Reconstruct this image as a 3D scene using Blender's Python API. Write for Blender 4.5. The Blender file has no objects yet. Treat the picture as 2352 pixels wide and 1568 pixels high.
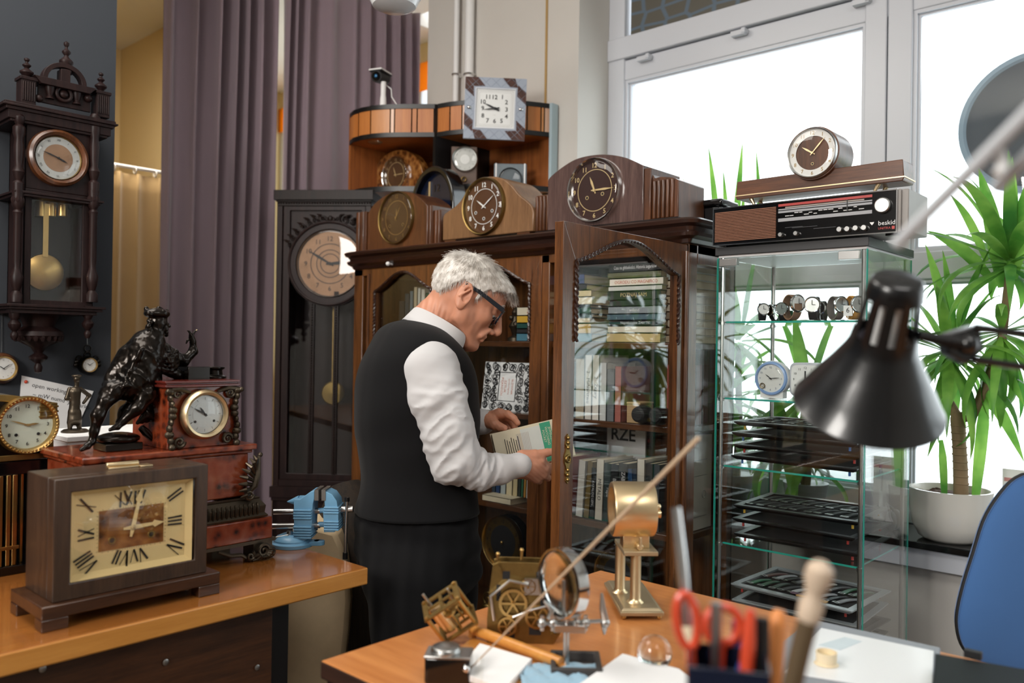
import bpy, bmesh, math, random
import numpy as np
from mathutils import Vector, Matrix, noise
R = math.radians
PI = math.pi
random.seed(7)
scene = bpy.context.scene
COL = scene.collection
FPX = 1900.0
CZ = 1.42                                   # eye height
AX = Matrix(((0.74195017, 0.00863058, -0.67039947),
             (0.67027437, 0.01366246, 0.74198761),
             (0.01556309, -0.99986942, 0.00435201)))   # columns: right, down, forward
cam_d = bpy.data.cameras.new('camera')
cam = bpy.data.objects.new('camera', cam_d)
COL.objects.link(cam)
cam_d.sensor_width = 36.0
cam_d.lens = FPX / 2352 * 36.0
cam_d.clip_start = 0.05
rt = Vector((AX[0][0], AX[1][0], AX[2][0])); dn = Vector((AX[0][1], AX[1][1], AX[2][1])); fw = Vector((AX[0][2], AX[1][2], AX[2][2]))
cm = Matrix(((rt.x, -dn.x, -fw.x, 0), (rt.y, -dn.y, -fw.y, 0), (rt.z, -dn.z, -fw.z, CZ), (0, 0, 0, 1)))
cam.matrix_world = cm
cam_d.dof.use_dof = True
cam_d.dof.focus_distance = 2.2
cam_d.dof.aperture_fstop = 2.6
scene.camera = cam
scene.view_settings.view_transform = 'Standard'
scene.view_settings.look = 'None'
scene.view_settings.gamma = 1
scene.view_settings.use_curve_mapping = False
scene.view_settings.exposure = -0.22
w = bpy.data.worlds.new('world'); scene.world = w; w.use_nodes = True
w.node_tree.nodes['Background'].inputs[0].default_value = (0.90, 0.96, 1.0, 1)
w.node_tree.nodes['Background'].inputs[1].default_value = 3.9
def area(name, loc, to, sx, sy, power, color, portal=False):
    l = bpy.data.lights.new(name, 'AREA'); l.shape = 'RECTANGLE'; l.size = sx; l.size_y = sy
    l.energy = power; l.color = color
    if portal: l.cycles.is_portal = True
    o = bpy.data.objects.new(name, l); COL.objects.link(o)
    o.location = loc
    o.rotation_euler = (Vector(to) - Vector(loc)).to_track_quat('-Z', 'Y').to_euler()
    return o
area('window_portal', (-0.6, 3.30, 1.8), (-0.6, 0, 1.8), 3.4, 2.2, 1, (1, 1, 1), True)
area('key_softbox', (-1.0, -1.8, 2.45), (-1.9, 1.8, 1.2), 0.95, 0.95, 96, (1.0, 0.955, 0.90))  # unseen key softbox behind the camera; no shop window is built there
area('ceiling_fill', (-2.3, 0.4, 3.25), (-1.9, 1.2, 0), 1.3, 1.5, 52, (1.0, 0.95, 0.88))  # added fill below the ceiling, no fitting hangs here
area('ceiling_fill', (0.8, 0.5, 3.25), (0.2, 1.6, 0), 1.3, 1.3, 36, (1.0, 0.97, 0.93))  # second added fill, brightens the right side and wall under the sill
area('annex_light', (-4.1, 1.65, 2.8), (-4.6, 1.9, 1.6), 0.5, 0.5, 20, (1.0, 0.9, 0.74))
def ray(px, py):
    return AX @ Vector(((px - 1176) / FPX, (py - 784) / FPX, 1.0))
O = Vector((0, 0, CZ))
def PX(px, py, x): d = ray(px, py); return O + d * (x / d.x)
def PY(px, py, y): d = ray(px, py); return O + d * (y / d.y)
def PZ(px, py, z): d = ray(px, py); return O + d * ((z - CZ) / d.z)
def PD(px, py, D): return O + ray(px, py) * D
def hexc(h):
    c = [int(h[i:i+2], 16) / 255 for i in (0, 2, 4)]
    return tuple((x / 12.92 if x <= 0.04045 else ((x + 0.055) / 1.055) ** 2.4) for x in c) + (1,)
def newmat(name):
    m = bpy.data.materials.new(name); m.use_nodes = True
    nt = m.node_tree; b = nt.nodes['Principled BSDF']
    return m, nt, b
def nd(nt, t, **kw):
    n = nt.nodes.new(t)
    for k, v in kw.items():
        if k in n.inputs: n.inputs[k].default_value = v
        else: setattr(n, k, v)
    return n
def plain(name, col, rough=0.5, metal=0.0, coat=0.0, var=0.0, vs=20, bump=0.0, spec=0.5, sheen=0.0, trans=0.0):
    m, nt, b = newmat(name)
    c = hexc(col) if isinstance(col, str) else col
    b.inputs['Base Color'].default_value = c
    b.inputs['Roughness'].default_value = rough
    b.inputs['Metallic'].default_value = metal
    b.inputs['Coat Weight'].default_value = coat
    b.inputs['Coat Roughness'].default_value = 0.12
    b.inputs['Specular IOR Level'].default_value = spec
    b.inputs['Sheen Weight'].default_value = sheen
    if var or bump:
        tc = nd(nt, 'ShaderNodeTexCoord')
        n = nd(nt, 'ShaderNodeTexNoise', Scale=vs, Detail=5.0, Roughness=0.6)
        nt.links.new(tc.outputs['Object'], n.inputs['Vector'])
        if var:
            r = nd(nt, 'ShaderNodeMix', data_type='RGBA')
            r.inputs[6].default_value = tuple(x * (1 - var) for x in c[:3]) + (1,)
            r.inputs[7].default_value = tuple(min(1, x * (1 + var)) for x in c[:3]) + (1,)
            nt.links.new(n.outputs[0], r.inputs[0]); nt.links.new(r.outputs[2], b.inputs['Base Color'])
        if bump:
            bp = nd(nt, 'ShaderNodeBump', Strength=bump, Distance=0.002)
            nt.links.new(n.outputs[0], bp.inputs['Height']); nt.links.new(bp.outputs[0], b.inputs['Normal'])
    return m
def wood(name, c1, c2, axis='z', scale=9, rough=0.35, coat=0.3, stretch=12, spec=0.5):
    m, nt, b = newmat(name)
    tc = nd(nt, 'ShaderNodeTexCoord'); mp = nd(nt, 'ShaderNodeMapping')
    s = [scale * 1.0] * 3
    s['xyz'.index(axis)] = scale / stretch
    mp.inputs['Scale'].default_value = s
    nt.links.new(tc.outputs['Object'], mp.inputs['Vector'])
    n1 = nd(nt, 'ShaderNodeTexNoise', Scale=4.0, Detail=8.0, Roughness=0.65, Distortion=0.8)
    n2 = nd(nt, 'ShaderNodeTexNoise', Scale=22.0, Detail=4.0, Roughness=0.7)
    nt.links.new(mp.outputs[0], n1.inputs['Vector']); nt.links.new(mp.outputs[0], n2.inputs['Vector'])
    mx = nd(nt, 'ShaderNodeMix', data_type='FLOAT'); mx.inputs[0].default_value = 0.35
    nt.links.new(n1.outputs[0], mx.inputs[2]); nt.links.new(n2.outputs[0], mx.inputs[3])
    cr = nd(nt, 'ShaderNodeValToRGB')
    cr.color_ramp.elements[0].position = 0.36; cr.color_ramp.elements[0].color = hexc(c1)
    cr.color_ramp.elements[1].position = 0.66; cr.color_ramp.elements[1].color = hexc(c2)
    nt.links.new(mx.outputs[0], cr.inputs[0]); nt.links.new(cr.outputs[0], b.inputs['Base Color'])
    b.inputs['Roughness'].default_value = rough; b.inputs['Coat Weight'].default_value = coat
    b.inputs['Coat Roughness'].default_value = 0.15; b.inputs['Specular IOR Level'].default_value = spec
    bp = nd(nt, 'ShaderNodeBump', Strength=0.15, Distance=0.001)
    nt.links.new(n2.outputs[0], bp.inputs['Height']); nt.links.new(bp.outputs[0], b.inputs['Normal'])
    return m
def glassy(name, tint=(1, 1, 1), refl=1.0, rough=0.0, base=0.04, edge=1.0):
    m = bpy.data.materials.new(name); m.use_nodes = True; nt = m.node_tree; nt.nodes.clear()
    out = nd(nt, 'ShaderNodeOutputMaterial'); t = nd(nt, 'ShaderNodeBsdfTransparent'); t.inputs[0].default_value = tint + (1,)
    g = nd(nt, 'ShaderNodeBsdfGlossy', Roughness=rough); g.inputs[0].default_value = (1, 1, 1, 1)
    fr = nd(nt, 'ShaderNodeFresnel'); ge = nd(nt, 'ShaderNodeNewGeometry'); io = nd(nt, 'ShaderNodeMix', data_type='FLOAT')
    io.inputs[2].default_value = 1.5; io.inputs[3].default_value = 1 / 1.5      # same reflectance from either side of the pane
    nt.links.new(ge.outputs['Backfacing'], io.inputs[0]); nt.links.new(io.outputs[0], fr.inputs['IOR'])
    mul = nd(nt, 'ShaderNodeMath', operation='MULTIPLY'); mul.inputs[1].default_value = refl
    nt.links.new(fr.outputs[0], mul.inputs[0])
    mx = nd(nt, 'ShaderNodeMixShader')
    nt.links.new(mul.outputs[0], mx.inputs[0]); nt.links.new(t.outputs[0], mx.inputs[1]); nt.links.new(g.outputs[0], mx.inputs[2])
    nt.links.new(mx.outputs[0], out.inputs[0])
    return m
def emis(name, col, s):
    m, nt, b = newmat(name)
    b.inputs['Base Color'].default_value = (0, 0, 0, 1)
    b.inputs['Emission Color'].default_value = hexc(col); b.inputs['Emission Strength'].default_value = s
    return m
def marble(name, c1, c2, c3, scale=38):
    m, nt, b = newmat(name)
    tc = nd(nt, 'ShaderNodeTexCoord')
    v = nd(nt, 'ShaderNodeTexVoronoi', Scale=scale); n = nd(nt, 'ShaderNodeTexNoise', Scale=scale * 0.6, Detail=6.0, Roughness=0.7)
    nt.links.new(tc.outputs['Object'], n.inputs['Vector']); nt.links.new(n.outputs[1], v.inputs['Vector'])
    nt.links.new(tc.outputs['Object'], v.inputs['Vector'])
    cr = nd(nt, 'ShaderNodeValToRGB'); e = cr.color_ramp.elements
    e[0].position = 0.3; e[0].color = hexc(c1); e[1].position = 0.5; e[1].color = hexc(c2)
    x = e.new(0.78); x.color = hexc(c3)
    ad = nd(nt, 'ShaderNodeMix', data_type='FLOAT'); ad.inputs[0].default_value = 0.55
    nt.links.new(v.outputs[0], ad.inputs[2]); nt.links.new(n.outputs[0], ad.inputs[3])
    nt.links.new(ad.outputs[0], cr.inputs[0]); nt.links.new(cr.outputs[0], b.inputs['Base Color'])
    b.inputs['Roughness'].default_value = 0.22; b.inputs['Coat Weight'].default_value = 0.4
    return m
def leafmat(name, c1, c2):
    m, nt, b = newmat(name)
    tc = nd(nt, 'ShaderNodeTexCoord'); n = nd(nt, 'ShaderNodeTexNoise', Scale=9.0, Detail=3.0)
    nt.links.new(tc.outputs['Object'], n.inputs['Vector'])
    cr = nd(nt, 'ShaderNodeValToRGB'); e = cr.color_ramp.elements
    e[0].position = 0.35; e[0].color = hexc(c1); e[1].position = 0.7; e[1].color = hexc(c2)
    nt.links.new(n.outputs[0], cr.inputs[0])
    nt.links.new(cr.outputs[0], b.inputs['Base Color']); b.inputs['Roughness'].default_value = 0.4
    t = nd(nt, 'ShaderNodeBsdfTranslucent'); nt.links.new(cr.outputs[0], t.inputs[0])
    mx = nd(nt, 'ShaderNodeMixShader'); mx.inputs[0].default_value = 0.45
    out = nt.nodes['Material Output']
    nt.links.new(b.outputs[0], mx.inputs[1]); nt.links.new(t.outputs[0], mx.inputs[2]); nt.links.new(mx.outputs[0], out.inputs[0])
    return m
def fabric(name, col, var=0.15, wv=500, rough=0.9, sheen=0.3, bump=0.1):
    m, nt, b = newmat(name)
    c = hexc(col)
    tc = nd(nt, 'ShaderNodeTexCoord'); n = nd(nt, 'ShaderNodeTexNoise', Scale=float(wv), Detail=3.0)
    n2 = nd(nt, 'ShaderNodeTexNoise', Scale=6.0, Detail=4.0)
    nt.links.new(tc.outputs['Object'], n.inputs['Vector']); nt.links.new(tc.outputs['Object'], n2.inputs['Vector'])
    r = nd(nt, 'ShaderNodeMix', data_type='RGBA')
    r.inputs[6].default_value = tuple(x * (1 - var) for x in c[:3]) + (1,); r.inputs[7].default_value = tuple(min(1, x * (1 + var)) for x in c[:3]) + (1,)
    nt.links.new(n2.outputs[0], r.inputs[0]); nt.links.new(r.outputs[2], b.inputs['Base Color'])
    b.inputs['Roughness'].default_value = rough; b.inputs['Sheen Weight'].default_value = sheen
    b.inputs['Specular IOR Level'].default_value = 0.2
    bp = nd(nt, 'ShaderNodeBump', Strength=bump, Distance=0.001)
    nt.links.new(n.outputs[0], bp.inputs['Height']); nt.links.new(bp.outputs[0], b.inputs['Normal'])
    return m
M = {}
M['walnut'] = wood('walnut', '3a2012', '6b3f22', 'z')
M['walnut_x'] = wood('walnut_x', '3e2213', '704326', 'x')
M['tan'] = wood('tan_veneer', '6a4a30', '8f6a48', 'z', rough=0.4)
M['plum'] = wood('plum_lacquer', '43302c', '67504a', 'z', rough=0.2, coat=0.8)
M['dark'] = wood('dark_oak', '110a08', '231512', 'z', rough=0.42, coat=0.0, spec=.22)
M['darkplum'] = wood('dark_plum_oak', '170d0e', '2b1b19', 'z', rough=0.42, coat=0.0, spec=.22)
M['bookcase'] = wood('bookcase_mahogany', '3b2110', '7a4b26', 'z', rough=0.28, coat=0.5)
M['bookcase_x'] = wood('bookcase_mahogany_x', '341d0e', '694020', 'x', rough=0.28, coat=0.5)
M['bookcase_dark'] = wood('bookcase_mahogany_dark', '1d0e08', '3a1c0e', 'x', rough=0.35, coat=0.4)  # darker mahogany for the cornice and rope carving
M['beech'] = wood('orange_beech', 'a8622c', 'c07a3d', 'z', rough=0.45, coat=0.1, stretch=20)
M['beech_light'] = wood('pink_beech', 'd0a488', 'e0b9a0', 'z', rough=0.35, coat=0.2, stretch=20)
M['beech_mid'] = wood('mid_beech', 'b97b4a', 'c98c58', 'z', rough=0.4, coat=0.1, stretch=20)
M['desk'] = wood('varnished_pine', '8a5225', 'a4672f', 'y', rough=0.14, coat=0.7, scale=5)
M['desk_edge'] = wood('pine_edge', 'bd7c36', 'd39347', 'y', rough=0.35, coat=0.3, scale=8)
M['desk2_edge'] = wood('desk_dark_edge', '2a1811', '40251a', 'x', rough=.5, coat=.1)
M['desk2'] = wood('orange_desk', 'b56f38', 'cf8a4e', 'x', rough=0.35, coat=0.3, scale=4)
M['desk_panel'] = wood('panel_brown', '2f1a0e', '55321b', 'y', rough=0.4, coat=0.2)
M['black'] = plain('black_paint', '0d0d0f', 0.35)
M['blackgloss'] = plain('black_gloss', '08080a', 0.12, coat=0.5)
M['blackmatte'] = plain('black_matte', '141416', 0.6)
M['lamp_black'] = plain('lamp_enamel', '0c0d0f', 0.3, coat=0.35)
M['white'] = plain('white_paint', 'e6e6e6', 0.5)
M['pvc'] = plain('white_pvc', 'c9ccd3', 0.3)
M['chrome'] = plain('chrome', 'd8d8d8', 0.12, 1.0)
M['steel'] = plain('brushed_steel', 'b8b8b6', 0.3, 1.0)
M['brass'] = plain('brass', 'c4a266', 0.3, 1.0, var=0.2, vs=30)
M['brassdull'] = plain('aged_brass', '8b7345', 0.42, 1.0, var=0.35, vs=40)
M['gold'] = plain('gilt', 'e8d0a6', 0.34, 1.0)
M['bronze'] = plain('dark_bronze', '1d1712', 0.28, 0.85, var=0.3, vs=20, coat=0.25)
M['bronze2'] = plain('grey_bronze', '4f463a', 0.38, 0.8, var=0.4, vs=60)
M['marble'] = marble('red_marble', '26100b', '7a3219', '8a4c34', 44)
M['redtop'] = plain('red_stone', '5a2019', 0.22, coat=0.4, var=0.3, vs=30)
M['glass'] = glassy('clear_glass', (0.97, 0.985, 0.98))
M['domeglass'] = glassy('dial_glass', (0.98, 0.98, 0.97), .8)
M['cabglass'] = glassy('cabinet_glass', (0.975, 0.99, 0.985), 1.0)
M['doorglass'] = glassy('door_glass', (0.93, 0.94, 0.94), 1.3)
M['sideglass'] = glassy('side_glass', (0.97, 0.98, 0.98), .45)
M['edgeglass'] = plain('glass_edge', '2f9c8c', 0.15, coat=0.5)
M['skin'] = plain('skin', 'c68a6e', 0.5, var=0.12, vs=22, bump=0.15)
M['skin'].node_tree.nodes['Principled BSDF'].inputs['Subsurface Weight'].default_value = 0.12
M['skin'].node_tree.nodes['Principled BSDF'].inputs['Subsurface Radius'].default_value = (0.012, 0.004, 0.002)
M['ivory'] = plain('ivory_dial', 'e9cf98', 0.35, coat=0.3)
M['dialwhite'] = plain('dial_white', 'dfe0df', 0.4, var=0.05)
M['silverdial'] = plain('silvered_dial', 'b9bab8', 0.32, 0.55, var=0.2, vs=30)
M['copperdial'] = plain('copper_dial', '8a6c55', 0.5, 0.35, var=0.35, vs=18)
M['goldtext'] = plain('gold_numeral', 'd7be8c', 0.4, 0.3)
M['ink'] = plain('ink', '16161a', 0.5)
M['cream'] = plain('cream_paper', 'e0d3b4', 0.7)
M['paper'] = plain('white_paper', 'eeeeee', 0.7)
M['vise'] = plain('vise_blue', '6fa3c6', 0.4, coat=0.2, var=0.15, vs=40)
M['navy'] = plain('navy_plastic', '10182c', 0.25, coat=0.3)
M['redplastic'] = plain('orange_red_plastic', 'd24a2c', 0.35, coat=0.3)
_glyph = {}
def glyph(s, bold=0.0):
    k = (s, bold)
    if k in _glyph: return _glyph[k]
    c = bpy.data.curves.new('t', 'FONT'); c.body = s; c.size = 1.0; c.resolution_u = 2; c.offset = bold
    c.align_x = 'CENTER'; c.align_y = 'CENTER'
    o = bpy.data.objects.new('t', c); COL.objects.link(o)
    bpy.context.view_layer.update()
    me = bpy.data.meshes.new_from_object(o.evaluated_get(bpy.context.evaluated_depsgraph_get()))
    v = [tuple(p.co) for p in me.vertices]; f = [tuple(p.vertices) for p in me.polygons]
    if v:
        cx = (min(p[0] for p in v) + max(p[0] for p in v)) / 2; cy = (min(p[1] for p in v) + max(p[1] for p in v)) / 2
        v = [(p[0] - cx, p[1] - cy) for p in v]
    bpy.data.objects.remove(o); bpy.data.curves.remove(c); bpy.data.meshes.remove(me)
    _glyph[k] = (v, f)
    return _glyph[k]
class MB:
    def __init__(s): s.v = []; s.f = []; s.m = []; s.T = Matrix.Identity(4)
    def add(s, vs, fs, mat=0):
        b = len(s.v)
        T = s.T
        s.v += [tuple(T @ Vector(p)) for p in vs]
        s.f += [tuple(b + i for i in f) for f in fs]
        s.m += [mat] * len(fs)
        return s
    def box(s, x0, x1, y0, y1, z0, z1, mat=0):
        v = [(x, y, z) for x in (x0, x1) for y in (y0, y1) for z in (z0, z1)]
        return s.add(v, [(0, 1, 3, 2), (4, 6, 7, 5), (0, 4, 5, 1), (2, 3, 7, 6), (0, 2, 6, 4), (1, 5, 7, 3)], mat)
    def hexa(s, a, b, mat=0):      # two quads (lists of four points), joined
        v = list(a) + list(b)
        return s.add(v, [(3, 2, 1, 0), (4, 5, 6, 7), (0, 1, 5, 4), (1, 2, 6, 5), (2, 3, 7, 6), (3, 0, 4, 7)], mat)
    def tube(s, pts, r, n=10, mat=0, caps=True, flat=None):
        pts = [Vector(p) for p in pts]
        k = len(pts)
        rs = r if isinstance(r, (list, tuple)) else [r] * k
        vs = []; prev = None
        for i, p in enumerate(pts):
            t = (pts[min(i + 1, k - 1)] - pts[max(i - 1, 0)])
            if t.length < 1e-9: t = Vector((0, 0, 1))
            t.normalize()
            if prev is None:
                a = Vector((0, 0, 1)) if abs(t.z) < 0.9 else Vector((1, 0, 0))
                u = t.cross(a).normalized()
            else:
                u = (prev - t * prev.dot(t))
                if u.length < 1e-6: u = t.orthogonal()
                u.normalize()
            prev = u; w_ = t.cross(u)
            for j in range(n):
                a = 2 * PI * j / n
                vs.append(p + (u * math.cos(a) + w_ * math.sin(a) * (flat or 1)) * rs[i])
        fs = []
        for i in range(k - 1):
            for j in range(n):
                fs.append((i * n + j, i * n + (j + 1) % n, (i + 1) * n + (j + 1) % n, (i + 1) * n + j))
        if caps: fs += [tuple(range(n))[::-1], tuple(range((k - 1) * n, k * n))]
        return s.add(vs, fs, mat)
    def cyl(s, p0, p1, r0, r1=None, n=16, mat=0):
        return s.tube([p0, p1], [r0, r0 if r1 is None else r1], n, mat)
    def lathe(s, prof, n=24, mat=0, c=(0, 0, 0), ax='z', caps=True):   # prof = (radius, height)
        vs = []; k = len(prof); c = Vector(c)
        for r, h in prof:
            for j in range(n):
                a = 2 * PI * j / n; x, y = r * math.cos(a), r * math.sin(a)
                q = (x, y, h) if ax == 'z' else ((x, -h, y) if ax == '-y' else (h, x, y))
                vs.append(c + Vector(q))
        fs = []
        for i in range(k - 1):
            for j in range(n):
                fs.append((i * n + j, i * n + (j + 1) % n, (i + 1) * n + (j + 1) % n, (i + 1) * n + j))
        if caps: fs += [tuple(range(n))[::-1], tuple(range((k - 1) * n, k * n))]
        return s.add(vs, fs, mat)
    def sph(s, c, r, mat=0, n=14, m=9):
        r = (r, r, r) if not isinstance(r, (tuple, list)) else r
        vs = [(c[0], c[1], c[2] + r[2])]
        for i in range(1, m):
            t = PI * i / m
            for j in range(n):
                a = 2 * PI * j / n
                vs.append((c[0] + r[0] * math.sin(t) * math.cos(a), c[1] + r[1] * math.sin(t) * math.sin(a), c[2] + r[2] * math.cos(t)))
        vs.append((c[0], c[1], c[2] - r[2])); L = len(vs) - 1
        fs = [(0, 1 + j, 1 + (j + 1) % n) for j in range(n)]
        for i in range(m - 2):
            for j in range(n):
                a = 1 + i * n + j; b = 1 + i * n + (j + 1) % n
                fs.append((a, a + n, b + n, b))
        fs += [(L, 1 + (m - 2) * n + (j + 1) % n, 1 + (m - 2) * n + j) for j in range(n)]
        return s.add(vs, fs, mat)
    def prism(s, poly, vec, mat=0, matside=None):      # poly: 3-D points of a planar outline, swept by vec
        n = len(poly); vec = Vector(vec)
        a = [Vector(p) for p in poly]; vs = a + [p + vec for p in a]
        s.add(vs, [tuple(range(n))[::-1], tuple(range(n, 2 * n))], mat)
        b = len(s.v) - 2 * n
        fs = [(b + i, b + (i + 1) % n, b + n + (i + 1) % n, b + n + i) for i in range(n)]
        s.f += fs; s.m += [mat if matside is None else matside] * n
        return s
    def ring(s, outer, inner, vec, mat=0):             # frame between two outlines with the same count
        n = len(outer); vec = Vector(vec)
        o = [Vector(p) for p in outer]; i_ = [Vector(p) for p in inner]
        vs = o + i_ + [p + vec for p in o] + [p + vec for p in i_]
        fs = []
        for k in range(n):
            l = (k + 1) % n
            fs += [(k, l, n + l, n + k), (2 * n + k, 3 * n + k, 3 * n + l, 2 * n + l), (k, 2 * n + k, 2 * n + l, l), (n + k, n + l, 3 * n + l, 3 * n + k)]
        return s.add(vs, fs, mat)
    def torus(s, c, Rr, r, mat=0, ax='-y', n=40, m=8, sq=1.0):
        vs = []; c = Vector(c)
        for i in range(n):
            a = 2 * PI * i / n
            for j in range(m):
                b = 2 * PI * j / m
                q = Rr + r * math.cos(b); h = r * math.sin(b) * sq
                p = (q * math.cos(a), q * math.sin(a))
                vs.append(c + (Vector((p[0], -h, p[1])) if ax == '-y' else Vector((p[0], p[1], h)) if ax == 'z' else Vector((h, p[0], p[1]))))
        fs = [(i * m + j, i * m + (j + 1) % m, ((i + 1) % n) * m + (j + 1) % m, ((i + 1) % n) * m + j) for i in range(n) for j in range(m)]
        return s.add(vs, fs, mat)
    def text(s, txt, size, o, ex=(1, 0, 0), ez=(0, 0, 1), mat=0, bold=0.0, sx=1.0, fit=None):
        v, f = glyph(txt, bold)
        if fit and v:
            w_ = max(p[0] for p in v) - min(p[0] for p in v)
            sx = min(sx, fit / (w_ * size)) if w_ > 0 else sx
        o = Vector(o); ex = Vector(ex); ez = Vector(ez)
        return s.add([o + ex * (p[0] * size * sx) + ez * (p[1] * size) for p in v], f, mat)
    def build(s, name, mats, parent=None, world=False, sharp=35, bevel=0.0, smooth=True, kind=None, mods=None):
        me = bpy.data.meshes.new(name)
        vs = s.v
        if parent is not None and world:
            inv = wmat(parent).inverted(); vs = [tuple(inv @ Vector(p)) for p in vs]
        me.from_pydata(vs, [], s.f)
        mats = mats if isinstance(mats, (list, tuple)) else [mats]
        for x in mats: me.materials.append(M[x] if isinstance(x, str) else x)
        me.polygons.foreach_set('material_index', s.m)
        me.polygons.foreach_set('use_smooth', [smooth] * len(s.f))
        me.update()
        bm = bmesh.new(); bm.from_mesh(me); bmesh.ops.recalc_face_normals(bm, faces=bm.faces); bm.to_mesh(me); bm.free()
        if smooth: me.set_sharp_from_angle(angle=R(sharp))
        o = bpy.data.objects.new(name, me); COL.objects.link(o)
        if parent is not None: o.parent = parent
        if bevel:
            b = o.modifiers.new('bevel', 'BEVEL'); b.width = bevel; b.segments = 2; b.limit_method = 'ANGLE'; b.angle_limit = R(40)
        if kind: o['kind'] = kind
        return o
def wmat(o):
    m = Matrix.LocRotScale(o.location, o.rotation_euler, o.scale)
    return wmat(o.parent) @ m if o.parent else m
def tag(o, label, cat, group=None, kind=None):
    o['label'] = label; o['category'] = cat
    if group: o['group'] = group
    if kind: o['kind'] = kind
    return o
def thing(name, label, cat, loc=(0, 0, 0), rz=0.0, group=None):
    o = bpy.data.objects.new(name, None); COL.objects.link(o); o.empty_display_size = 0.05
    o.location = loc; o.rotation_euler = (0, 0, rz)
    return tag(o, label, cat, group)
def struct(o): o['kind'] = 'structure'; return o
def copy_tree(o, parent=None):
    c = o.copy(); COL.objects.link(c)
    if parent is not None: c.parent = parent
    for ch in o.children: copy_tree(ch, c)
    return c
def circ(r, n, y=0.0, c=(0, 0), sx=1.0): return [(c[0] + r * sx * math.cos(2 * PI * i / n), y, c[1] + r * math.sin(2 * PI * i / n)) for i in range(n)]
ROM = ['XII', 'I', 'II', 'III', 'IV', 'V', 'VI', 'VII', 'VIII', 'IX', 'X', 'XI']
def dial(parent, c, r, face, num='ink', nums='arabic', tm=(10, 10), size=0.2, rr=0.8, ringr=None, holes=(), centre=None, centre_r=0.6, bezel=None, bz=0.08, bd=0.012, glass=True, hand=None, skip_hands=False, bold=0.0, dome=0.09, hw=0.035, rot=False, hl=(0.5, 0.75), ticks=False):
    """round dial facing local -Y; c = centre of its face"""
    cx, cy, cz = c
    if isinstance(nums, str): nums = [str(x) for x in [12] + list(range(1, 12))] if nums == 'arabic' else (ROM if nums == 'roman' else [])
    m = MB(); m.prism(circ(r, 48, 0, (cx, cz)), (0, 0.006, 0)); m.v = [(x, y + cy, z) for x, y, z in m.v]
    e = 0.0006
    if centre: m.prism(circ(centre_r * r, 40, cy - e, (cx, cz)), (0, e * 0.5, 0), 2)
    for rg in (ringr or ()): m.ring(circ(rg * r, 48, cy - 2 * e, (cx, cz)), circ((rg - 0.022) * r, 48, cy - 2 * e, (cx, cz)), (0, e, 0), 1)
    for i, t in enumerate(nums):
        a = 2 * PI * i / 12
        ex, ez = ((math.cos(a), 0, -math.sin(a)), (math.sin(a), 0, math.cos(a))) if rot else ((1, 0, 0), (0, 0, 1))
        m.text(t, size * r, (cx + rr * r * math.sin(a), cy - 3 * e, cz + rr * r * math.cos(a)), ex, ez, 1, bold, fit=size * r * 1.25)
    if ticks:
        for i in range(60):
            a = 2 * PI * i / 60; L = 0.06 if i % 5 == 0 else 0.03
            u = Vector((math.sin(a), 0, math.cos(a))); p = Vector((cx, cy - 3 * e, cz)); q = Vector((u.z, 0, -u.x)) * r * 0.008
            m.add([p + u * r * 0.97 - q, p + u * r * 0.97 + q, p + u * r * (0.97 - L) + q, p + u * r * (0.97 - L) - q], [(0, 1, 2, 3)], 1)
    for hx, hz in holes:
        m.torus((cx + hx * r, cy - 2 * e, cz + hz * r), 0.055 * r, 0.012 * r, 1, n=16, m=6)
        m.prism(circ(0.05 * r, 14, cy - 2 * e, (cx + hx * r, cz + hz * r)), (0, e, 0), 3)
    m.build('dial', [face, num, centre or face, 'black'], parent)
    if not skip_hands:
        for nm, frac, L, wd in (('hour_hand', (tm[0] % 12 + tm[1] / 60) / 12, hl[0], hw * 1.25), ('minute_hand', tm[1] / 60, hl[1], hw)):
            a = 2 * PI * frac; u = Vector((math.sin(a), 0, math.cos(a))); q = Vector((u.z, 0, -u.x))
            yy = cy - (0.003 if nm == 'hour_hand' else 0.0045)
            p = Vector((cx, yy, cz)); h = MB()
            h.prism([p - u * r * 0.12 - q * r * wd * .5, p + u * r * L * 0.55 - q * r * wd * 1.0, p + u * r * L, p + u * r * L * 0.55 + q * r * wd * 1.0, p - u * r * 0.12 + q * r * wd * .5], (0, 0.0008, 0))
            h.cyl((cx, yy + 0.001, cz), (cx, yy - 0.002, cz), r * 0.05)
            h.build(nm, hand or num, parent)
    if bezel:
        b = MB(); b.lathe([(r * 0.97, 0.0), (r * 1.0, bd), (r * (1 + bz * .5), bd * 1.15), (r * (1 + bz), bd * 0.6), (r * (1 + bz * 1.1), -0.004)], 56, 0, (cx, cy, cz), '-y', caps=False)
        b.build('bezel', bezel, parent)
    if glass:
        g = MB(); pr = [(r * 0.985 * math.cos(t * PI / 16), bd * 0.8 + r * dome * math.sin(t * PI / 16)) for t in range(8)] + [(0.0001, bd * .8 + r * dome)]
        g.lathe(pr, 40, 0, (cx, cy, cz), '-y', caps=False); g.build('dial_glass', 'domeglass', parent)
M['wall'] = plain('wall_paint_beige', 'c9c5bf', 0.85, var=0.04, vs=4, bump=0.1)
M['wall_low'] = plain('wall_lower_paint', 'c4beb3', 0.85, var=0.05, vs=6, bump=0.25)
M['wall_dark'] = plain('wall_paint_charcoal', '31353b', 0.9, var=0.06, vs=5, bump=0.1)
M['wall_yellow'] = plain('wall_paint_yellow', 'cdb88c', 0.9, var=0.04, vs=5)
M['ceil'] = plain('ceiling_paint', 'd9d6d0', 0.9)
M['floor'] = plain('floor_lino', '5c4a3a', 0.5, var=0.2, vs=8)
SX, SY = -2.21, 2.85            # corner where the back wall meets the window bay
WY = 3.13                       # window plane
def sbox(name, mat, *b):
    m = MB(); m.box(*b); return struct(m.build(name, mat))
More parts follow.
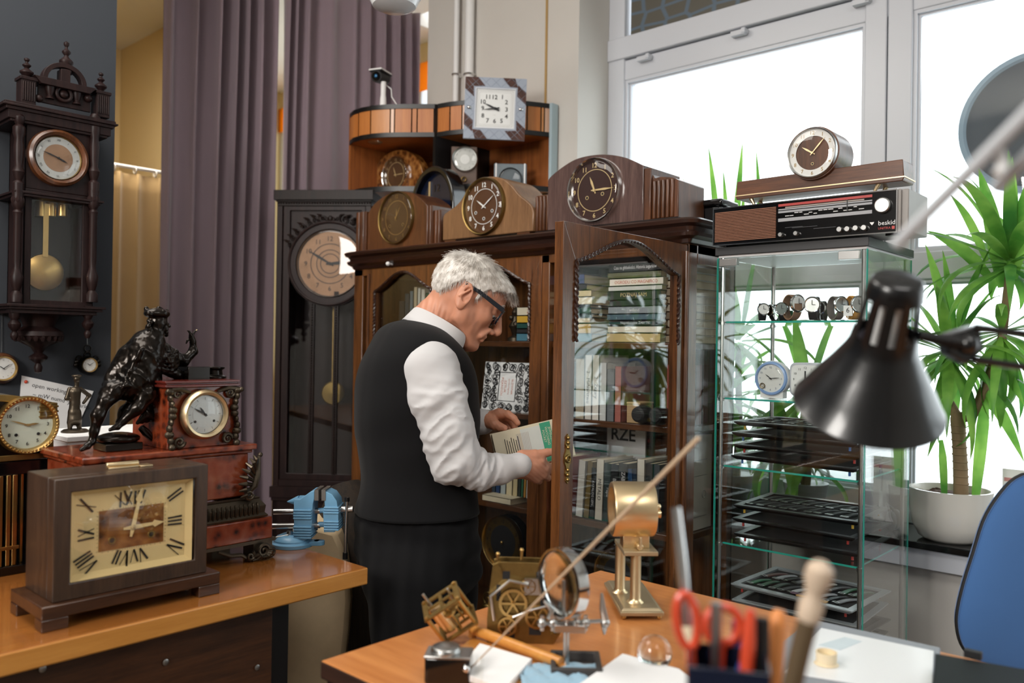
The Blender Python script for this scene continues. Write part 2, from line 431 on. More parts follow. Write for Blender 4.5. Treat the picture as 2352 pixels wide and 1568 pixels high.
sbox('floor', 'floor', -6.2, 2.7, -2.7, 3.7, -0.1, 0)
sbox('ceiling', 'ceil', -3.75, 2.7, -2.7, 3.3, 3.40, 3.5)
sbox('wall_left', 'wall_dark', -3.2, -3.05, -2.7, 1.235, 0, 3.40)
m = MB(); m.box(-3.19, SX, SY, WY + 0.12, 0, 3.40); m.box(SX, 2.6, SY, WY + 0.12, 0, 0.775); m.box(SX, 2.6, WY - 0.02, WY + 0.12, 3.3, 3.40)
struct(m.build('wall_back', 'wall', smooth=False))
sbox('wall_right', 'wall', 2.6, 2.7, -2.7, 3.25, 0, 3.40)
sbox('wall_front', 'wall', -3.2, 2.6, -2.7, -2.6, 0, 3.40)
sbox('wall_annex_left', 'wall_yellow', -5.75, -5.6, 0.9, 3.6, 0, 3.33)
sbox('wall_annex_pier', 'wall_yellow', -5.6, -4.02, 2.3, 2.42, 0, 3.33)
sbox('wall_annex_front', 'wall_yellow', -5.6, -3.2, 0.85, 0.95, 0, 3.33)
sbox('ceiling_annex', 'ceil', -5.75, -3.75, 0.85, 3.6, 3.33, 3.45)
m = MB(); m.box(-5.6, -3.19, 3.5, 3.6, 0, 1.2); m.box(-5.6, -3.19, 3.5, 3.6, 3.2, 3.33); m.box(-3.3, -3.19, 3.25, 3.5, 0, 3.33)
struct(m.build('wall_annex_back', 'wall_yellow', smooth=False))
m = MB(); m.box(SX, 2.6, 2.79, 3.09, 0.800, 0.822)
o = struct(m.build('window_sill', 'blackgloss', bevel=0.003)); o.name = 'trim_1'
m = MB(); m.box(SX, 2.6, 2.81, SY, 0.735, 0.800)
o = struct(m.build('trim_2', 'pvc', bevel=0.003))
M['film'] = None
mm, nt, b = newmat('patterned_glass_film')
tc = nd(nt, 'ShaderNodeTexCoord'); mp = nd(nt, 'ShaderNodeMapping'); mp.inputs['Scale'].default_value = (9, 1, 15)
nz = nd(nt, 'ShaderNodeTexNoise', Scale=2.0)
vz = nd(nt, 'ShaderNodeTexVoronoi', Scale=1.0, feature='DISTANCE_TO_EDGE'); vz.inputs['Randomness'].default_value = 0.35
cr = nd(nt, 'ShaderNodeValToRGB'); e = cr.color_ramp.elements
e[0].position = 0.05; e[0].color = hexc('5c6a78'); e[1].position = 0.12; e[1].color = hexc('5b5850')
nt.links.new(tc.outputs['Object'], mp.inputs[0]); nt.links.new(mp.outputs[0], vz.inputs['Vector']); nt.links.new(vz.outputs[0], cr.inputs[0]); nt.links.new(cr.outputs[0], b.inputs['Base Color'])
b.inputs['Roughness'].default_value = 0.25
M['film'] = mm
root = struct(thing('window_1', '', '')); del root['label'], root['category']
zt, zu = 2.615, 2.807           # lower edge / upper edge of the transom
def bar(*b):
    m = MB(); m.box(*b); return m
fr = MB()
for b in ((SX, -2.124, 3.07, 3.17, 0.822, 3.3), (-1.072, -0.996, 3.07, 3.17, 0.822, zt + .075), (-0.992, -0.91, 3.07, 3.17, 0.822, zt + .075),
          (SX, 2.6, 3.08, 3.17, zt, 2.705), (SX, 2.6, 3.06, 3.17, 2.710, zu), (SX, 2.6, 3.075, 3.17, 1.671, 1.766), (SX, 2.6, 3.07, 3.17, 0.822, 0.92),
          (0.24, 0.32, 3.07, 3.17, 0.822, 3.3), (1.4, 1.5, 3.07, 3.17, 0.822, 3.3), (SX, 2.6, 3.06, 3.17, 3.2, 3.3), (2.52, 2.6, 3.07, 3.17, .822, 3.3)):
    fr.box(*b)
struct(fr.build('window_frame', 'pvc', root, bevel=0.004))
gk = MB()                         # glazing beads, stepped round each light
for x0, x1 in ((-2.124, -1.072), (-0.91, 0.24), (0.32, 1.4)):
    for z0, z1 in ((0.92, 1.671), (1.766, zt)):
        for k, (d, yy) in enumerate(((0.012, 3.085), (0.02, 3.10))):
            gk.ring([(x0, yy, z0), (x1, yy, z0), (x1, yy, z1), (x0, yy, z1)], [(x0 + d, yy, z0 + d), (x1 - d, yy, z0 + d), (x1 - d, yy, z1 - d), (x0 + d, yy, z1 - d)], (0, 0.015, 0))
struct(gk.build('glazing_bead', 'pvc', root))
gp = MB()
for x0, x1 in ((-2.124, -1.072), (-0.91, 0.24), (0.32, 1.4), (1.5, 2.52)):
    for z0, z1 in ((0.92, 1.671), (1.766, zt)): gp.box(x0, x1, 3.125, 3.131, z0, z1)
struct(gp.build('window_pane', 'glass', root))
up = MB()
for x0, x1 in ((-2.11, 0.24), (0.32, 1.4), (1.5, 2.52)): up.box(x0, x1, 3.10, 3.12, zu, 3.2)
struct(up.build('window_film', M['film'], root))
for px, py in ((1478, 132), (1696, 74), (1978, 2)):
    p = PY(px, py, 3.055); h = MB(); h.box(p.x - .03, p.x + .03, 3.045, 3.075, p.z - .013, p.z + .006); h.box(p.x + .018, p.x + .034, 3.040, 3.075, p.z - .009, p.z + .009)
    struct(h.build('window_hinge', 'pvc', root, bevel=.001))
aw = struct(thing('window_2', '', '')); del aw['label'], aw['category']
zb = PY(630, 310, 3.5).z
m = MB(); m.box(-5.6, -3.3, 3.52, 3.525, 1.2, 3.2); struct(m.build('window_pane', 'glass', aw))
m = MB()
for x in (-5.6, -4.8, -4.02, -3.34): m.box(x, x + .04, 3.505, 3.56, 1.2, 3.2)
struct(m.build('window_frame', 'pvc', aw))
mm, nt, b = newmat('orange_blind'); t = nd(nt, 'ShaderNodeBsdfTranslucent'); t.inputs[0].default_value = hexc('e8a020')
mx = nd(nt, 'ShaderNodeMixShader'); mx.inputs[0].default_value = 0.7; b.inputs['Base Color'].default_value = hexc('e0a030')
nt.links.new(b.outputs[0], mx.inputs[1]); nt.links.new(t.outputs[0], mx.inputs[2]); nt.links.new(mx.outputs[0], nt.nodes['Material Output'].inputs[0])
M['blind'] = mm
m = MB(); m.box(-5.6, -3.31, 3.485, 3.488, zb, 3.2); tag(m.build('roller_blind', 'blind'), 'orange roller blind glowing behind the gaps of the curtains', 'blind')
for px, r_, lab in ((1050, .014, 'white heating pipe with a chrome clamp, left of the pair on the back wall'), (1080, .022, 'thicker white heating pipe, right of the pair on the back wall')):
    p = PY(px, 100, SY - .03); t = thing('heating_pipe', lab, 'pipe', (p.x, SY - .035, 0))
    m = MB(); m.cyl((0, 0, 0), (0, 0, 3.40), r_); m.build('pipe', 'white', t)
    q = PY(px, 172, SY - .03).z
    m = MB(); m.torus((0, 0, q), r_ + .002, .006, ax='z', n=20); m.box(-.008, .008, 0, .035, q - .01, q + .01); m.build('clamp', 'chrome', t)
p = PY(1256, 100, SY); m = MB(); m.box(p.x - .005, p.x + .005, SY - .006, SY, 1.0, 3.4)
tag(m.build('cable_duct', plain('brass_strip', 'b08f5a', .5)), 'thin vertical cable duct on the back wall right of the pipes', 'cable duct')
def curtain(y0, y1, x, z0, z1, name, mat, label, cat='curtain', amp=0.062, period=0.115, seed=1, taper=0.0, lean=0.0):
    rn = random.Random(seed); n = int((y1 - y0) / 0.005); m = MB(); rows = 26
    ph = []; a = 0
    for i in range(n + 1): ph.append(a); a += 2 * PI * 0.005 / (period * (1 + 0.42 * math.sin(i * 0.047 + seed) + 0.28 * math.sin(i * 0.083 + 2 * seed)))
    vs = []
    for r_ in range(rows + 1):
        t = r_ / rows; z = z0 + (z1 - z0) * t
        for i in range(n + 1):
            y = y0 + (y1 - y0) * i / n
            am = amp * (0.65 + 0.45 * math.sin(i * .031 + seed * 3)) * (0.8 + 0.2 * math.sin(z * 2 + i * .02))
            s_ = math.sin(ph[i] + 0.25 * math.sin(z * 1.7 + i * .01))
            vs.append((x + am * (s_ + 0.22 * math.sin(2 * ph[i] + 1 + z * .6)), y + (lean * (1 - t)) * (i / n) + 0.012 * math.cos(ph[i]), z))
    fs = [(r_ * (n + 1) + i, r_ * (n + 1) + i + 1, (r_ + 1) * (n + 1) + i + 1, (r_ + 1) * (n + 1) + i) for r_ in range(rows) for i in range(n)]
    m.add(vs, fs); o = m.build(name, mat, sharp=80); tag(o, label, cat)
    s = o.modifiers.new('thickness', 'SOLIDIFY'); s.thickness = 0.003; return o
M['curtain'] = fabric('mauve_curtain_cloth', '8f7d86', 0.06, 300, 0.7, 0.5)
M['curtain_cream'] = fabric('cream_curtain_cloth', 'b09468', 0.06, 300, 0.8, 0.3)
CXX = -3.6
yl0, yl1 = PX(362, 500, CXX).y, PX(625, 600, CXX).y
yr0, yr1 = PX(637, 600, CXX).y, PX(958, 150, CXX).y
curtain(yl0, yl1, CXX, 0.0, 3.3, 'curtain', 'curtain', 'mauve floor-length curtain nearer the dark wall, left of the light gap', seed=2)
curtain(yr0, yr1 - .03, CXX + .02, 0.0, 3.3, 'curtain', 'curtain', 'mauve floor-length curtain behind the longcase clock and orange shelf unit', seed=5)
t = thing('curtain_rod', 'white curtain rod with small rings in the yellow side room', 'curtain rod', (-4.1, 1.2, PX(252, 376, -4.1).z))
m = MB(); m.cyl((0, -.25, 0), (0, 1.09, 0), .009); m.build('rod', 'white', t)
for k in range(7):
    m = MB(); m.torus((0, .16 + k * .1, -.012), .016, .003, n=16); m.build('ring', 'white', t)
curtain(1.1, 2.28, -4.1, 0.0, PX(252, 376, -4.1).z - .03, 'cream_curtain', 'curtain_cream', 'cream curtain hanging on a white rod in the yellow side room', amp=.035, period=.13, seed=4)
LX, LY, DZ = -1.528, 1.207, 0.90
t = thing('workbench', 'pine-topped workbench with a brown panel front, under the square-faced clock', 'workbench', (LX, LY, 0))
m = MB(); m.box(-1.0, 0, -2.0, 0, DZ - .040, DZ); o = m.build('worktop', ['desk', 'desk_edge'], t, bevel=.004)
for p in o.data.polygons:
    if abs(p.normal.x) > .7 or abs(p.normal.y) > .7: p.material_index = 1
yp = PX(655, 1450, LX - .03).y - LY
m = MB(); m.box(-.05, -.032, -1.9, yp - .03, 0.02, DZ - .040); m.build('front_panel', 'desk_panel', t, bevel=.002)
m = MB()
for a, z in ((PX(380, 1520, LX - .03), 0), (PX(97, 1535, LX - .03), 0), (PX(590, 1532, LX - .03), 0)):
    m = MB(); m.lathe([(.0001, .002), (.004, .002), (.006, .001), (.006, 0)], 12, 0, (a.x - LX + .001, a.y - LY, a.z), 'x', caps=False); m.build('panel_screw', 'steel', t)
for x, y in ((-.06, yp), (-.95, yp), (-.06, -1.95), (-.95, -1.95)):
    m = MB(); m.box(x - .02, x + .025, y - .03, y + .012, 0, DZ - .040); m.build('leg', 'black', t, bevel=.002)
m = MB(); m.box(-.95, -.06, yp - .02, yp, .05, .1); m.build('stretcher', 'black', t)
RX, RY = -1.135, 1.575
t = thing('watchmaker_desk', 'orange wooden desk in the foreground covered with clock parts and tools', 'desk', (RX, RY, 0))
m = MB(); m.box(0, 1.75, -.775, 0, DZ - .03, DZ); o = m.build('worktop', ['desk2', 'desk2_edge'], t, bevel=.004)
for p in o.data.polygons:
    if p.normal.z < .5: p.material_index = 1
m = MB(); m.box(.01, 1.74, -.768, -.745, DZ - .12, DZ - .03); m.box(.01, .03, -.76, -.02, DZ - .12, DZ - .03); m.box(.01, 1.74, -.03, -.01, DZ - .12, DZ - .03); m.build('apron', 'dark', t, bevel=.002)
for x, y in ((.03, -.73), (.03, -.05), (1.7, -.73), (1.7, -.05)):
    m = MB(); m.box(x - .02, x + .03, y - .025, y + .025, 0, DZ - .03); m.build('leg', 'dark', t, bevel=.002)
M['stump'] = plain('bleached_wood', 'dcc39c', 0.8, var=0.3, vs=7, bump=0.5)
M['bark'] = wood('dark_bark', '16100b', '3a2b1c', 'z', rough=.8, coat=0, scale=14)
D0 = 2.25
out = [(672, 1330), (668, 1215), (690, 1200), (735, 1213), (770, 1222), (788, 1262), (800, 1330), (803, 1380), (798, 1450), (790, 1520), (776, 1568), (740, 1700), (735, 1860), (640, 1870), (600, 1600)]
t = thing('wood_slab', 'pale weathered tree slab with dark stains standing behind the workbench', 'wood slab', PD(730, 1870, D0) * 1.0)
t.location.z = 0
pts = [PD(x, y, D0) for x, y in out]; zmin = min(p.z for p in pts)
pts = [Vector((p.x, p.y, p.z - zmin if p.z < .3 else p.z)) for p in pts]
m = MB(); m.prism(pts, fw * 0.16); o = m.build('slab', 'stump', t, world=True, bevel=.012)
m = MB(); q = PD(822, 1400, 2.42); q.z = 0
m.tube([(q.x, q.y, 0), (q.x + .01, q.y, .4), (q.x, q.y + .01, .8), (q.x - .03, q.y - .01, .93), (q.x - .06, q.y - .01, 1.0)], [.15, .14, .13, .1, .045], 16)
o = m.build('tree_log', 'bark'); tag(o, 'dark bark-covered log standing between the pale slab and the man', 'log')
BX0, BX1, BY, BD = -2.915, -1.275, 2.20, 0.30
bc = thing('bookcase', 'carved mahogany bookcase with three mantel clocks on top and its right door open', 'bookcase', (BX0, BY, 0))
W = BX1 - BX0; DT = 1.735
def L(p): return p - Vector((BX0, BY, 0))
m = MB()
m.box(0, .06, 0, BD, .08, DT); m.box(W - .045, W, 0, .05, .08, DT); m.box(W - .045, W, BD - .04, BD, .08, DT); m.box(W - .045, W, .05, BD - .04, DT - .06, DT); m.box(W - .045, W, .05, BD - .04, .08, .5)
m.box(0, W, BD - .015, BD, .08, DT); m.box(0, W, 0, BD, .08, .14); m.box(-.02, W + .02, -.02, BD, 0, .08); m.box(0, W, 0, BD, DT - .03, DT)
dv = PY(1249, 900, BY).x - BX0
m.box(dv - .018, dv + .018, 0, BD - .01, .1, DT)
m.box(PY(1012, 900, BY).x - BX0 - .01, PY(1012, 900, BY).x - BX0 + .01, .02, .06, .1, DT)
m.build('carcass', 'bookcase', bc, bevel=.003)
prof = [(0, 1.735), (.006, 1.737), (.012, 1.748), (.030, 1.756), (.034, 1.766), (.020, 1.772), (.024, 1.784), (.042, 1.792), (.045, 1.802), (.038, 1.808), (0, 1.808)]
m = MB(); path = []
for k in range(9): a = PI + (PI / 2) * k / 8; path.append((0.05 + math.cos(a) * .0, 0, math.cos(a), math.sin(a)))
vs = []
corners = [(0, BD, -1, 0)] + [(0.0, 0.0, math.cos(PI + PI / 2 * k / 6), math.sin(PI + PI / 2 * k / 6)) for k in range(7)] + \
          [(W, 0.0, math.cos(-PI / 2 + PI / 2 * k / 6), math.sin(-PI / 2 + PI / 2 * k / 6)) for k in range(7)] + [(W, BD, 1, 0)]
for (x, y, nx, ny) in corners:
    for d, z in prof: vs.append((x + nx * d, y + ny * d, z))
n = len(prof)
fs = [(i * n + j, i * n + j + 1, (i + 1) * n + j + 1, (i + 1) * n + j) for i in range(len(corners) - 1) for j in range(n - 1)]
m.add(vs, fs); m.box(0, W, 0, BD, 1.74, 1.8075)
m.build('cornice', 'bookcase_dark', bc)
m = MB(); m.box(W - .03, W - .025, .05, BD - .04, .5, DT - .06); m.build('side_glass', 'sideglass', bc)
ZA, ZB, ZC = PY(1210, 784, BY + .01).z, PY(1210, 952, BY + .01).z, PY(1210, 1170, BY + .01).z
for z in (ZA, ZB, ZC, .42):
    m = MB(); m.box(.06, dv - .018, .02, BD - .015, z - .02, z); m.box(dv + .018, W - .03, .02, BD - .015, z - .02, z); m.build('shelf', 'bookcase_x', bc, bevel=.002)
def door(parent, name, w_, z0, z1, hinge_right=True, wavy=True, keyplate=False, label=None):
    """door in its own frame: x from 0 (hinge) to -w_ (free edge) , outer face towards -y"""
    e = bpy.data.objects.new(name, None); COL.objects.link(e); e.parent = parent; e.empty_display_size = .05
    if label: e['label'] = label
    st = .052; s = -1 if hinge_right else 1
    def top(u):     # u 0..1 from hinge to free edge; arched wavy upper edge of the glass
        return z1 - .075 + .035 * math.sin(PI * min(1, max(0, (u - .0))) ) ** 1 * (1 if wavy else 0) - .02 * math.cos(2 * PI * u)
    N = 24; inn = []; outr = []
    for k in range(N + 1): u = k / N; inn.append((s * (st + (w_ - 2 * st) * u), 0, top(u))); outr.append((s * w_ * u, 0, z1))
    for k in range(1, N + 1): u = 1 - k / N; inn.append((s * (st + (w_ - 2 * st) * u), 0, z0 + .09)); outr.append((s * w_ * u, 0, z0))
    inn2 = inn[:N + 1] + inn[N:N + 1] + [(s * (w_ - st), 0, z0 + .09)] + inn[N + 1:] ; outr2 = outr[:N + 1] + [(s * w_, 0, z1)] + [(s * w_, 0, z0)] + outr[N + 1:]
    m = MB(); m.ring(outr2, inn2, (0, .028, 0)); m.build('door_frame', 'bookcase', e, bevel=.0015)
    m = MB(); m.prism(inn2[:N + 1] + inn2[N + 2:], (0, .003, 0)); m.v = [(x, y + .016, z) for x, y, z in m.v]; m.build('door_glass', 'doorglass', e)
    m = MB(); rp = [Vector((inn[0][0], -.003, z1 - .30))] + [Vector((p[0], -.003, p[2])) for p in inn[:N + 1]] + [Vector((inn[N][0], -.003, z1 - .30))]
    d = 0; fine = []
    for a, b in zip(rp, rp[1:]):
        k = max(1, int((b - a).length / .004))
        for i in range(k): fine.append(a.lerp(b, i / k))
    c = Vector((s * w_ / 2, 0, 0)); pts = []
    for i, p in enumerate(fine):
        nrm = Vector((0, 0, 1)); pts.append(p + Vector((math.cos(i * .85) * .003, math.sin(i * .85) * .003, math.sin(i * .85) * .002)))
    m.tube(fine, .0045, 6); m.tube(pts, .0038, 5); m.tube([p - Vector((math.cos(i * .85) * .003, math.sin(i * .85) * .003, math.sin(i * .85) * .002)) for i, p in enumerate(fine)], .0038, 5)
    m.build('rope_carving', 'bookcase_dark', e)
    m = MB(); m.tube([(s * .012, -.004, z0 + .02), (s * .012, -.004, z1 - .02)], .006, 8); m.build('hinge_moulding', 'bookcase', e)
    if keyplate:
        m = MB(); zc = keyplate; x = s * (w_ - .027)
        m.prism([(x + a, -.003, zc + b) for a, b in ((0, .062), (.006, .055), (.004, .045), (.009, .036), (.005, .028), (.007, .018), (.012, .01), (.012, -.01), (.007, -.018), (.005, -.028), (.009, -.036), (.004, -.045), (.006, -.055), (0, -.062), (-.006, -.055), (-.004, -.045), (-.009, -.036), (-.005, -.028), (-.007, -.018), (-.012, -.01), (-.012, .01), (-.007, .018), (-.005, .028), (-.009, .036), (-.004, .045), (-.006, .055))], (0, .004, 0))
        m.torus((x, -.004, zc), .008, .003, n=14)
        for dz in (-.052, -.04, -.028, .028, .04, .052): m.sph((x, -.004, zc + dz), .005, n=8, m=5)
        m.build('key_plate', 'brassdull', e)
    return e
x0 = PY(843, 800, BY).x - BX0; x1 = PY(1011, 800, BY).x - BX0
d = door(bc, 'door', x1 - x0, .16, DT - .003, False); d.location = (x0, -.004, 0)
x2 = PY(1016, 800, BY).x - BX0; x3 = dv - .014
d = door(bc, 'door', x3 - x2, .16, DT - .003, False); d.location = (x2, -.004, 0)
fy = PX(1297, 700, BX1).y
d = door(bc, 'door', BY - fy, .16, DT - .006, True, keyplate=PX(1312, 1052, BX1).z, label='open glazed door seen edge-on, with a brass key plate'); d.location = (W - .002, -.006, 0); d.rotation_euler = (0, 0, R(90))
p = L(PY(905, 607, BY)); m = MB(); m.cyl((p.x, -.005, p.z), (p.x, -.03, p.z), .005); m.sph((p.x, -.032, p.z), .009); m.build('door_knob', 'white', bc)
class SDF:
    def __init__(s, lo, hi, h):
        s.h = h; s.lo = np.array(lo, float); s.n = np.ceil((np.array(hi, float) - s.lo) / h).astype(int) + 1
        s.D = np.full(s.n, 1.0, np.float32)
    def _sub(s, lo, hi, pad):
        a = np.maximum(0, np.floor((lo - pad - s.lo) / s.h).astype(int)); b = np.minimum(s.n, np.ceil((hi + pad - s.lo) / s.h).astype(int) + 1)
        if (b <= a).any(): return None
        g = [s.lo[i] + s.h * np.arange(a[i], b[i]) for i in range(3)]
        X_, Y_, Z_ = np.meshgrid(*g, indexing='ij')
        return tuple(slice(a[i], b[i]) for i in range(3)), X_, Y_, Z_
    def comb(s, sl, d, k, sub=False):
        o = s.D[sl]
        if sub:
            d = -d
            if k > 0: h = np.clip(.5 - .5 * (o - d) / k, 0, 1); s.D[sl] = o * (1 - h) + d * h + k * h * (1 - h)
            else: s.D[sl] = np.maximum(o, d)
        else:
            if k > 0: h = np.clip(.5 + .5 * (o - d) / k, 0, 1); s.D[sl] = o * (1 - h) + d * h - k * h * (1 - h)
            else: s.D[sl] = np.minimum(o, d)
    def cone(s, a, b, ra, rb, k=.01, sub=False, flat=None):
        a = np.array(a, float); b = np.array(b, float); m_ = max(ra, rb)
        q = s._sub(np.minimum(a, b) - m_, np.maximum(a, b) + m_, k + 3 * s.h + .01)
        if q is None: return
        sl, X_, Y_, Z_ = q; ba = b - a; L2 = (ba ** 2).sum() + 1e-12
        px, py, pz = X_ - a[0], Y_ - a[1], Z_ - a[2]
        t_ = np.clip((px * ba[0] + py * ba[1] + pz * ba[2]) / L2, 0, 1)
        dx_, dy_, dz_ = px - ba[0] * t_, py - ba[1] * t_, pz - ba[2] * t_
        if flat is not None:        # flat = (unit normal, factor>1): thinner across the normal
            n_, f_ = np.array(flat[0], float), flat[1]; n_ = n_ / np.linalg.norm(n_)
            dn_ = dx_ * n_[0] + dy_ * n_[1] + dz_ * n_[2]
            r2 = dx_ ** 2 + dy_ ** 2 + dz_ ** 2 + (f_ * f_ - 1) * dn_ ** 2
            d = (np.sqrt(r2) - (ra + (rb - ra) * t_)) / (1 + (f_ - 1) * .5)
        else: d = np.sqrt(dx_ ** 2 + dy_ ** 2 + dz_ ** 2) - (ra + (rb - ra) * t_)
        s.comb(sl, d, k, sub)
    def chain(s, pts, rs, k=.01, **kw):
        for i in range(len(pts) - 1): s.cone(pts[i], pts[i + 1], rs[i], rs[i + 1], k, **kw)
    def ell(s, c, r, k=.01, rot=None, sub=False):
        c = np.array(c, float); r = np.array(r, float); m_ = r.max() if rot is not None else r
        q = s._sub(c - m_, c + m_, k + 3 * s.h + .01)
        if q is None: return
        sl, X_, Y_, Z_ = q; p = [X_ - c[0], Y_ - c[1], Z_ - c[2]]
        if rot is not None:
            Rm = np.array(rot.to_3x3() if hasattr(rot, 'to_3x3') else rot, float).T
            p = [Rm[i, 0] * p[0] + Rm[i, 1] * p[1] + Rm[i, 2] * p[2] for i in range(3)]
        k0 = np.sqrt(sum((p[i] / r[i]) ** 2 for i in range(3))); k1 = np.sqrt(sum((p[i] / r[i] ** 2) ** 2 for i in range(3))) + 1e-9
        s.comb(sl, k0 * (k0 - 1) / k1, k, sub)
    def mesh(s, name, mat, parent=None, xf=None, disp=None, join=None):
        D = s.D
        if disp is not None:
            g = [s.lo[i] + s.h * np.arange(s.n[i]) for i in range(3)]; X_, Y_, Z_ = np.meshgrid(*g, indexing='ij')
            D = D + disp(X_, Y_, Z_).astype(np.float32)
        S = D < 0; nx, ny, nz = D.shape
        c = [S[i:nx - 1 + i, j:ny - 1 + j, k:nz - 1 + k] for i in (0, 1) for j in (0, 1) for k in (0, 1)]
        cnt = sum(x.astype(np.int8) for x in c); act = (cnt > 0) & (cnt < 8)
        idx = np.full(act.shape, -1, np.int64); ai = np.argwhere(act); idx[act] = np.arange(len(ai))
        acc = np.zeros((len(ai), 3)); w_ = np.zeros(len(ai))
        cor = [(i, j, k) for i in (0, 1) for j in (0, 1) for k in (0, 1)]
        for A_ in cor:
            for ax in range(3):
                if A_[ax]: continue
                B_ = list(A_); B_[ax] = 1
                da = D[ai[:, 0] + A_[0], ai[:, 1] + A_[1], ai[:, 2] + A_[2]]; db = D[ai[:, 0] + B_[0], ai[:, 1] + B_[1], ai[:, 2] + B_[2]]
                cr_ = (da < 0) != (db < 0); t_ = np.where(cr_, da / np.where(cr_, da - db, 1), 0)
                p = np.tile(np.array(A_, float), (len(ai), 1)); p[:, ax] += t_
                acc[cr_] += p[cr_]; w_[cr_] += 1
        V_ = (ai + acc / w_[:, None]) * s.h + s.lo
        F_ = []
        for ax in range(3):
            u_, v_ = [(1, 2), (2, 0), (0, 1)][ax]
            sh = [slice(None)] * 3; sh2 = [slice(None)] * 3; sh[ax] = slice(0, -1); sh2[ax] = slice(1, None)
            a_, b__ = S[tuple(sh)], S[tuple(sh2)]; e_ = np.argwhere(a_ != b__)
            ok = (e_[:, u_] > 0) & (e_[:, v_] > 0) & (e_[:, u_] < S.shape[u_] - 1) & (e_[:, v_] < S.shape[v_] - 1)
            e_ = e_[ok]; fl = a_[e_[:, 0], e_[:, 1], e_[:, 2]]
            q = []
            for du, dv_ in ((-1, -1), (0, -1), (0, 0), (-1, 0)):
                x = e_.copy(); x[:, u_] += du; x[:, v_] += dv_; q.append(idx[x[:, 0], x[:, 1], x[:, 2]])
            q = np.stack(q, 1); q[~fl] = q[~fl][:, ::-1]; F_.append(q)
        F_ = np.concatenate(F_); F_ = F_[(F_ >= 0).all(1)]
        if xf is not None:
            Xm = np.array(xf, float); V_ = V_ @ Xm[:3, :3].T + Xm[:3, 3]
        if join is not None: join.append((V_, F_)); return None
        return raw(name, V_, F_, mat, parent)
def vn(X_, Y_, Z_, seed=0):
    P = np.stack([X_, Y_, Z_]).astype(np.float64); i0 = np.floor(P).astype(np.int64); f = P - i0; f = f * f * (3 - 2 * f)
    def hsh(a, b_, c): n = (a * 73856093) ^ (b_ * 19349663) ^ (c * 83492791) ^ (seed * 2654435); n = (n ^ (n >> 13)) * 1274126177; return ((n ^ (n >> 16)) & 65535) / 65535.0
    r_ = 0
    for a in (0, 1):
        for b_ in (0, 1):
            for c in (0, 1): r_ = r_ + hsh(i0[0] + a, i0[1] + b_, i0[2] + c) * (f[0] if a else 1 - f[0]) * (f[1] if b_ else 1 - f[1]) * (f[2] if c else 1 - f[2])
    return r_ * 2 - 1
def raw(name, V_, F_, mat, parent=None):
    me = bpy.data.meshes.new(name); me.vertices.add(len(V_)); me.vertices.foreach_set('co', V_.ravel())
    me.loops.add(F_.size); me.loops.foreach_set('vertex_index', F_.ravel().astype(np.int32))
    me.polygons.add(len(F_)); me.polygons.foreach_set('loop_start', (np.arange(len(F_)) * 4).astype(np.int32))
    me.polygons.foreach_set('use_smooth', [True] * len(F_)); me.update(calc_edges=True)
    me.materials.append(M[mat] if isinstance(mat, str) else mat)
    o = bpy.data.objects.new(name, me); COL.objects.link(o)
    if parent is not None: o.parent = parent
    return o
def joined(name, parts, mat, parent=None):
    off = 0; V_, F_ = [], []
    for v, f in parts: V_.append(v); F_.append(f + off); off += len(v)
    return raw(name, np.concatenate(V_), np.concatenate(F_), mat, parent)
H90 = R(90)
M['burl'] = marble('burl_walnut', '3a1d0c', '7a4a20', 'a87840', 45)
M['walnut_clock'] = wood('walnut_clock', '2a1d15', '4c3728', 'z', rough=.35, coat=.2)
M['walnut_base'] = wood('walnut_base', '2c190f', '52331f', 'x', rough=.3, coat=.4)
ox = -1.583; a = PX(95, 1455, ox); b_ = PX(505, 1365, ox)
yc = (a.y + b_.y) / 2; hw_ = (b_.y - a.y) / 2
t = thing('mantel_clock', 'rectangular walnut mantel clock with cream dial and angular Roman numerals, front of the workbench', 'clock', (ox, yc, DZ), H90)
m = MB(); w2 = hw_
m.box(-w2, w2, 0, .165, .022, .045)
for x in (-w2, w2 - .045):
    for y in (0, .13): m.box(x, x + .045, y, y + .035, 0, .022)
m.build('base', 'walnut_base', t, bevel=.002)
bw = w2 - .022; zt_ = .266; z0_ = .045
m = MB()
m.ring([(-bw, .015, z0_), (bw, .015, z0_), (bw, .015, zt_), (-bw, .015, zt_)], [(-bw + .030, .015, z0_ + .030), (bw - .026, .015, z0_ + .030), (bw - .026, .015, zt_ - .026), (-bw + .030, .015, zt_ - .026)], (0, .03, 0))
m.box(-bw, bw, .045, .155, z0_, zt_)
m.build('case', 'walnut_clock', t, bevel=.002)
m = MB(); m.box(-.03, .03, .07, .085, zt_, zt_ + .004); m.box(.03, .055, .065, .092, zt_, zt_ + .003); m.cyl((-.032, .077, zt_ + .008), (.03, .077, zt_ + .008), .005, n=8); m.build('handle_plate', 'gold', t, bevel=.001)
dx, dz0, dz1 = bw - .036, z0_ + .036, zt_ - .032
dcz = (dz0 + dz1) / 2; dh = (dz1 - dz0) / 2
dy = .032
m = MB(); m.box(-dx, dx, dy, dy + .012, dz0, dz1)
ix, iz = dx * .56, dh * .5
m.box(-ix, ix, dy - .0012, dy, dcz - iz, dcz + iz, 2)
def stroke(p, q, wd, mat=1):
    p = Vector((p[0], dy - .002, p[1])); q = Vector((q[0], dy - .002, q[1])); n_ = (q - p).normalized().cross(Vector((0, 1, 0))) * wd / 2
    m.add([p - n_, p + n_, q + n_, q - n_], [(0, 1, 2, 3)], mat)
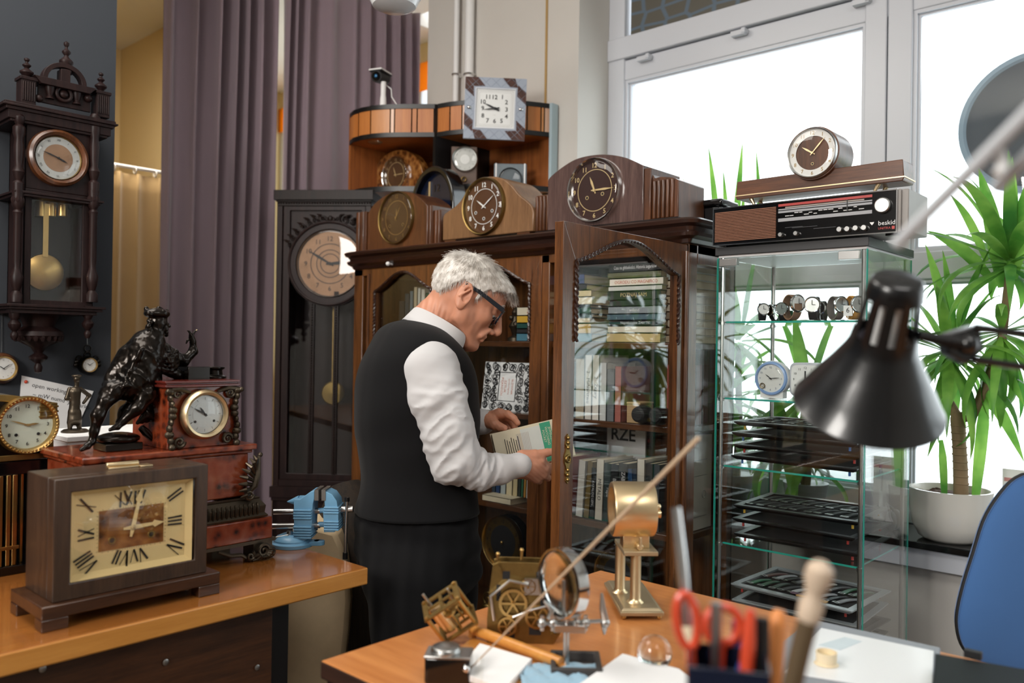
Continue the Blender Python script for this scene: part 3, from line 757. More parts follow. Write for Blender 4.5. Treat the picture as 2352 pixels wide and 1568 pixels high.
def numeral(strokes, ang):
    u = Vector((math.sin(ang), math.cos(ang)))
    k0 = min(ix / abs(u.x) if abs(u.x) > 1e-4 else 9, iz / abs(u.y) if abs(u.y) > 1e-4 else 9) * 1.14
    k1 = min(dx / abs(u.x) if abs(u.x) > 1e-4 else 9, dh / abs(u.y) if abs(u.y) > 1e-4 else 9) * .9
    pv = Vector((u.y, -u.x))
    for o0, o1, wd in strokes:
        p = u * k0 + pv * o0 * .0065; q = u * k1 + pv * o1 * .0065 * 1.2
        stroke((p.x, dcz + p.y), (q.x, dcz + q.y), wd)
T_, t_ = .0036, .0016
I = lambda o: (o, o, T_)
V = lambda o: [(o, o - .9, T_), (o, o + .9, t_)]
X = lambda o: [(o - .8, o + .8, T_), (o + .8, o - .8, t_)]
nm = {1: [I(0)], 2: [I(-.5), I(.5)], 3: [I(-1), I(0), I(1)], 4: [I(-1.4)] + V(.5), 5: V(0), 6: V(-.6) + [I(1.3)], 7: V(-1.1) + [I(.8), I(1.7)], 8: V(-1.7) + [I(0), I(.9), I(1.8)], 9: [I(-1.4)] + X(.4), 10: X(0), 11: X(-.5) + [I(1.2)], 12: X(-1) + [I(.7), I(1.6)]}
for h_, st in nm.items():
    ang = {1: .34, 2: 1.02, 4: PI - 1.02, 5: PI - .34, 7: PI + .34, 8: PI + 1.02, 10: -1.02, 11: -.34}.get(h_, 2 * PI * h_ / 12)
    numeral(st, ang)
for i in range(60):
    a = 2 * PI * i / 60; u = Vector((math.sin(a), math.cos(a))); k = min(ix / max(abs(u.x), 1e-4), iz / max(abs(u.y), 1e-4)) * 1.03
    stroke((u.x * k, dcz + u.y * k), (u.x * k * 1.04, dcz + u.y * k * 1.04), .0007)
for sx_ in (-.38, .38): m.torus((sx_ * ix * 1.6, dy - .0015, dcz - .02), .006, .0018, 3, n=16, m=6); m.prism(circ(.005, 12, dy - .002, (sx_ * ix * 1.6, dcz - .02)), (0, .0005, 0), 1)
m.build('dial', ['ivory', 'ink', 'burl', 'brassdull'], t)
m = MB()
m.ring([(-dx - .006, dy - .012, dz0 - .006), (dx + .006, dy - .012, dz0 - .006), (dx + .006, dy - .012, dz1 + .006), (-dx - .006, dy - .012, dz1 + .006)], [(-dx + .004, dy, dz0 + .004), (dx - .004, dy, dz0 + .004), (dx - .004, dy, dz1 - .004), (-dx + .004, dy, dz1 - .004)], (0, .004, 0)); m.build('bezel', 'ivory', t)
for nm_, ang, ln in (('hour_hand', R(88), .062), ('minute_hand', R(12), .078)):
    u = Vector((math.sin(ang), 0, math.cos(ang))); q = Vector((u.z, 0, -u.x)); p = Vector((0, dy - .006, dcz)); h = MB()
    h.prism([p - u * .018 - q * .002, p - q * .0042, p + u * ln * .62 - q * .003, p + u * ln * .68 - q * .007, p + u * ln * .8 - q * .004, p + u * ln, p + u * ln * .8 + q * .004, p + u * ln * .68 + q * .007, p + u * ln * .62 + q * .003, p + q * .0042, p - u * .018 + q * .002], (0, .0012, 0)); h.sph(p, .005)
    h.build(nm_, 'ivory', t)
m = MB(); m.box(-dx - .01, dx + .008, .017, .0185, dz0 - .008, dz1 + .008); m.build('dial_glass', 'domeglass', t)
PXF = -1.775                 # front plane of the pedestal
def pf(px, py, off=0): return PX(px, py, PXF + off)
yl = pf(192, 1045).y; yr = pf(581, 1018).y
t = thing('figural_clock', 'red marble mantel clock topped by a bronze bearded figure holding up a hand', 'clock', (PXF, (yl + yr) / 2, DZ), H90)
LF = lambda p: wmat(t).inverted() @ Vector(p)
X0 = LF((PXF, yl, 0)).x; X1 = LF((PXF, yr, 0)).x
ZS = LF(pf(581, 1018)).z; Zb = lambda py, px=560: LF(pf(px, py)).z
m = MB()
m.box(X0 - .005, X1 + .008, -.008, .235, ZS - .014, ZS); m.box(X0, X1, 0, .23, ZS - .022, ZS - .014)
m.box(X0 + .008, X1 - .008, .006, .225, Zb(1140), ZS - .022)
x6 = LF(pf(628, 1190)).x
m.box(X0 - .018, LF(pf(616, 1190)).x, -.02, .25, Zb(1232, 610), Zb(1183, 610))
m.build('marble_base', 'marble', t, bevel=.003)
m = MB(); zb0, zb1 = Zb(1183, 600), Zb(1138, 590)
xr = X1 + .012; vs = []
prof = [(.018, zb0), (.020, zb0 + .004), (.014, zb0 + .010), (.016, zb0 + (zb1 - zb0) * .55), (.004, zb1 - .006), (.006, zb1 - .003), (.0, zb1)]
for (x, y, nx, ny) in ((X0, .235, -1, 0), (X0, 0, -1, -1), (xr, 0, 1, -1), (xr, .235, 1, 0)):
    for d, z in prof: vs.append((x + nx * d, y + ny * d, z))
n = len(prof); m.add(vs, [(i * n + j, i * n + j + 1, (i + 1) * n + j + 1, (i + 1) * n + j) for i in range(3) for j in range(n - 1)])
k = int((xr - X0) / .011)
for i in range(k): x = X0 + (i + .5) * (xr - X0) / k; m.sph((x, -.013, zb0 + (zb1 - zb0) * .42), (.0042, .008, (zb1 - zb0) * .33), n=8, m=6)
for i in range(18): y = .006 + i * .0125; m.sph((xr + .013, y, zb0 + (zb1 - zb0) * .42), (.008, .0045, (zb1 - zb0) * .33), n=8, m=6)
m.build('gadroon_band', 'bronze2', t)
def scroll(m, c, r, turns, w_, plane='xz', s=1, a0=0.0, y=0.0, th=.006):
    pts = []
    for i in range(int(turns * 18) + 1):
        a = a0 + s * i * 2 * PI / 18; rr = r * (1 - i / (turns * 18) * .88)
        pts.append((c[0] + rr * math.cos(a), y - .004 * (i / (turns * 18)), c[1] + rr * math.sin(a)))
    m.tube(pts, [w_ * (1 - .5 * i / len(pts)) for i in range(len(pts))], 7)
m = MB(); zf = Zb(1232, 610)
m.box(X0 - .02, x6 - .004, -.018, .245, zf - .008, zf)
for sx_, xo in ((1, x6 - .012), (-1, X0 - .01)):
    for i in range(9):      # acanthus fronds of the corner foot
        a = R(200 + i * 22); u = Vector((math.cos(a), 0, math.sin(a)))
        m.tube([(xo - sx_ * .028 + u.x * .006, -.022, .022 + u.z * .006), (xo - sx_ * .028 + u.x * .018, -.03, .022 + u.z * .014), (xo - sx_ * .028 + u.x * .028, -.026, max(.003, .02 + u.z * .02))], [.003, .005, .0025], 6)
    scroll(m, (xo - sx_ * .03, .024), .016, 1.6, .0045, s=sx_, y=-.026)
    scroll(m, (xo - sx_ * .062, .016), .011, 1.4, .0038, s=-sx_, y=-.024, a0=1)
    scroll(m, (xo - sx_ * .004, .018), .014, 1.3, .005, s=sx_, y=-.018, a0=2)
    m.tube([(xo - sx_ * .07, -.02, .012), (xo - sx_ * .085, -.02, .022), (xo - sx_ * .11, -.02, .024), (xo - sx_ * .14, -.018, zf - .012)], [.004, .005, .005, .003], 7)
    m.box(min(xo, xo - sx_ * .05), max(xo, xo - sx_ * .05), -.016, .03, 0.001, zf - .004)
    m.sph((xo, -.01, .012), (.012, .012, .012)); m.sph((xo - sx_ * .06, -.012, .006), (.01, .01, .006))
    m.box(min(xo, xo - sx_ * .05), max(xo, xo - sx_ * .05), .18, .235, 0.001, zf - .004)
m.build('scroll_feet', 'bronze2', t)
m = MB(); p0 = LF(pf(560, 1135)); p1 = LF(pf(588, 1045))
for i in range(8):
    u = i / 7; st = Vector((p0.x + .012, -.012, p0.z + .005)).lerp(Vector((p1.x - .005, -.014, p1.z)), u * .75)
    ang = R(195 - 95 * u); L_ = .026 + .012 * math.sin(PI * u)
    d_ = Vector((math.cos(ang), 0, math.sin(ang)))
    m.tube([st, st + d_ * L_ * .6 + Vector((0, -.008, 0)), st + d_ * L_ + Vector((0, .002, -.003))], [.004, .0055, .002], 7)
m.tube([Vector((p0.x, -.008, p0.z)), Vector((p0.x + .02, -.014, p0.z + .02)), Vector((p1.x - .004, -.014, (p0.z + p1.z) / 2)), Vector((p1.x, -.012, p1.z))], [.006, .008, .008, .004], 8)
m.sph((p1.x + .004, -.012, p1.z + .002), .006)
scroll(m, (p0.x + .006, p0.z - .0), .012, 1.7, .004, s=-1, y=-.014)
m.build('leaf_mount', 'bronze2', t)
bx0, bx1 = LF(pf(392, 900)).x, LF(pf(548, 900)).x; bz1 = LF(pf(548, 872)).z
m = MB(); m.box(bx0, bx1, .012, .19, ZS, bz1 - .014); m.build('dial_block', 'marble', t, bevel=.002)
m = MB(); m.box(bx0 - .012, bx1 + .004, .0, .20, bz1 - .014, bz1 - .009); m.box(bx0 - .008, bx1, .004, .195, bz1 - .009, bz1 - .005); m.box(bx0 - .012, bx1 + .004, 0, .20, bz1 - .005, bz1); m.build('block_top', 'redtop', t, bevel=.001)
dc = LF(pf(469, 951)); rr_ = (LF(pf(469, 905)).z - LF(pf(469, 996)).z) / 2
dial(t, (dc.x, -.002, dc.z), rr_, 'silverdial', 'ink', ['l'] * 12, (10, 50), .2, rr=.8, centre='silverdial', centre_r=.62, holes=((-.5, -.35), (.5, -.35)), bezel='gold', bz=.24, bd=.012, hand='ink', rot=True, hl=(.45, .7), ringr=(.98,))
for s_ in (-1, 1):
    m = MB(); xx = (bx0 + .004) if s_ < 0 else (bx1 - .004)
    for i in range(9): m.sph((xx + s_ * .004 * math.sin(i), .004, ZS + .02 + i * .0135), (.008 + .003 * math.sin(i * 1.7), .009, .009), n=8, m=6)
    scroll(m, (xx - s_ * .02, ZS + .016), .013, 1.5, .0045, s=s_, y=.006)
    scroll(m, (xx - s_ * .014, bz1 - .03), .011, 1.4, .004, s=-s_, y=.006)
    m.tube([(xx, .004, bz1 - .02), (xx - s_ * .02, .004, bz1 - .018), (xx - s_ * .045, .006, bz1 - .026)], [.006, .006, .003], 7)
    m.sph((xx + s_ * .01, -.002, bz1 - .022), .006); m.sph((xx, -.002, ZS + .006), .008)
    m.build('corner_mount', 'bronze2', t)
FIG = t; FIGDEPTH = PXF - .09
K = 1 / 4.126
def fq(cx, cy, off=0.0): return LF(PX(180 + cx * K, 680 + cy * K, FIGDEPTH + off))
U = .000265
s = SDF(LF(PX(165, 1060, FIGDEPTH - .12)), LF(PX(490, 690, FIGDEPTH + .12)), .0022) if False else None
lo = fq(-20, 1480); hi = fq(1260, 60)
s = SDF((lo.x - .02, -.02, lo.z - .01), (hi.x + .02, .22, hi.z + .03), .0022)
def C(pts, rs, k=.006, **kw): s.chain([fq(*p) for p in pts], [r * U for r in rs], k, **kw)
C([(690, 430), (640, 560), (600, 740)], [115, 150, 150], .012)
C([(590, 455), (690, 650), (940, 740)], [75, 58, 36])                                # near arm resting
C([(940, 740), (1030, 750)], [36, 30])
for dx_, dz_ in ((0, -28), (20, 0), (10, 28)): C([(1030, 745 + dz_), (1080 + dx_, 750 + dz_), (1070 + dx_, 785 + dz_)], [16, 14, 11], .003)
C([(800, 520, -.02), (930, 590, -.03), (1000, 610, -.03)], [80, 58, 44])
C([(1000, 610, -.03), (1090, 520, -.03), (1085, 430, -.03)], [42, 34, 26])           # raised forearm
C([(1085, 430, -.03), (1070, 375, -.03)], [30, 24], .003)
C([(1075, 380, -.03), (1050, 335, -.03), (1030, 325, -.03)], [12, 10, 7], .002)
C([(1085, 375, -.03), (1100, 340, -.03), (1120, 320, -.03)], [10, 8, 6], .002)
C([(1060, 400, -.03), (1035, 420, -.03), (1020, 450, -.03)], [11, 9, 6], .002)
C([(700, 400), (735, 310)], [62, 60])                                                # neck
s.ell(fq(755, 255), (80 * U, 72 * U, 105 * U), .004)                                 # head
s.ell(fq(745, 165), (108 * U, 90 * U, 48 * U), .003)                                 # cap
s.cone(fq(838, 250), fq(862, 285), 10 * U, 14 * U, .003)
for i in range(14): s.ell(fq(775 + 50 * math.sin(i * 2.1) + 15, 330 + 40 * math.cos(i * 1.3), .012 * math.sin(i * 3)), (20 * U,) * 3, .002)
for i in range(12): s.ell(fq(740 + 95 * math.cos(i * .55), 145 + 28 * math.sin(i * 1.9), .02 * math.sin(i * 2)), (22 * U,) * 3, .002)
for i in range(8): s.ell(fq(672 + 12 * math.sin(i), 235 + i * 12, .014 * math.sin(i * 2)), (22 * U,) * 3, .002)
C([(600, 420, -.015), (470, 600, -.02), (330, 780, -.02), (245, 880, -.015)], [78, 98, 66, 22], .01)
for j in range(5):
    a = .012 * (j - 2)
    C([(560 + j * 10, 430 + j * 20, a + .015), (430 + j * 14, 640 + j * 24, a), (300 + j * 10, 830 + j * 14, a)], [14, 18, 8], .004)
for j in range(5):
    C([(640 + 15 * j, 400 + 30 * j, .020), (720 + 10 * j, 520 + 42 * j, .034), (840 + 12 * j, 560 + 36 * j, .022), (930 + 4 * j, 520 + 30 * j, .0)], [16, 19, 17, 10], .003)
C([(590, 760), (520, 830), (400, 880)], [150, 140, 90], .012)
C([(560, 800), (660, 860)], [140, 105], .012)
for j in range(7):
    C([(470 + 38 * j, 720 + 14 * j, .028), (440 + 34 * j, 840 + 10 * j, .032), (360 + 40 * j, 960 - 5 * j, .02)], [12, 16, 9], .004)
C([(300, 890), (240, 930)], [62, 45], .01)
C([(330, 930, .01), (250, 1000, .012), (185, 1130, .012), (150, 1280, .01), (130, 1370, .01)], [70, 54, 52, 34, 28], .008)
C([(125, 1380, .01), (85, 1420, .016), (30, 1455, .02)], [30, 24, 16], .004)
C([(600, 860, .01), (655, 930, .03)], [92, 66], .01)
C([(655, 940, .03), (560, 1060, .03), (430, 1180, .02)], [64, 52, 30], .008)
C([(430, 1185, .02), (370, 1235, .02), (300, 1265, .025)], [30, 26, 16], .004)
C([(560, 990, -.01), (450, 1090, -.01), (390, 1190, -.01)], [60, 50, 30], .01)
for j in range(5): C([(640 + 24 * j, 980, -.005), (640 + 22 * j, 1100 + 12 * j, .004), (560 + 44 * j, 1200 - 6 * j, 0)], [26, 28, 14], .006)
s.mesh('figure', 'bronze', FIG, None, lambda X_, Y_, Z_: -.0028 * (1 - 2 * np.abs(vn(X_ * 55 + Z_ * 42, Y_ * 30, Z_ * 26 - X_ * 30, 3))) * np.clip((fq(0, 420).z - Z_) / .02, 0, 1) * np.clip((Z_ - fq(0, 980).z) / .03, .12, 1) - .0008 * vn(X_ * 160, Y_ * 160, Z_ * 160, 4))
m = MB(); c = fq(378, 1345); m.sph(c, (170 * U, .045, 52 * U), 0, 20, 12)
m.box(c.x - 150 * U, c.x + 150 * U, c.y - .035, c.y + .035, ZS, c.z - 30 * U)
m.build('footstool', 'bronze', FIG, bevel=.002)
m = MB(); a = fq(735, 1400); b_ = fq(870, 790); m.box(a.x, b_.x, .03, .17, ZS, b_.z); m.tube([fq(590, 1240), fq(640, 1290), fq(720, 1370)], [.008, .010, .006], 8); m.build('seat_block', 'bronze', FIG, bevel=.002)
m = MB(); a = fq(985, 770); b_ = fq(1190, 665); m.box(a.x, b_.x, .06, .13, bz1 - .001, b_.z); a = fq(1300, 745)
m.lathe([(.0001, bz1), (.030, bz1), (.030, bz1 + .005), (.022, bz1 + .008), (.020, bz1 + .02), (.026, bz1 + .024), (.026, bz1 + .028), (.0001, bz1 + .028)], 20, 0, (a.x, .10, 0), caps=False); m.build('book_and_hat', 'bronze', FIG, bevel=.001)
m = MB(); m.tube([fq(1085, 360, -.03), fq(1110, 330, -.03), fq(1125, 318, -.03)], .0015, 6); m.build('gilt_ring', 'gold', FIG)
WX = -2.87
t = thing('wall_clock', 'tall carved dark wall clock with turned columns and brass pendulum', 'clock', (-3.05, PX(137, 362, WX).y, PX(137, 362, WX).z), H90)
LW = lambda p: wmat(t).inverted() @ Vector(p)
def wq(px, py, off=0.0): return LW(PX(px, py, WX + off))
q = .00150                     # metres per photo pixel on the clock front
FY = wq(137, 362).y            # local y of the front plane (negative = out of the wall)
x0, x1 = wq(62, 500).x, wq(222, 500).x; zt = wq(130, 262).z; zbm = wq(130, 702).z
m = MB(); m.box(x0, x0 + .02, FY + .02, -.002, zbm, zt); m.box(x1 - .02, x1, FY + .02, -.002, zbm, zt); m.box(x0, x1, -.012, -.002, zbm, zt)
m.box(x0, x1, FY + .018, FY + .03, wq(137, 440).z, zt)
zw0, zw1 = wq(130, 690).z, wq(130, 456).z; wx0, wx1 = wq(74, 570).x, wq(194, 570).x
m.ring([(x0, FY + .018, zbm), (x1, FY + .018, zbm), (x1, FY + .018, wq(137, 440).z), (x0, FY + .018, wq(137, 440).z)], [(wx0, FY + .018, zw0), (wx1, FY + .018, zw0), (wx1, FY + .018, zw1), (wx0, FY + .018, zw1)], (0, .014, 0))
m.build('case', 'darkplum', t, bevel=.002)
m = MB(); m.box(wx0, wx1, FY + .022, FY + .025, zw0, zw1); m.build('case_glass', 'domeglass', t)
m = MB()
def mould(px0, px1, py0, steps):  # stack of shallow slabs
    a = wq(px0, py0); b2 = wq(px1, py0); z = a.z
    for d, h_ in steps:
        m.box(a.x - d, b2.x + d, FY - d * .8 - .002, -.002, z - h_, z); z -= h_
m = MB(); mould(22, 252, 232, [(.016, .008), (.022, .006), (.012, .010), (.004, .026), (-.004, .008)])
m.build('moulding', 'darkplum', t, bevel=.001); m = MB(); mould(38, 232, 436, [(.008, .007), (.0, .008)]); m.build('moulding', 'darkplum', t, bevel=.001)
m = MB(); mould(28, 226, 697, [(.018, .008), (.010, .008), (-.004, .012)])
m.build('moulding', 'darkplum', t, bevel=.001)
colp = [(.011, 0), (.016, .0), (.017, .03), (.010, .04), (.014, .055), (.018, .075), (.011, .095), (.013, .12), (.015, .17), (.012, .205), (.018, .225), (.018, .25), (.010, .26), (.016, .275), (.017, .29), (.012, .30)]
for cx in (46, 220):
    m = MB(); a = wq(cx, 262); b2 = wq(cx, 438); c2 = wq(cx, 694); H1 = a.z - b2.z; H2 = b2.z - c2.z; xx = a.x
    m.lathe([(r, b2.z + h / .30 * H1) for r, h in colp], 16, 0, (xx, FY + .006, 0))
    low = [(.018, 0), (.018, .03), (.010, .045), (.016, .07), (.019, .10), (.012, .125), (.010, .14), (.012, .16), (.012, .34), (.015, .355), (.010, .365), (.018, .385), (.016, .42), (.018, .44)]
    m.lathe([(r, c2.z + h / .44 * H2) for r, h in low], 16, 0, (xx, FY + .006, 0))
    for i in range(6): a_ = PI * i / 5; m.sph((xx + .014 * math.cos(a_), FY + .006 - .014 * math.sin(a_), b2.z - .03), (.006, .006, .012), n=6, m=5)
    m.build('turned_column', 'darkplum', t)
for cx in (38, 207):
    m = MB(); a = wq(cx, 718); m.box(a.x - .016, a.x + .016, FY + .0, FY + .04, a.z, a.z + .022); m.lathe([(.006, -.085), (.011, -.075), (.011, -.065), (.006, -.058), (.017, -.045), (.019, -.035), (.010, -.022), (.016, -.010), (.016, 0)], 14, 0, (a.x, FY + .018, a.z)); m.build('drop_finial', 'darkplum', t)
m = MB(); a = wq(112, 705)
m.lathe([(.001, -.215), (.010, -.21), (.013, -.195), (.008, -.182), (.026, -.168), (.028, -.160), (.012, -.148), (.022, -.13), (.060, -.11), (.074, -.092), (.070, -.078), (.045, -.062), (.050, -.045), (.062, -.02), (.085, -.005), (.09, 0)], 30, 0, (a.x, FY + .085, a.z))
for i in range(22): b2 = 2 * PI * i / 22; m.sph((a.x + .066 * math.cos(b2), FY + .085 + .066 * math.sin(b2), a.z - .096), (.008, .008, .016), n=6, m=5)
m.build('turned_pendant', 'darkplum', t)
def finial(px, py, h_, r, nm='finial'):
    m = MB(); a = wq(px, py); m.lathe([(rr * r, hh * h_) for rr, hh in ((.9, 0), (.95, .08), (.45, .14), (.6, .2), (1, .32), (1.0, .38), (.4, .5), (.3, .55), (.62, .64), (.62, .68), (.22, .76), (.2, .82), (.4, .88), (.4, .95), (.05, 1))], 14, 0, (a.x, FY + .02, a.z)); m.build(nm, 'darkplum', t)
for px_, py_ in ((66, 232), (237, 262)):
    a = wq(px_, py_); m = MB(); m.box(a.x - .021, a.x + .021, FY + .0, FY + .05, a.z - .01, a.z + .068); m.box(a.x - .025, a.x + .025, FY - .004, FY + .054, a.z + .066, a.z + .076)
    for i in range(6): m.cyl((a.x - .016 + i * .0064, FY - .001, a.z), (a.x - .016 + i * .0064, FY - .001, a.z + .06), .0026, n=6)
    m.build('crest_block', 'darkplum', t, bevel=.001)
finial(66, 182, .072, .02); finial(237, 213, .072, .019); finial(157, 166, .105, .021)
m = MB()
a = wq(150, 196); hw2 = (wq(226, 190).x - wq(84, 160).x) / 2; kx = hw2 / .105
m.prism([(a.x - hw2, FY - .01, a.z + .01), (a.x + hw2, FY - .01, a.z + .01), (a.x + hw2 - .02, FY - .01, a.z - .012), (a.x - hw2 + .02, FY - .01, a.z - .012)], (0, .06, 0))
m.ring([(a.x - .075 * kx * math.cos(PI * i / 16), FY, a.z + .01 + .062 * math.sin(PI * i / 16)) for i in range(17)] + [(a.x + .05, FY, a.z + .01), (a.x - .05, FY, a.z + .01)], [(a.x - .058 * kx * math.cos(PI * i / 16), FY, a.z + .012 + .045 * math.sin(PI * i / 16)) for i in range(17)] + [(a.x + .045, FY, a.z + .012), (a.x - .045, FY, a.z + .012)], (0, .03, 0))
m.box(a.x - .014, a.x + .014, FY - .004, FY + .035, a.z + .01, a.z + .05)
for px_, py_ in ((119, 182), (181, 196)):
    b2 = wq(px_, py_); m.lathe([(.014, -.055), (.008, -.045), (.013, -.03), (.015, -.015), (.008, -.004), (.014, .003)], 12, 0, (b2.x, FY + .015, b2.z - .005))
b2 = wq(150, 215); m.torus((b2.x, FY + .01, b2.z), .022, .006); m.sph((b2.x, FY + .01, b2.z), (.013, .008, .013))
m.box(wq(92, 230).x, wq(214, 230).x, FY + .02, FY + .03, wq(140, 240).z, a.z - .005)
for px_ in (93, 207): b3 = wq(px_, 224); m.sph((b3.x, FY + .015, b3.z - .0), .013)
m.build('pediment', 'darkplum', t, bevel=.001)
dial(t, (0, FY + .012, 0), .069, 'silverdial', 'ink', 'roman', (3, 48), .13, rr=.84, centre='copperdial', centre_r=.64, bezel=M['brassdull'], bz=.0, bd=.006, hand='ink', rot=True, hl=(.45, .72))
m = MB(); m.lathe([(.067, -.012), (.073, .008), (.081, .016), (.089, .010), (.093, -.014)], 48, 0, (0, FY + .01, 0), '-y', caps=False); m.build('dial_surround', 'walnut', t)
m = MB(); a = wq(113, 624, -.03); m.lathe([(.0001, .008), (.04, .006), (.058, .0), (.06, -.004), (.0001, -.006)], 36, 0, (a.x, FY + .07, a.z), '-y', caps=False); m.box(a.x - .008, a.x + .008, FY + .066, FY + .070, a.z + .05, zw1 - .01); m.build('pendulum', 'brass', t)
for px_ in (103, 127, 154):
    a = wq(px_, 480, -.04); m = MB(); m.cyl((a.x, FY + .08, a.z - .02), (a.x, FY + .08, a.z + .045), .016, n=20); m.cyl((a.x, FY + .08, a.z + .045), (a.x, FY + .08, a.z + .09), .002, n=6); m.build('weight', 'brass', t)
def hung_clock(px, py, x, r_, lab, name, frame, cat='clock', deep=.03, lyre=False):
    c = PX(px, py, x + deep); t = thing(name, lab, cat, (x, c.y, c.z), H90)
    m = MB(); m.lathe([(.0001, 0), (r_ * 1.25, 0), (r_ * 1.28, .012), (r_ * 1.1, deep), (r_ * .98, deep + .004), (r_ * .9, deep - .004), (.0001, deep - .004)], 32, 0, (0, 0, 0), '-y', caps=False)
    if lyre:
        for a in (R(35), R(90), R(145)): m.torus((r_ * 1.35 * math.cos(a), -.01, r_ * 1.35 * math.sin(a)), r_ * .42, r_ * .13, n=20, m=6)
        for a in (R(20), R(160), R(0), R(180)): m.sph((r_ * 1.5 * math.cos(a), -.01, r_ * 1.3 * math.sin(a)), (r_ * .35, .008, r_ * .35), n=10, m=6)
        m.torus((0, -.01, r_ * 2.3), r_ * .45, r_ * .1, n=20, m=6)
    m.build('case', frame, t)
    m = MB(); m.lathe([(r_ * .86, deep - .001), (r_ * .98, deep + .007), (r_ * 1.04, deep + .001)], 32, 0, (0, 0, 0), '-y', caps=False); m.build('bezel', 'brass', t)
    dial(t, (0, -(deep - .002), 0), r_ * .86, 'dialwhite', 'ink', 'arabic', (10, 9), .16, rr=.8, glass=True, rot=True)
    m = MB(); m.cyl((0, -.006, r_ * (1.3 if not lyre else 2.7)), (0, -.004, r_ * 4.5), .0008, n=5); m.cyl((0, 0, r_ * 4.5), (0, -.01, r_ * 4.5), .003, n=8); m.build('hanging_wire', 'steel', t)
hung_clock(8, 846, -3.05, .040, 'round brass-rimmed wall barometer clock cut by the left edge of the photo', 'round_wall_clock', 'walnut')
hung_clock(206, 838, -3.05, .025, 'tiny wall clock in a dark ornate lyre frame under the carved wall clock', 'miniature_wall_clock', 'bronze', lyre=True)
cr_ = [PX(50, 862, -3.045), PX(215, 898, -3.045), PX(168, 1000, -3.045), PX(40, 985, -3.045)]
m = MB(); m.prism([(p.x, p.y, p.z) for p in cr_], (-.003, 0, 0)); 
e1 = (cr_[1] - cr_[0]).normalized(); e2 = Vector((0, -e1.z, e1.y))
def scr(u, v, s_): p = cr_[0] + (cr_[1] - cr_[0]) * u + (cr_[3] - cr_[0]) * v + Vector((.0005, 0, 0)); m.text(s_, .020, p, e1, e2, 1)
scr(.38, .14, 'open working'); scr(.42, .30, '~ mW numd ~'); scr(.8, .33, 'A. Marka')
for k, (u, v) in enumerate(((.06, .1), (.72, .12))): p = cr_[0] + (cr_[1] - cr_[0]) * u + (cr_[3] - cr_[0]) * v; m.sph(p, .006, 2, 10, 6)
tag(m.build('handwritten_note', ['paper', 'ink', 'redplastic']), 'white handwritten note pinned askew to the charcoal wall with red pins', 'note')
BXL = -2.02
cR = PX(137, 960, BXL).y
zT, zB = PX(100, 905, BXL).z, PX(100, 1052, BXL).z
t = thing('abacus_clock', 'dark clock case with gilt upright bars, under the brass-cased clock', 'clock', (BXL, cR - .13, DZ), H90)
m = MB(); hz = zB - DZ - .002; m.box(-.15, .13, 0, .2, 0, .02); m.box(-.145, .125, .005, .195, hz - .03, hz); m.box(-.14, .12, .15, .19, .02, hz - .03); m.box(-.14, -.125, .01, .19, .02, hz - .03); m.box(.105, .12, .01, .19, .02, hz - .03); m.build('case', 'blackgloss', t, bevel=.002)
m = MB()
for i, px_ in enumerate((4, 22, 36)):
    x = PX(px_, 1150, BXL).y - (cR - .13)
    m.box(x - .004, x + .004, .006, .016, .02, hz - .03); m.box(x + .016, x + .022, .02, .03, .02, hz - .03)
m.box(-.14, x + .01, .004, .014, .055, .063); m.build('gilt_bars', 'brass', t, bevel=.001)
t = thing('brass_clock', 'brass-cased clock with greenish white Arabic dial at the left edge of the bench', 'clock', (BXL, cR - .13, zB), H90)
h_ = zT - zB
m = MB(); n = 12; top = [(-.13 + .25 * i / n, 0, h_ - .02 + .022 * math.sin(PI * i / n)) for i in range(n + 1)]
m.prism([(-.13, .004, 0), (.12, .004, 0)] + [(p[0], .004, p[2]) for p in top[::-1]], (0, .16, 0)); m.build('case', 'bronze', t, bevel=.002)
m = MB(); m.ring([(-.13, 0, 0), (.118, 0, 0)] + top[::-1], [(-.115, 0, .012), (.104, 0, .012)] + [(p[0] * .88, 0, p[2] - .014) for p in top[::-1]], (0, .006, 0))
m.box(.088, .124, -.004, .02, h_ - .055, h_ - .02)
for i in range(3): m.box(.086, .126, -.006, .02, h_ - .052 + i * .011, h_ - .048 + i * .011)
m.build('brass_frame', 'brassdull', t, bevel=.001)
dc = PX(62, 975, BXL); lx = dc.y - (cR - .13); rr_ = (PX(62, 913, BXL).z - PX(62, 1038, BXL).z) / 2
dial(t, (lx, -.002, dc.z - zB), rr_ * .88, plain('greenish_dial', 'c9d3c6', .3, coat=.3, var=.06), 'ink', 'arabic', (2, 48), .2, rr=.78, holes=((-.42, -.4), (.42, -.4)), hand='brass', hl=(.45, .7), bold=.02)
m = MB(); m.lathe([(rr_ * .86, .0), (rr_ * .9, .012), (rr_ * 1.02, .016), (rr_ * 1.06, .008), (rr_ * 1.06, -.004)], 48, 0, (lx, 0, dc.z - zB), '-y', caps=False)
for i in range(48): a = 2 * PI * i / 48; m.sph((lx + rr_ * .96 * math.cos(a), -.016, dc.z - zB + rr_ * .96 * math.sin(a)), .0028, n=6, m=4)
m.build('beaded_bezel', 'brass', t)
wb = PX(290, 1010, -2.22)
t = thing('white_box', 'white flat-topped box standing behind the bronze figure on the workbench', 'box', (-2.36, PX(270, 1010, -2.3).y, DZ))
zq = PX(290, 990, -2.3).z - DZ
m = MB(); m.box(-.12, .10, -.14, .15, 0, zq - .015); m.build('body', 'white', t, bevel=.003)
m = MB(); m.box(-.125, .105, -.145, .155, zq - .014, zq); m.build('lid', 'paper', t, bevel=.002)
sx = -2.36; base = PX(172, 1000, sx)
t = thing('statuette', 'small bronze statuette of a standing youth beside the wall note', 'statuette', (sx, base.y, DZ + zq), H90)
inv = wmat(t).inverted()
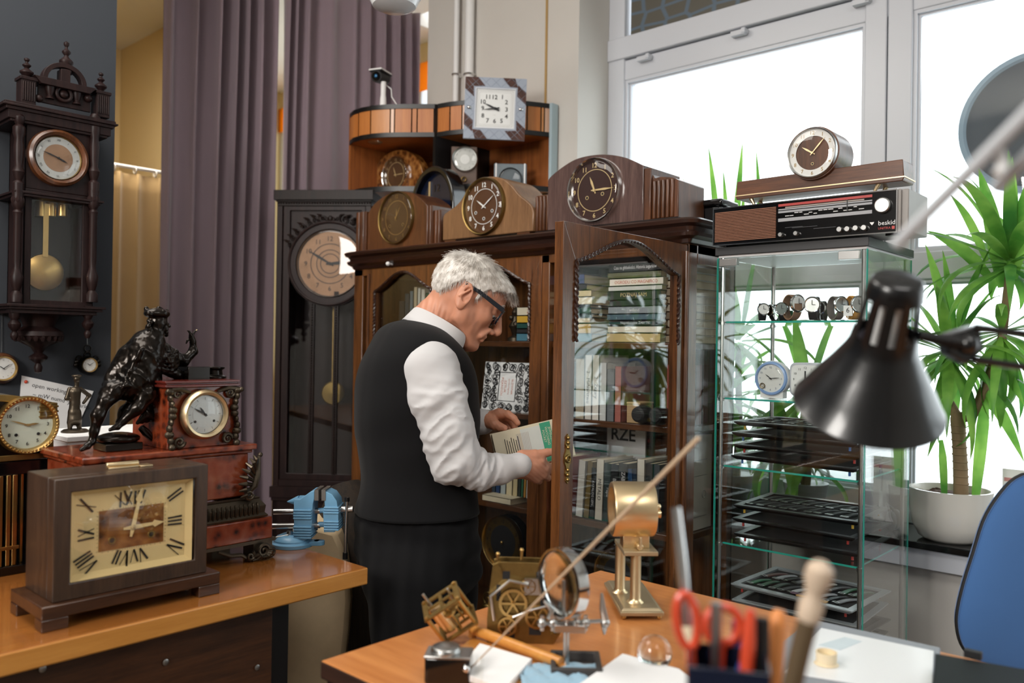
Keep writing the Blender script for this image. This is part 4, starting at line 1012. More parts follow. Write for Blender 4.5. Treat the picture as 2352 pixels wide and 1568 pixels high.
def st(px, py, o=0.0): return inv @ PX(px, py, sx + o)
zc = DZ + zq
s = SDF((-.05, -.035, 0), (.06, .035, .19), .0018)
C2 = lambda pts, rs, k=.003: s.chain([st(*p) for p in pts], [r * .00115 for r in rs], k)
C2([(172, 900), (172, 925), (170, 945)], [13, 11, 12]); C2([(176, 885), (176, 878)], [5, 5])
s.ell(st(176, 870), (.0085, .009, .010), .002); s.ell(st(176, 863), (.013, .012, .004), .001)
C2([(185, 893), (205, 908), (192, 925)], [5, 4.5, 3.5]); C2([(160, 893), (153, 915), (168, 918)], [5, 4.5, 3.5])
C2([(165, 945), (161, 970), (160, 992)], [8, 6.5, 4]); C2([(177, 945), (180, 970), (184, 992)], [8, 6.5, 4])
C2([(160, 994), (155, 996)], [4, 3.5]); C2([(184, 994), (190, 996)], [4, 3.5]); C2([(172, 950), (172, 962)], [13, 15], .004)
s.mesh('figure', 'bronze2', t)
m = MB(); m.lathe([(.034, 0), (.034, .004), (.028, .008), (.0001, .008)], 20, 0, (0, 0, 0), caps=False); m.build('plinth', 'bronze2', t)
vp = PZ(684, 1250, DZ); t = thing('bench_vise', 'blue steel bench vise on the back corner of the workbench', 'vise', (vp.x, vp.y - .015, DZ), R(42))
vi = wmat(t).inverted(); Dv = (AX.transposed() @ (Vector((vp.x, vp.y - .015, DZ)) - O)).z
def vq(px, py, o=0.0): p = vi @ PD(px, py, Dv + o); return (p.x, p.z)
def vprism(m, pts, y0, y1, mat=0): m.prism([(a, y0, b) for a, b in [vq(*p) for p in pts]], (0, y1 - y0, 0), mat)
m = MB(); a = vq(672, 1240); m.lathe([(.0001, 0), (.052, 0), (.054, .010), (.046, .013), (.046, .017), (.040, .025), (.028, .03), (.0001, .03)], 32, 0, (a[0], 0, 0), caps=False)
m.box(a[0], a[0] + .068, -.014, .014, .003, .014); m.cyl((a[0] + .068, 0, .003), (a[0] + .068, 0, .014), .014); m.build('swivel_base', 'vise', t, bevel=.001)
m = MB()
vprism(m, [(682, 1232), (682, 1142), (695, 1142), (720, 1124), (728, 1122), (728, 1140), (725, 1152), (722, 1205), (724, 1222), (706, 1236)], -.03, .03)
for i, y_ in enumerate(list(range(1166, 1186, 6)) + list(range(1204, 1230, 6))): b2 = vq(682, y_); c2 = vq(722, y_); m.box(b2[0] - .001, c2[0], -.034, .034, b2[1] - .0022, b2[1] + .0022)
b2 = vq(682, 1150); c2 = vq(659, 1152); m.tube([(b2[0] + .004, 0, b2[1]), (b2[0], 0, b2[1]), (c2[0], 0, c2[1])], [.014, .012, .001], 10)
m.build('fixed_jaw', 'vise', t, bevel=.0012)
m = MB(); vprism(m, [(750, 1122), (768, 1130), (779, 1145), (783, 1170), (783, 1205), (774, 1216), (750, 1216), (748, 1170), (752, 1160)], -.03, .03)
for y_ in list(range(1160, 1176, 6)) + list(range(1192, 1212, 6)): b2 = vq(750, y_); c2 = vq(784, y_); m.box(b2[0], c2[0], -.033, .033, b2[1] - .0022, b2[1] + .0022)
for y_ in (1172, 1204):
    b2 = vq(731, y_); c2 = vq(750, y_); m.cyl((b2[0], 0, b2[1]), (c2[0], 0, c2[1]), .007)
m.build('moving_jaw', 'vise', t, bevel=.0012)
m = MB(); vprism(m, [(729, 1120), (738, 1120), (738, 1144), (729, 1144)], -.032, .032); m.build('jaw_plate', 'steel', t)
m = MB(); vprism(m, [(745, 1120), (754, 1120), (754, 1144), (745, 1144)], -.032, .032); m.build('jaw_plate', 'steel', t)
m = MB()
for y_, xa, xb in ((1175, 629, 735), (1208, 625, 735)):
    b2 = vq(xa, y_); c2 = vq(xb, y_ - 2); m.cyl((b2[0], 0, b2[1]), (c2[0], 0, c2[1]), .0075)
b2 = vq(783, 1170); c2 = vq(811, 1169); m.cyl((b2[0], 0, b2[1]), (c2[0], 0, c2[1]), .009)
m.build('guide_rod', 'steel', t)
m = MB(); b2 = vq(798, 1150); c2 = vq(794, 1278); m.cyl((b2[0], -.006, b2[1]), (c2[0], -.006, c2[1]), .0042); m.build('handle_bar', 'steel', t)
m = MB(); m.cyl((c2[0], -.006, c2[1] + .012), (c2[0], -.006, c2[1] - .004), .0065); m.cyl((b2[0], -.006, b2[1]), (b2[0], -.006, b2[1] + .010), .0065); m.build('handle_cap', 'black', t)
m = MB(); b2 = vq(668, 1222); m.cyl((b2[0], -.01, .02), (b2[0], -.01, b2[1] + .006), .008); c2 = vq(629, 1233); m.cyl((b2[0], -.02, b2[1] - .004), (c2[0], -.02, c2[1]), .004); m.build('lock_lever', 'steel', t)
p = PZ(628, 1262, DZ)
DL, DR = 3.76, 3.72
pl, pr = PD(637, 450, DL), PD(853, 450, DR)
ex = Vector((pr.x - pl.x, pr.y - pl.y, 0)); GW = ex.length; rz = math.atan2(ex.y, ex.x)
t = thing('longcase_clock', 'tall dark longcase clock with copper-coloured dial, carved spandrels and three glazed panels', 'clock', (pl.x, pl.y, 0), rz)
gi = wmat(t).inverted()
def gq(px, py):   # intersect with the front plane (local y=0)
    n_ = Vector((-math.sin(rz), math.cos(rz), 0)); d = ray(px, py); k = n_.dot(Vector((pl.x, pl.y, 0)) - O) / n_.dot(d); return gi @ (O + d * k)
zt = gq(700, 437).z; H = zt
m = MB(); m.box(-.012, GW + .012, -.015, .20, zt - .045, zt); m.box(-.004, GW + .004, -.006, .20, zt - .052, zt - .045); m.box(0, GW, 0, .20, zt - .070, zt - .052)
k = int(GW / .012)
for i in range(k): m.sph(((i + .5) * GW / k, -.003, zt - .058), (.0055, .004, .004), n=6, m=4)
m.build('cornice', 'dark', t, bevel=.002)
z1 = zt - .07; zb = gq(700, 1118).z
dc = gq(757, 605); dr = (gq(757, 527).z - gq(757, 682).z) / 2
m = MB(); sx0, sx1 = .03, GW - .03
m.box(0, .026, 0, .2, .0, z1); m.box(GW - .026, GW, 0, .2, 0, z1); m.box(0, GW, .19, .2, 0, z1); m.box(.026, GW - .026, .0, .02, zb, zb + .03); m.box(-.01, GW + .01, -.014, .2, zb - .05, zb); m.box(-.004, GW + .004, -.008, .2, zb - .065, zb - .05)
m.box(0, GW, 0, .19, .08, zb - .065); m.box(-.015, GW + .015, -.015, .2, 0, .08)
m.ring([(.07, -.004, .18), (GW - .07, -.004, .18), (GW - .07, -.004, zb - .12), (.07, -.004, zb - .12)], [(.085, -.004, .195), (GW - .085, -.004, .195), (GW - .085, -.004, zb - .135), (.085, -.004, zb - .135)], (0, .006, 0))
N = 40; zd = dc.z; R1 = dr + .030
m.ring([(.028, .006, zb + .03), (GW - .028, .006, zb + .03), (GW - .028, .006, z1), (.028, .006, z1)], [(.06, .006, zb + .06), (GW - .045, .006, zb + .06), (GW - .045, .006, z1 - .02), (.06, .006, z1 - .02)], (0, .014, 0))
m.build('case', 'darkplum', t, bevel=.002)
m = MB(); o_ = circ(R1 + .012, N, 0, (dc.x, zd)); i_ = circ(dr + .004, N, 0, (dc.x, zd)); m.ring(o_, i_, (0, .03, 0)); m.v = [(x, y - .004, z) for x, y, z in m.v]
m.torus((dc.x, -.006, zd), R1 + .004, .006, n=48)
m.box(dc.x - R1 - .02, dc.x + R1 + .02, .018, .028, zd, z1)
m.build('dial_surround', 'darkplum', t)
m = MB()
for s_ in (-1, 1):
    for i in range(7):
        u = i / 6; a = R(90) - s_ * R(10 + 55 * u); rr_ = R1 + .022
        c = Vector((dc.x + rr_ * math.cos(a) * 1.02, .004, zd + rr_ * math.sin(a) + .006 * math.sin(i)))
        scroll(m, (c.x, c.z), .016 + .004 * math.sin(i * 2), 1.4, .004, s=s_ * (1 if i % 2 else -1), a0=i, y=.004)
        m.sph((c.x + .012 * s_, .006, c.z + .016), (.010, .005, .006), n=8, m=5)
        m.tube([c, c + Vector((s_ * .012, -.004, .018)), c + Vector((s_ * .028, 0, .022))], [.004, .005, .002], 6)
m.sph((dc.x, .0, zd + R1 + .02), (.012, .008, .014)); m.sph((dc.x - .016, .0, zd + R1 + .016), (.008, .006, .01)); m.sph((dc.x + .016, .0, zd + R1 + .016), (.008, .006, .01))
m.build('spandrel_carving', 'dark', t)
dial(t, (dc.x, .008, zd), dr, 'copperdial', 'ink', 'arabic', (2, 50), .2, rr=.74, centre='copperdial', centre_r=.5, ringr=(.6, .42, .3, .98), bezel=M['steel'], bz=-.02, bd=.012, dome=.03, hand='ink', hl=(.46, .78), hw=.04)
zg1 = zd - R1 * .80
m = MB(); w3 = (GW - .06 - .045) / 3
for i in range(1, 3): x = .06 + w3 * i; m.box(x - .010, x + .010, .004, .018, zb + .06, zg1 + .02); 
for i in range(1, 3):
    x = .06 + w3 * i
    for k in range(70): m.sph((x, .002, zb + .065 + k * (zg1 - zb - .06) / 70), (.004, .003, .0045), n=5, m=3)
m.build('glazing_bar', 'dark', t)
for i in range(3):
    x = .06 + w3 * i; m = MB(); m.box(x + .008, x + w3 - .008, .012, .016, zb + .06, zg1 + .03); m.build('door_pane', 'doorglass', t)
m = MB(); m.box(.026, GW - .026, .022, .03, zb + .03, zb + .04)
c = gq(745, 905); m.lathe([(.0001, .006), (.05, .004), (.055, 0), (.0001, -.002)], 30, 0, (dc.x, .08, c.z), '-y', caps=False); m.box(dc.x - .006, dc.x + .006, .078, .082, c.z, zd - dr); m.build('pendulum', 'brassdull', t)
TOPZ = 1.8075
def px_poly(pts, y): return [PY(a, b, y) for a, b in pts]
def dial_px(t, cx, cy, ry, y, **kw):
    c = PY(cx, cy, y); r = (PY(cx, cy - ry, y).z - PY(cx, cy + ry, y).z) / 2; lc = wmat(t).inverted() @ c
    dial(t, (lc.x, lc.y, lc.z), r, kw.pop('face'), **kw); return lc, r
def smoothtop(pts, k=5):
    out = []
    for i in range(len(pts) - 1):
        p0 = pts[max(0, i - 1)]; p1, p2 = pts[i], pts[i + 1]; p3 = pts[min(len(pts) - 1, i + 2)]
        for j in range(k):
            u = j / k
            out.append(tuple(.5 * (2 * p1[c] + (p2[c] - p0[c]) * u + (2 * p0[c] - 5 * p1[c] + 4 * p2[c] - p3[c]) * u * u + (3 * p1[c] - p0[c] - 3 * p2[c] + p3[c]) * u ** 3) for c in (0, 1)))
    return out + [pts[-1]]
def pillar(m, px, py0, py1, y, w_, d0, d1, flutes=3):
    a = PY(px, py0, y); b2 = PY(px, py1, y); m.box(a.x - w_ / 2, a.x + w_ / 2, y - d0, y + d1, TOPZ, a.z)
    for i in range(flutes): x = a.x - w_ / 2 + (i + .5) * w_ / flutes; m.cyl((x, y - d0, TOPZ + .004), (x, y - d0, a.z - .002), w_ / flutes * .48, n=8)
y = 2.215
c = PY(912, 570, y); t = thing('mantel_clock', 'reddish walnut mantel clock with a dull bronze dial, leftmost on the bookcase', 'clock', (c.x, y, TOPZ))
m = MB(); a, b2 = PY(845, 520, y).x, PY(980, 520, y).x
tp = smoothtop([(845, 492), (858, 470), (885, 449), (912, 440), (942, 442), (965, 455), (980, 470)])
P = [Vector((a, y, TOPZ + .008)), Vector((b2, y, TOPZ + .008))] + px_poly(tp, y)[::-1]
m.prism(P, (0, .15, 0), 0); m.build('case', 'walnut', t, world=True, bevel=.002)
m = MB(); pillar(m, 833, 487, 578, y, .060, .004, .12, 2); pillar(m, 990, 472, 560, y, .036, .008, .12, 2); pillar(m, 1008, 482, 560, y + .012, .036, .004, .12, 2); m.box(PY(820, 570, y).x - .002, PY(1020, 560, y).x, y - .014, y + .15, TOPZ, TOPZ + .009); m.build('side_pillars', 'walnut', t, world=True, bevel=.002)
dial_px(t, 911, 500, 58, y - .002, face=plain('bronzed_dial', '5a4430', .35, .5, coat=.2, var=.15), num=plain('faded_gold', 'a08050', .4, .4), tm=(12, 5), size=.2, rr=.84, ringr=(.68,), holes=((-.4, -.3), (.4, -.3)), bezel='brassdull', bz=.05, bd=.01, skip_hands=False, hw=.02, hl=(.35, .5))
y = 2.20
c = PY(1120, 555, y); t = thing('mantel_clock', 'light tan mantel clock with bold white numerals, middle of the bookcase top', 'clock', (c.x, y, TOPZ))
tp = smoothtop([(1017, 500), (1022, 490), (1042, 476), (1058, 460), (1078, 428), (1100, 411), (1126, 405), (1152, 409), (1172, 422), (1192, 446), (1212, 462), (1222, 474), (1226, 492)])
m = MB(); P = [Vector((PY(1017, 530, y).x, y, TOPZ + .014)), Vector((PY(1224, 530, y).x, y, TOPZ + .014))] + px_poly(tp, y)[::-1]
m.prism(P, (0, .16, 0)); m.build('case', 'tan', t, world=True, bevel=.004)
m = MB()
for px_ in (1032, 1200): x = PY(px_, 550, y).x; m.box(x - .03, x + .03, y + .004, y + .15, TOPZ, TOPZ + .015)
m.build('foot', 'walnut_x', t, world=True)
dial_px(t, 1112, 474, 62, y - .002, face=plain('brown_mirror_dial', '5a3e2c', .2, coat=.5), num='white', tm=(10, 9), size=.24, rr=.80, ringr=(.66,), holes=((-.42, -.2), (.42, -.2), (0, -.45)), bezel='brassdull', bz=.07, bd=.012, hand='white', hw=.025, hl=(.45, .62), bold=.03)
y = 2.205
c = PY(1400, 508, y); t = thing('mantel_clock', 'large dark plum lacquered mantel clock with cream numerals, rightmost on the bookcase', 'clock', (c.x, y, TOPZ))
tp = smoothtop([(1258, 420), (1262, 408), (1285, 388), (1320, 366), (1360, 356), (1400, 355), (1440, 363), (1478, 380)])
m = MB(); P = [Vector((PY(1258, 480, y).x, y, TOPZ + .010)), Vector((PY(1478, 480, y).x, y, TOPZ + .010))] + px_poly(tp, y)[::-1]
m.prism(P, (0, .19, 0)); m.build('case', 'plum', t, world=True, bevel=.003)
m = MB(); xr = PY(1553, 460, y).x; xs = PY(1478, 400, y).x; zr = PY(1500, 392, y).z; zw = PY(1540, 410, y).z
m.box(xs, xs + .025, y + .004, y + .18, TOPZ + .01, PY(1480, 386, y).z)
tp2 = smoothtop([(1498, 408), (1512, 404), (1540, 406), (1553, 412)])
m.prism([Vector((xs + .02, y + .014, TOPZ + .01)), Vector((xr, y + .014, TOPZ + .01))] + [Vector((p.x, y + .014, p.z)) for p in px_poly(tp2, y)[::-1]] + [Vector((xs + .02, y + .014, zr))], (0, .16, 0))
for i in range(5): x = xs + .034 + i * .016; m.cyl((x, y + .013, TOPZ + .014), (x, y + .013, PY(1520, 408, y).z - .004), .0075, n=8)
m.build('side_wing', 'walnut', t, world=True, bevel=.003)
m = MB(); x = PY(1243, 480, y).x; zt_ = PY(1243, 446, y).z
m.box(x - .035, x + .04, y + .014, y + .16, TOPZ + .01, zt_)
for i in range(4): xx = x - .028 + i * .016; m.cyl((xx, y + .013, TOPZ + .014), (xx, y + .013, zt_ - .004), .0075, n=8)
m.build('side_wing', 'walnut', t, world=True, bevel=.003)
m = MB(); x0_ = PY(1232, 520, y).x; m.box(x0_, xr + .01, y - .008, y + .185, TOPZ, TOPZ + .012); m.build('base', 'dark', t, world=True, bevel=.003)
dial_px(t, 1366, 437, 70, y - .002, face=plain('plum_dial', '3f2c28', .15, coat=.6), num='goldtext', tm=(11, 15), size=.22, rr=.82, ringr=(.69,), holes=((-.3, -.22), (.32, -.15)), bezel='chrome', bz=.06, bd=.014, hand='goldtext', hw=.035, hl=(.5, .78), bold=.012)
y = 2.38; a, b2 = PY(1600, 490, y), PY(1655, 490, y)
t = thing('black_plinth', 'small moulded black wooden plinth beside the radio, right end of the bookcase top', 'plinth', (a.x, y, TOPZ))
h_ = PY(1600, 462, y).z - TOPZ; w_ = b2.x - a.x; w_ = min(w_, .13)
m = MB(); m.box(-.01, w_ + .01, -.01, .11, 0, h_ * .2); m.box(0, w_, 0, .1, h_ * .2, h_ * .75); m.box(-.008, w_ + .008, -.008, .108, h_ * .75, h_); m.build('plinth_body', 'blackgloss', t, bevel=.006)
y = 2.375; c = PY(990, 450, y); t = thing('arched_clock', 'black gothic-arched clock case with glossy rim behind the two left mantel clocks', 'clock', (c.x, y, TOPZ))
xa, xb = PY(943, 430, y).x, PY(1042, 430, y).x; zt_ = PY(990, 381, y).z; xm = (xa + xb) / 2; hw2 = (xb - xa) / 2; zs = zt_ - hw2 * 1.25
oc = [(xm + hw2 * math.cos(PI * i / 20), y, zs + hw2 * 1.25 * math.sin(PI * i / 20)) for i in range(21)]
ic = [(xm + (hw2 - .022) * math.cos(PI * i / 20), y, zs + (hw2 - .022) * 1.25 * math.sin(PI * i / 20)) for i in range(21)]
m = MB(); m.ring([(xb, y, TOPZ)] + oc + [(xa, y, TOPZ)], [(xb - .022, y, TOPZ + .03)] + ic + [(xa + .022, y, TOPZ + .03)], (0, .08, 0)); m.build('arched_rim', 'blackgloss', t, world=True, bevel=.006)
m = MB(); m.prism([(xb - .01, y + .03, TOPZ)] + [(p[0] * .98 + xm * .02, y + .03, p[2] - .004) for p in oc] + [(xa + .01, y + .03, TOPZ)], (0, .05, 0)); m.build('case', 'navy', t, world=True)
m = MB(); m.box(xm - .045, xm - .035, y + .024, y + .03, TOPZ + .02, zt_ - .06); m.text('12', .045, (xm + .005, y + .028, zt_ - .09), mat=1); m.build('front_strip', ['chrome', 'bronze2'], t, world=True)
UT = 2.484
cv = [(803, 3.86), (812, 3.80), (830, 3.755), (855, 3.72), (885, 3.70), (920, 3.69), (960, 3.685), (1000, 3.68)]
cv2 = [(1004, 3.68), (1030, 3.645), (1060, 3.62), (1095, 3.60), (1130, 3.592), (1165, 3.595), (1200, 3.61), (1235, 3.63), (1268, 3.655)]
def cp(l): return [Vector((p.x, min(p.y, 2.83), 0)) for p in (PD(px, 300, D) for px, D in l)]
A, B = cp(cv), cp(cv2)
t = thing('wall_unit', 'curved wall-hung shelf unit with orange beech panels, black edging and clocks inside', 'shelf unit', (A[-1].x, 2.84, 2.10))
def zz(P, z): return [Vector((p.x, p.y, z)) for p in P]
m = MB()
for P in (A, B):
    back = [Vector((P[-1].x, 2.845, 0)), Vector((P[0].x, 2.845, 0))]
    for z0, z1 in ((UT - .016, UT), (UT - .142, UT - .126), (2.10, 2.118)): m.prism(zz(P + back, z0), (0, 0, z1 - z0))
m.build('shelf_boards', 'beech', t, world=True)
m = MB()
for P in (A, B):
    for z0, z1 in ((UT - .018, UT + .002), (UT - .144, UT - .124), (2.098, 2.12)):
        m.prism(zz([p + Vector((.003, -.003, 0)) for p in P] + [p + Vector((-.004, .004, 0)) for p in P][::-1], z0), (0, 0, z1 - z0))
p = A[-1]; m.box(p.x - .008, p.x + .008, p.y - .006, 2.84, 2.10, UT)
m.build('black_edging', 'black', t, world=True)
m = MB(); p = B[-1]; m.box(p.x, p.x + .014, p.y - .02, 2.84, 2.10, UT + .002); m.build('end_trim', plain('pale_blue_trim', 'a9bcc4', .4), t, world=True)
m = MB(); m.box(A[0].x, B[-1].x, 2.832, 2.846, 2.10, UT - .13); m.box(A[0].x - .004, A[0].x + .012, A[0].y, 2.84, 2.10, UT); m.build('back_panel', wood('unit_back', '6f3b17', 'a35f2a', 'z', rough=.5, coat=.1, stretch=20), t, world=True)
def panels(P, seams, cols):
    L_ = [0]
    for a, b2 in zip(P, P[1:]): L_.append(L_[-1] + (b2 - a).length)
    def at(s_):
        for i in range(len(P) - 1):
            if L_[i + 1] >= s_ - 1e-9: return P[i].lerp(P[i + 1], (s_ - L_[i]) / (L_[i + 1] - L_[i]))
        return P[-1]
    for i in range(len(seams) - 1):
        s0, s1 = seams[i] * L_[-1] + .003, seams[i + 1] * L_[-1] - .003
        Q = [at(s0 + (s1 - s0) * k / 5) for k in range(6)]
        m = MB(); m.prism(zz(Q + [q_ + Vector((-.008, .008, 0)) for q_ in Q][::-1], UT - .124), (0, 0, .106)); m.build('pelmet_panel', cols[i], t, world=True)
panels(A, [0, .22, .38, .58, .62, .78, .83, 1], ['beech', 'beech', 'beech_mid', 'beech_light', 'beech', 'beech', 'beech'])
panels(B, [0, .13, .24, .36, .5, .66, .78, .9, .93, 1], ['beech', 'beech', 'beech_light', 'beech', 'beech_light', 'beech', 'beech', 'beech_mid', 'beech_light'])
m = MB(); p = PD(862, 318, 3.80); m.lathe([(.0001, -.004), (.028, -.004), (.034, 0)], 20, 0, (p.x, p.y, UT - .142), caps=False); m.build('downlight', 'steel', t, world=True)
def incl(name, label, px0, px1, pyt, D, depth, mat, dialc, dr, **kw):
    a, b2 = PD(px0, pyt, D), PD(px1, pyt, D)
    if kw.get('arch'): a, b2 = PY(px0, pyt, 2.5), PY(px1, pyt, 2.5)
    yy_ = a.y
    e = Vector((b2.x - a.x, b2.y - a.y, 0)); rz_ = math.atan2(e.y, e.x)
    t = thing(name, label, 'clock', ((a.x + b2.x) / 2, (a.y + b2.y) / 2, 2.119), rz_)
    w_ = e.length / 2; h_ = a.z - 2.119; m = MB()
    if kw.pop('arch', False):
        m.prism([(-w_, 0, 0), (w_, 0, 0)] + [(w_ * math.cos(PI * i / 16), 0, h_ - w_ * .9 + w_ * .9 * math.sin(PI * i / 16)) for i in range(17)], (0, depth, 0))
    else: m.box(-w_, w_, 0, depth, 0, h_)
    m.build('case', mat, t, bevel=.003)
    lc = wmat(t).inverted() @ (PY(*dialc, yy_) if abs(rz_) < 1e-3 else PD(*dialc, D)); dial(t, (lc.x, -.002, lc.z), dr, **kw); return t, w_, h_
incl('round_top_clock', 'burl wood round-topped clock inside the left bay of the orange unit', 845, 975, 359, 3.73, .05, 'burl', (910, 402), .085, face=plain('burl_dial', '4a331d', .2, coat=.5, var=.3, vs=30), num='goldtext', nums='arabic', tm=(11, 15), size=.18, rr=.84, ringr=(.7,), bezel='chrome', bz=.05, hand='goldtext', hw=.02, arch=True)
t, w_, h_ = incl('square_clock', 'small brown box clock with a cream round dial under the kitchen clock', 1037, 1096, 336, 3.66, .07, plain('brown_leatherette', '5d4b42', .6, var=.15), (1068, 366), .052, face='silverdial', num='ink', nums='arabic', tm=(6, 2), size=.16, rr=.8, centre='dialwhite', centre_r=.4, bezel='steel', bz=.1, skip_hands=True)
m = MB(); m.torus((0, -.004, .03), .010, .003, n=14); m.build('knob', 'brassdull', t)
t, w_, h_ = incl('grey_clock', 'small grey-blue square clock with a recessed ring, right bay of the orange unit', 1135, 1210, 375, 3.63, .04, plain('grey_lacquer', '6c767c', .35, coat=.2, var=.2, vs=50), (1172, 412), .048, face=plain('grey_dial', '59646c', .35, coat=.2), num='goldtext', nums='', skip_hands=True, bezel='black', bz=.06)
m = MB(); m.box(-w_ + .006, -w_ + .012, -.003, 0, 0, h_); m.box(w_ - .012, w_ - .006, -.003, 0, 0, h_); m.build('trim_strip', 'white', t)
cq = [PD(*p, 3.545) for p in ((1069, 175), (1210, 181), (1206, 323), (1063, 317))]
cc = sum(cq, Vector()) / 4; exk = (cq[1] - cq[0]).normalized(); ezk = (cq[0] - cq[3]); ezk = (ezk - exk * ezk.dot(exk)).normalized(); nk = ezk.cross(exk)  # points away from viewer
t = thing('kitchen_clock', 'square kitchen clock with blue-grey tiled frame hung askew on the orange unit', 'clock', tuple(cc))
wk = (cq[1] - cq[0]).length / 2
Tk = Matrix(((exk.x, nk.x, ezk.x, cc.x), (exk.y, nk.y, ezk.y, cc.y), (exk.z, nk.z, ezk.z, cc.z), (0, 0, 0, 1)))
kt = bpy.data.objects
m = MB(); m.T = Tk; iw = wk * .66
m.ring([(-wk, 0, -wk), (wk, 0, -wk), (wk, 0, wk), (-wk, 0, wk)], [(-iw, 0, -iw), (iw, 0, -iw), (iw, 0, iw), (-iw, 0, iw)], (0, .016, 0)); m.box(-wk + .004, wk - .004, .016, .03, -wk + .004, wk - .004)
tl = lambda pts, mat=1: m.add([(a * wk, -.0008, b * wk) for a, b in pts], [tuple(range(len(pts)))], mat)
for sx_, sz_ in ((-1, 1), (1, -1)):
    tl([(sx_, sz_), (sx_ * .58, sz_), (sx_ * .34, sz_ * .72), (sx_ * .7, sz_ * .7)]); tl([(sx_, sz_), (sx_ * .72, sz_ * .7), (sx_ * .7, sz_ * .36), (sx_, sz_ * .62)])
for sx_, sz_ in ((1, 1), (-1, -1)):
    tl([(sx_ * .62, sz_), (sx_ * .22, sz_), (sx_ * .45, sz_ * .72), (sx_ * .72, sz_ * .7)]); tl([(sx_, sz_ * .55), (sx_ * .72, sz_ * .78), (sx_ * .7, sz_ * .42), (sx_, sz_ * .15)])
for k in range(-3, 4):
    for s_ in (-1, 1):
        for sg in (1, -1):
            c0 = k * .33
            for a, b2 in (((c0 - .14, s_ * .7), (c0 + .14, s_ * .99)), ):
                p = Vector((a[0] if False else c0 - .14 * sg, 0, s_ * .70)) if False else None
            x0_, x1_ = c0 - .15 * sg, c0 + .15 * sg
            if max(abs(x0_), abs(x1_)) < 1:
                m.add([(x0_ * wk, -.001, s_ * .70 * wk), (x0_ * wk + .0015, -.001, s_ * .70 * wk), (x1_ * wk + .0015, -.001, s_ * .99 * wk), (x1_ * wk, -.001, s_ * .99 * wk)], [(0, 1, 2, 3)], 2)
                m.add([(s_ * .70 * wk, -.001, x0_ * wk), (s_ * .70 * wk, -.001, x0_ * wk + .0015), (s_ * .99 * wk, -.001, x1_ * wk + .0015), (s_ * .99 * wk, -.001, x1_ * wk)], [(0, 1, 2, 3)], 2)
m.build('tiled_frame', [plain('blue_grey_tile', '9aa3b2', .35, coat=.3), wood('brown_tile', '2f130b', '4f2616', 'x', rough=.6, coat=0), plain('tile_joint', '6f7a8a', .4)], t, world=True)
m = MB(); m.T = Tk
m.ring([(-iw, -.002, -iw), (iw, -.002, -iw), (iw, -.002, iw), (-iw, -.002, iw)], [(-iw * .95, -.002, -iw * .95), (iw * .95, -.002, -iw * .95), (iw * .95, -.002, iw * .95), (-iw * .95, -.002, iw * .95)], (0, .01, 0), 1)
m.box(-iw * .96, iw * .96, .004, .01, -iw * .96, iw * .96)
for q_, lw in ((.88, .0016), (.80, .001)):
    a = iw * q_; m.ring([(-a, .0035, -a), (a, .0035, -a), (a, .0035, a), (-a, .0035, a)], [(-a + lw, .0035, -a + lw), (a - lw, .0035, -a + lw), (a - lw, .0035, a - lw), (-a + lw, .0035, a - lw)], (0, .0004, 0), 3)
for n_, (a, b2) in {'12': (-.02, .60), '1': (.36, .62), '2': (.58, .36), '3': (.60, -.02), '4': (.60, -.38), '5': (.36, -.62), '6': (0, -.64), '7': (-.36, -.63), '8': (-.62, -.38), '9': (-.64, 0), '10': (-.62, .34), '11': (-.38, .60)}.items():
    m.text(n_, iw * .30, (a * iw * .95, .003, b2 * iw * .95), mat=2, bold=.015)
m.box(-iw * .1, iw * .05, .0032, .0036, -iw * .32, -iw * .31, 3)
m.build('dial', ['dialwhite', 'pvc', 'ink', 'steel'], t, world=True)
for nm_, frac, L_, wd in (('hour_hand', 9.8 / 12, .6, .004), ('minute_hand', 43.6 / 60, .62, .0025)):
    a = 2 * PI * frac; u = Vector((math.sin(a), 0, math.cos(a))); q_ = Vector((u.z, 0, -u.x)); m = MB(); m.T = Tk
    b0 = Vector((0, -.001 if wd > .003 else -.003, 0))
    m.prism([b0 - u * iw * .22 - q_ * wd, b0 + u * iw * L_ * .5 - q_ * wd, b0 + u * iw * L_, b0 + u * iw * L_ * .5 + q_ * wd, b0 - u * iw * .22 + q_ * wd], (0, .001, 0)); m.sph(b0, (.006, .002, .006)); m.build(nm_, 'ink', t, world=True)
for s_ in (-1, 1):
    m = MB(); m.T = Tk; m.sph((s_ * wk * .84, -.003, 0), (.010, .006, .007)); m.build('chrome_stud', 'chrome', t, world=True)
p = PD(880, 232, 3.80); t = thing('security_camera', 'small white security camera on a stub stand on top of the orange unit', 'camera', (p.x, p.y, UT + .002), R(20))
zc = PD(870, 178, 3.80).z - UT - .002; lx = -.02
m = MB(); m.lathe([(.030, 0), (.030, .006), (.016, .010), (.014, .06), (.012, .07), (.012, zc - .02)], 18, 0, (0, 0, 0)); m.build('stand', 'white', t)
m = MB(); m.cyl((lx, .05, zc + .012), (lx, -.03, zc), .028, n=20); m.box(lx - .034, lx + .030, -.035, .06, zc + .022, zc + .030); m.build('housing', 'blackmatte', t, bevel=.002)
m = MB(); m.cyl((lx, -.028, zc), (lx, -.034, zc - .001), .021, n=20); m.build('lens_ring', 'blackgloss', t)
m = MB(); m.sph((lx, -.034, zc), (.008, .005, .008)); m.build('lens', plain('blue_lens', '2a6c9c', .1, coat=.6), t)
m = MB(); m.box(lx - .036, lx + .031, -.038, .055, zc + .028, zc + .034); m.build('sun_hood', 'white', t)
m = MB(); m.tube([(lx + .01, .03, zc - .02), (.03, .02, zc - .05), (.045, 0, .06), (.08, .0, .01), (.13, .02, .004)], .0025, 6); m.build('cable', 'white', t)
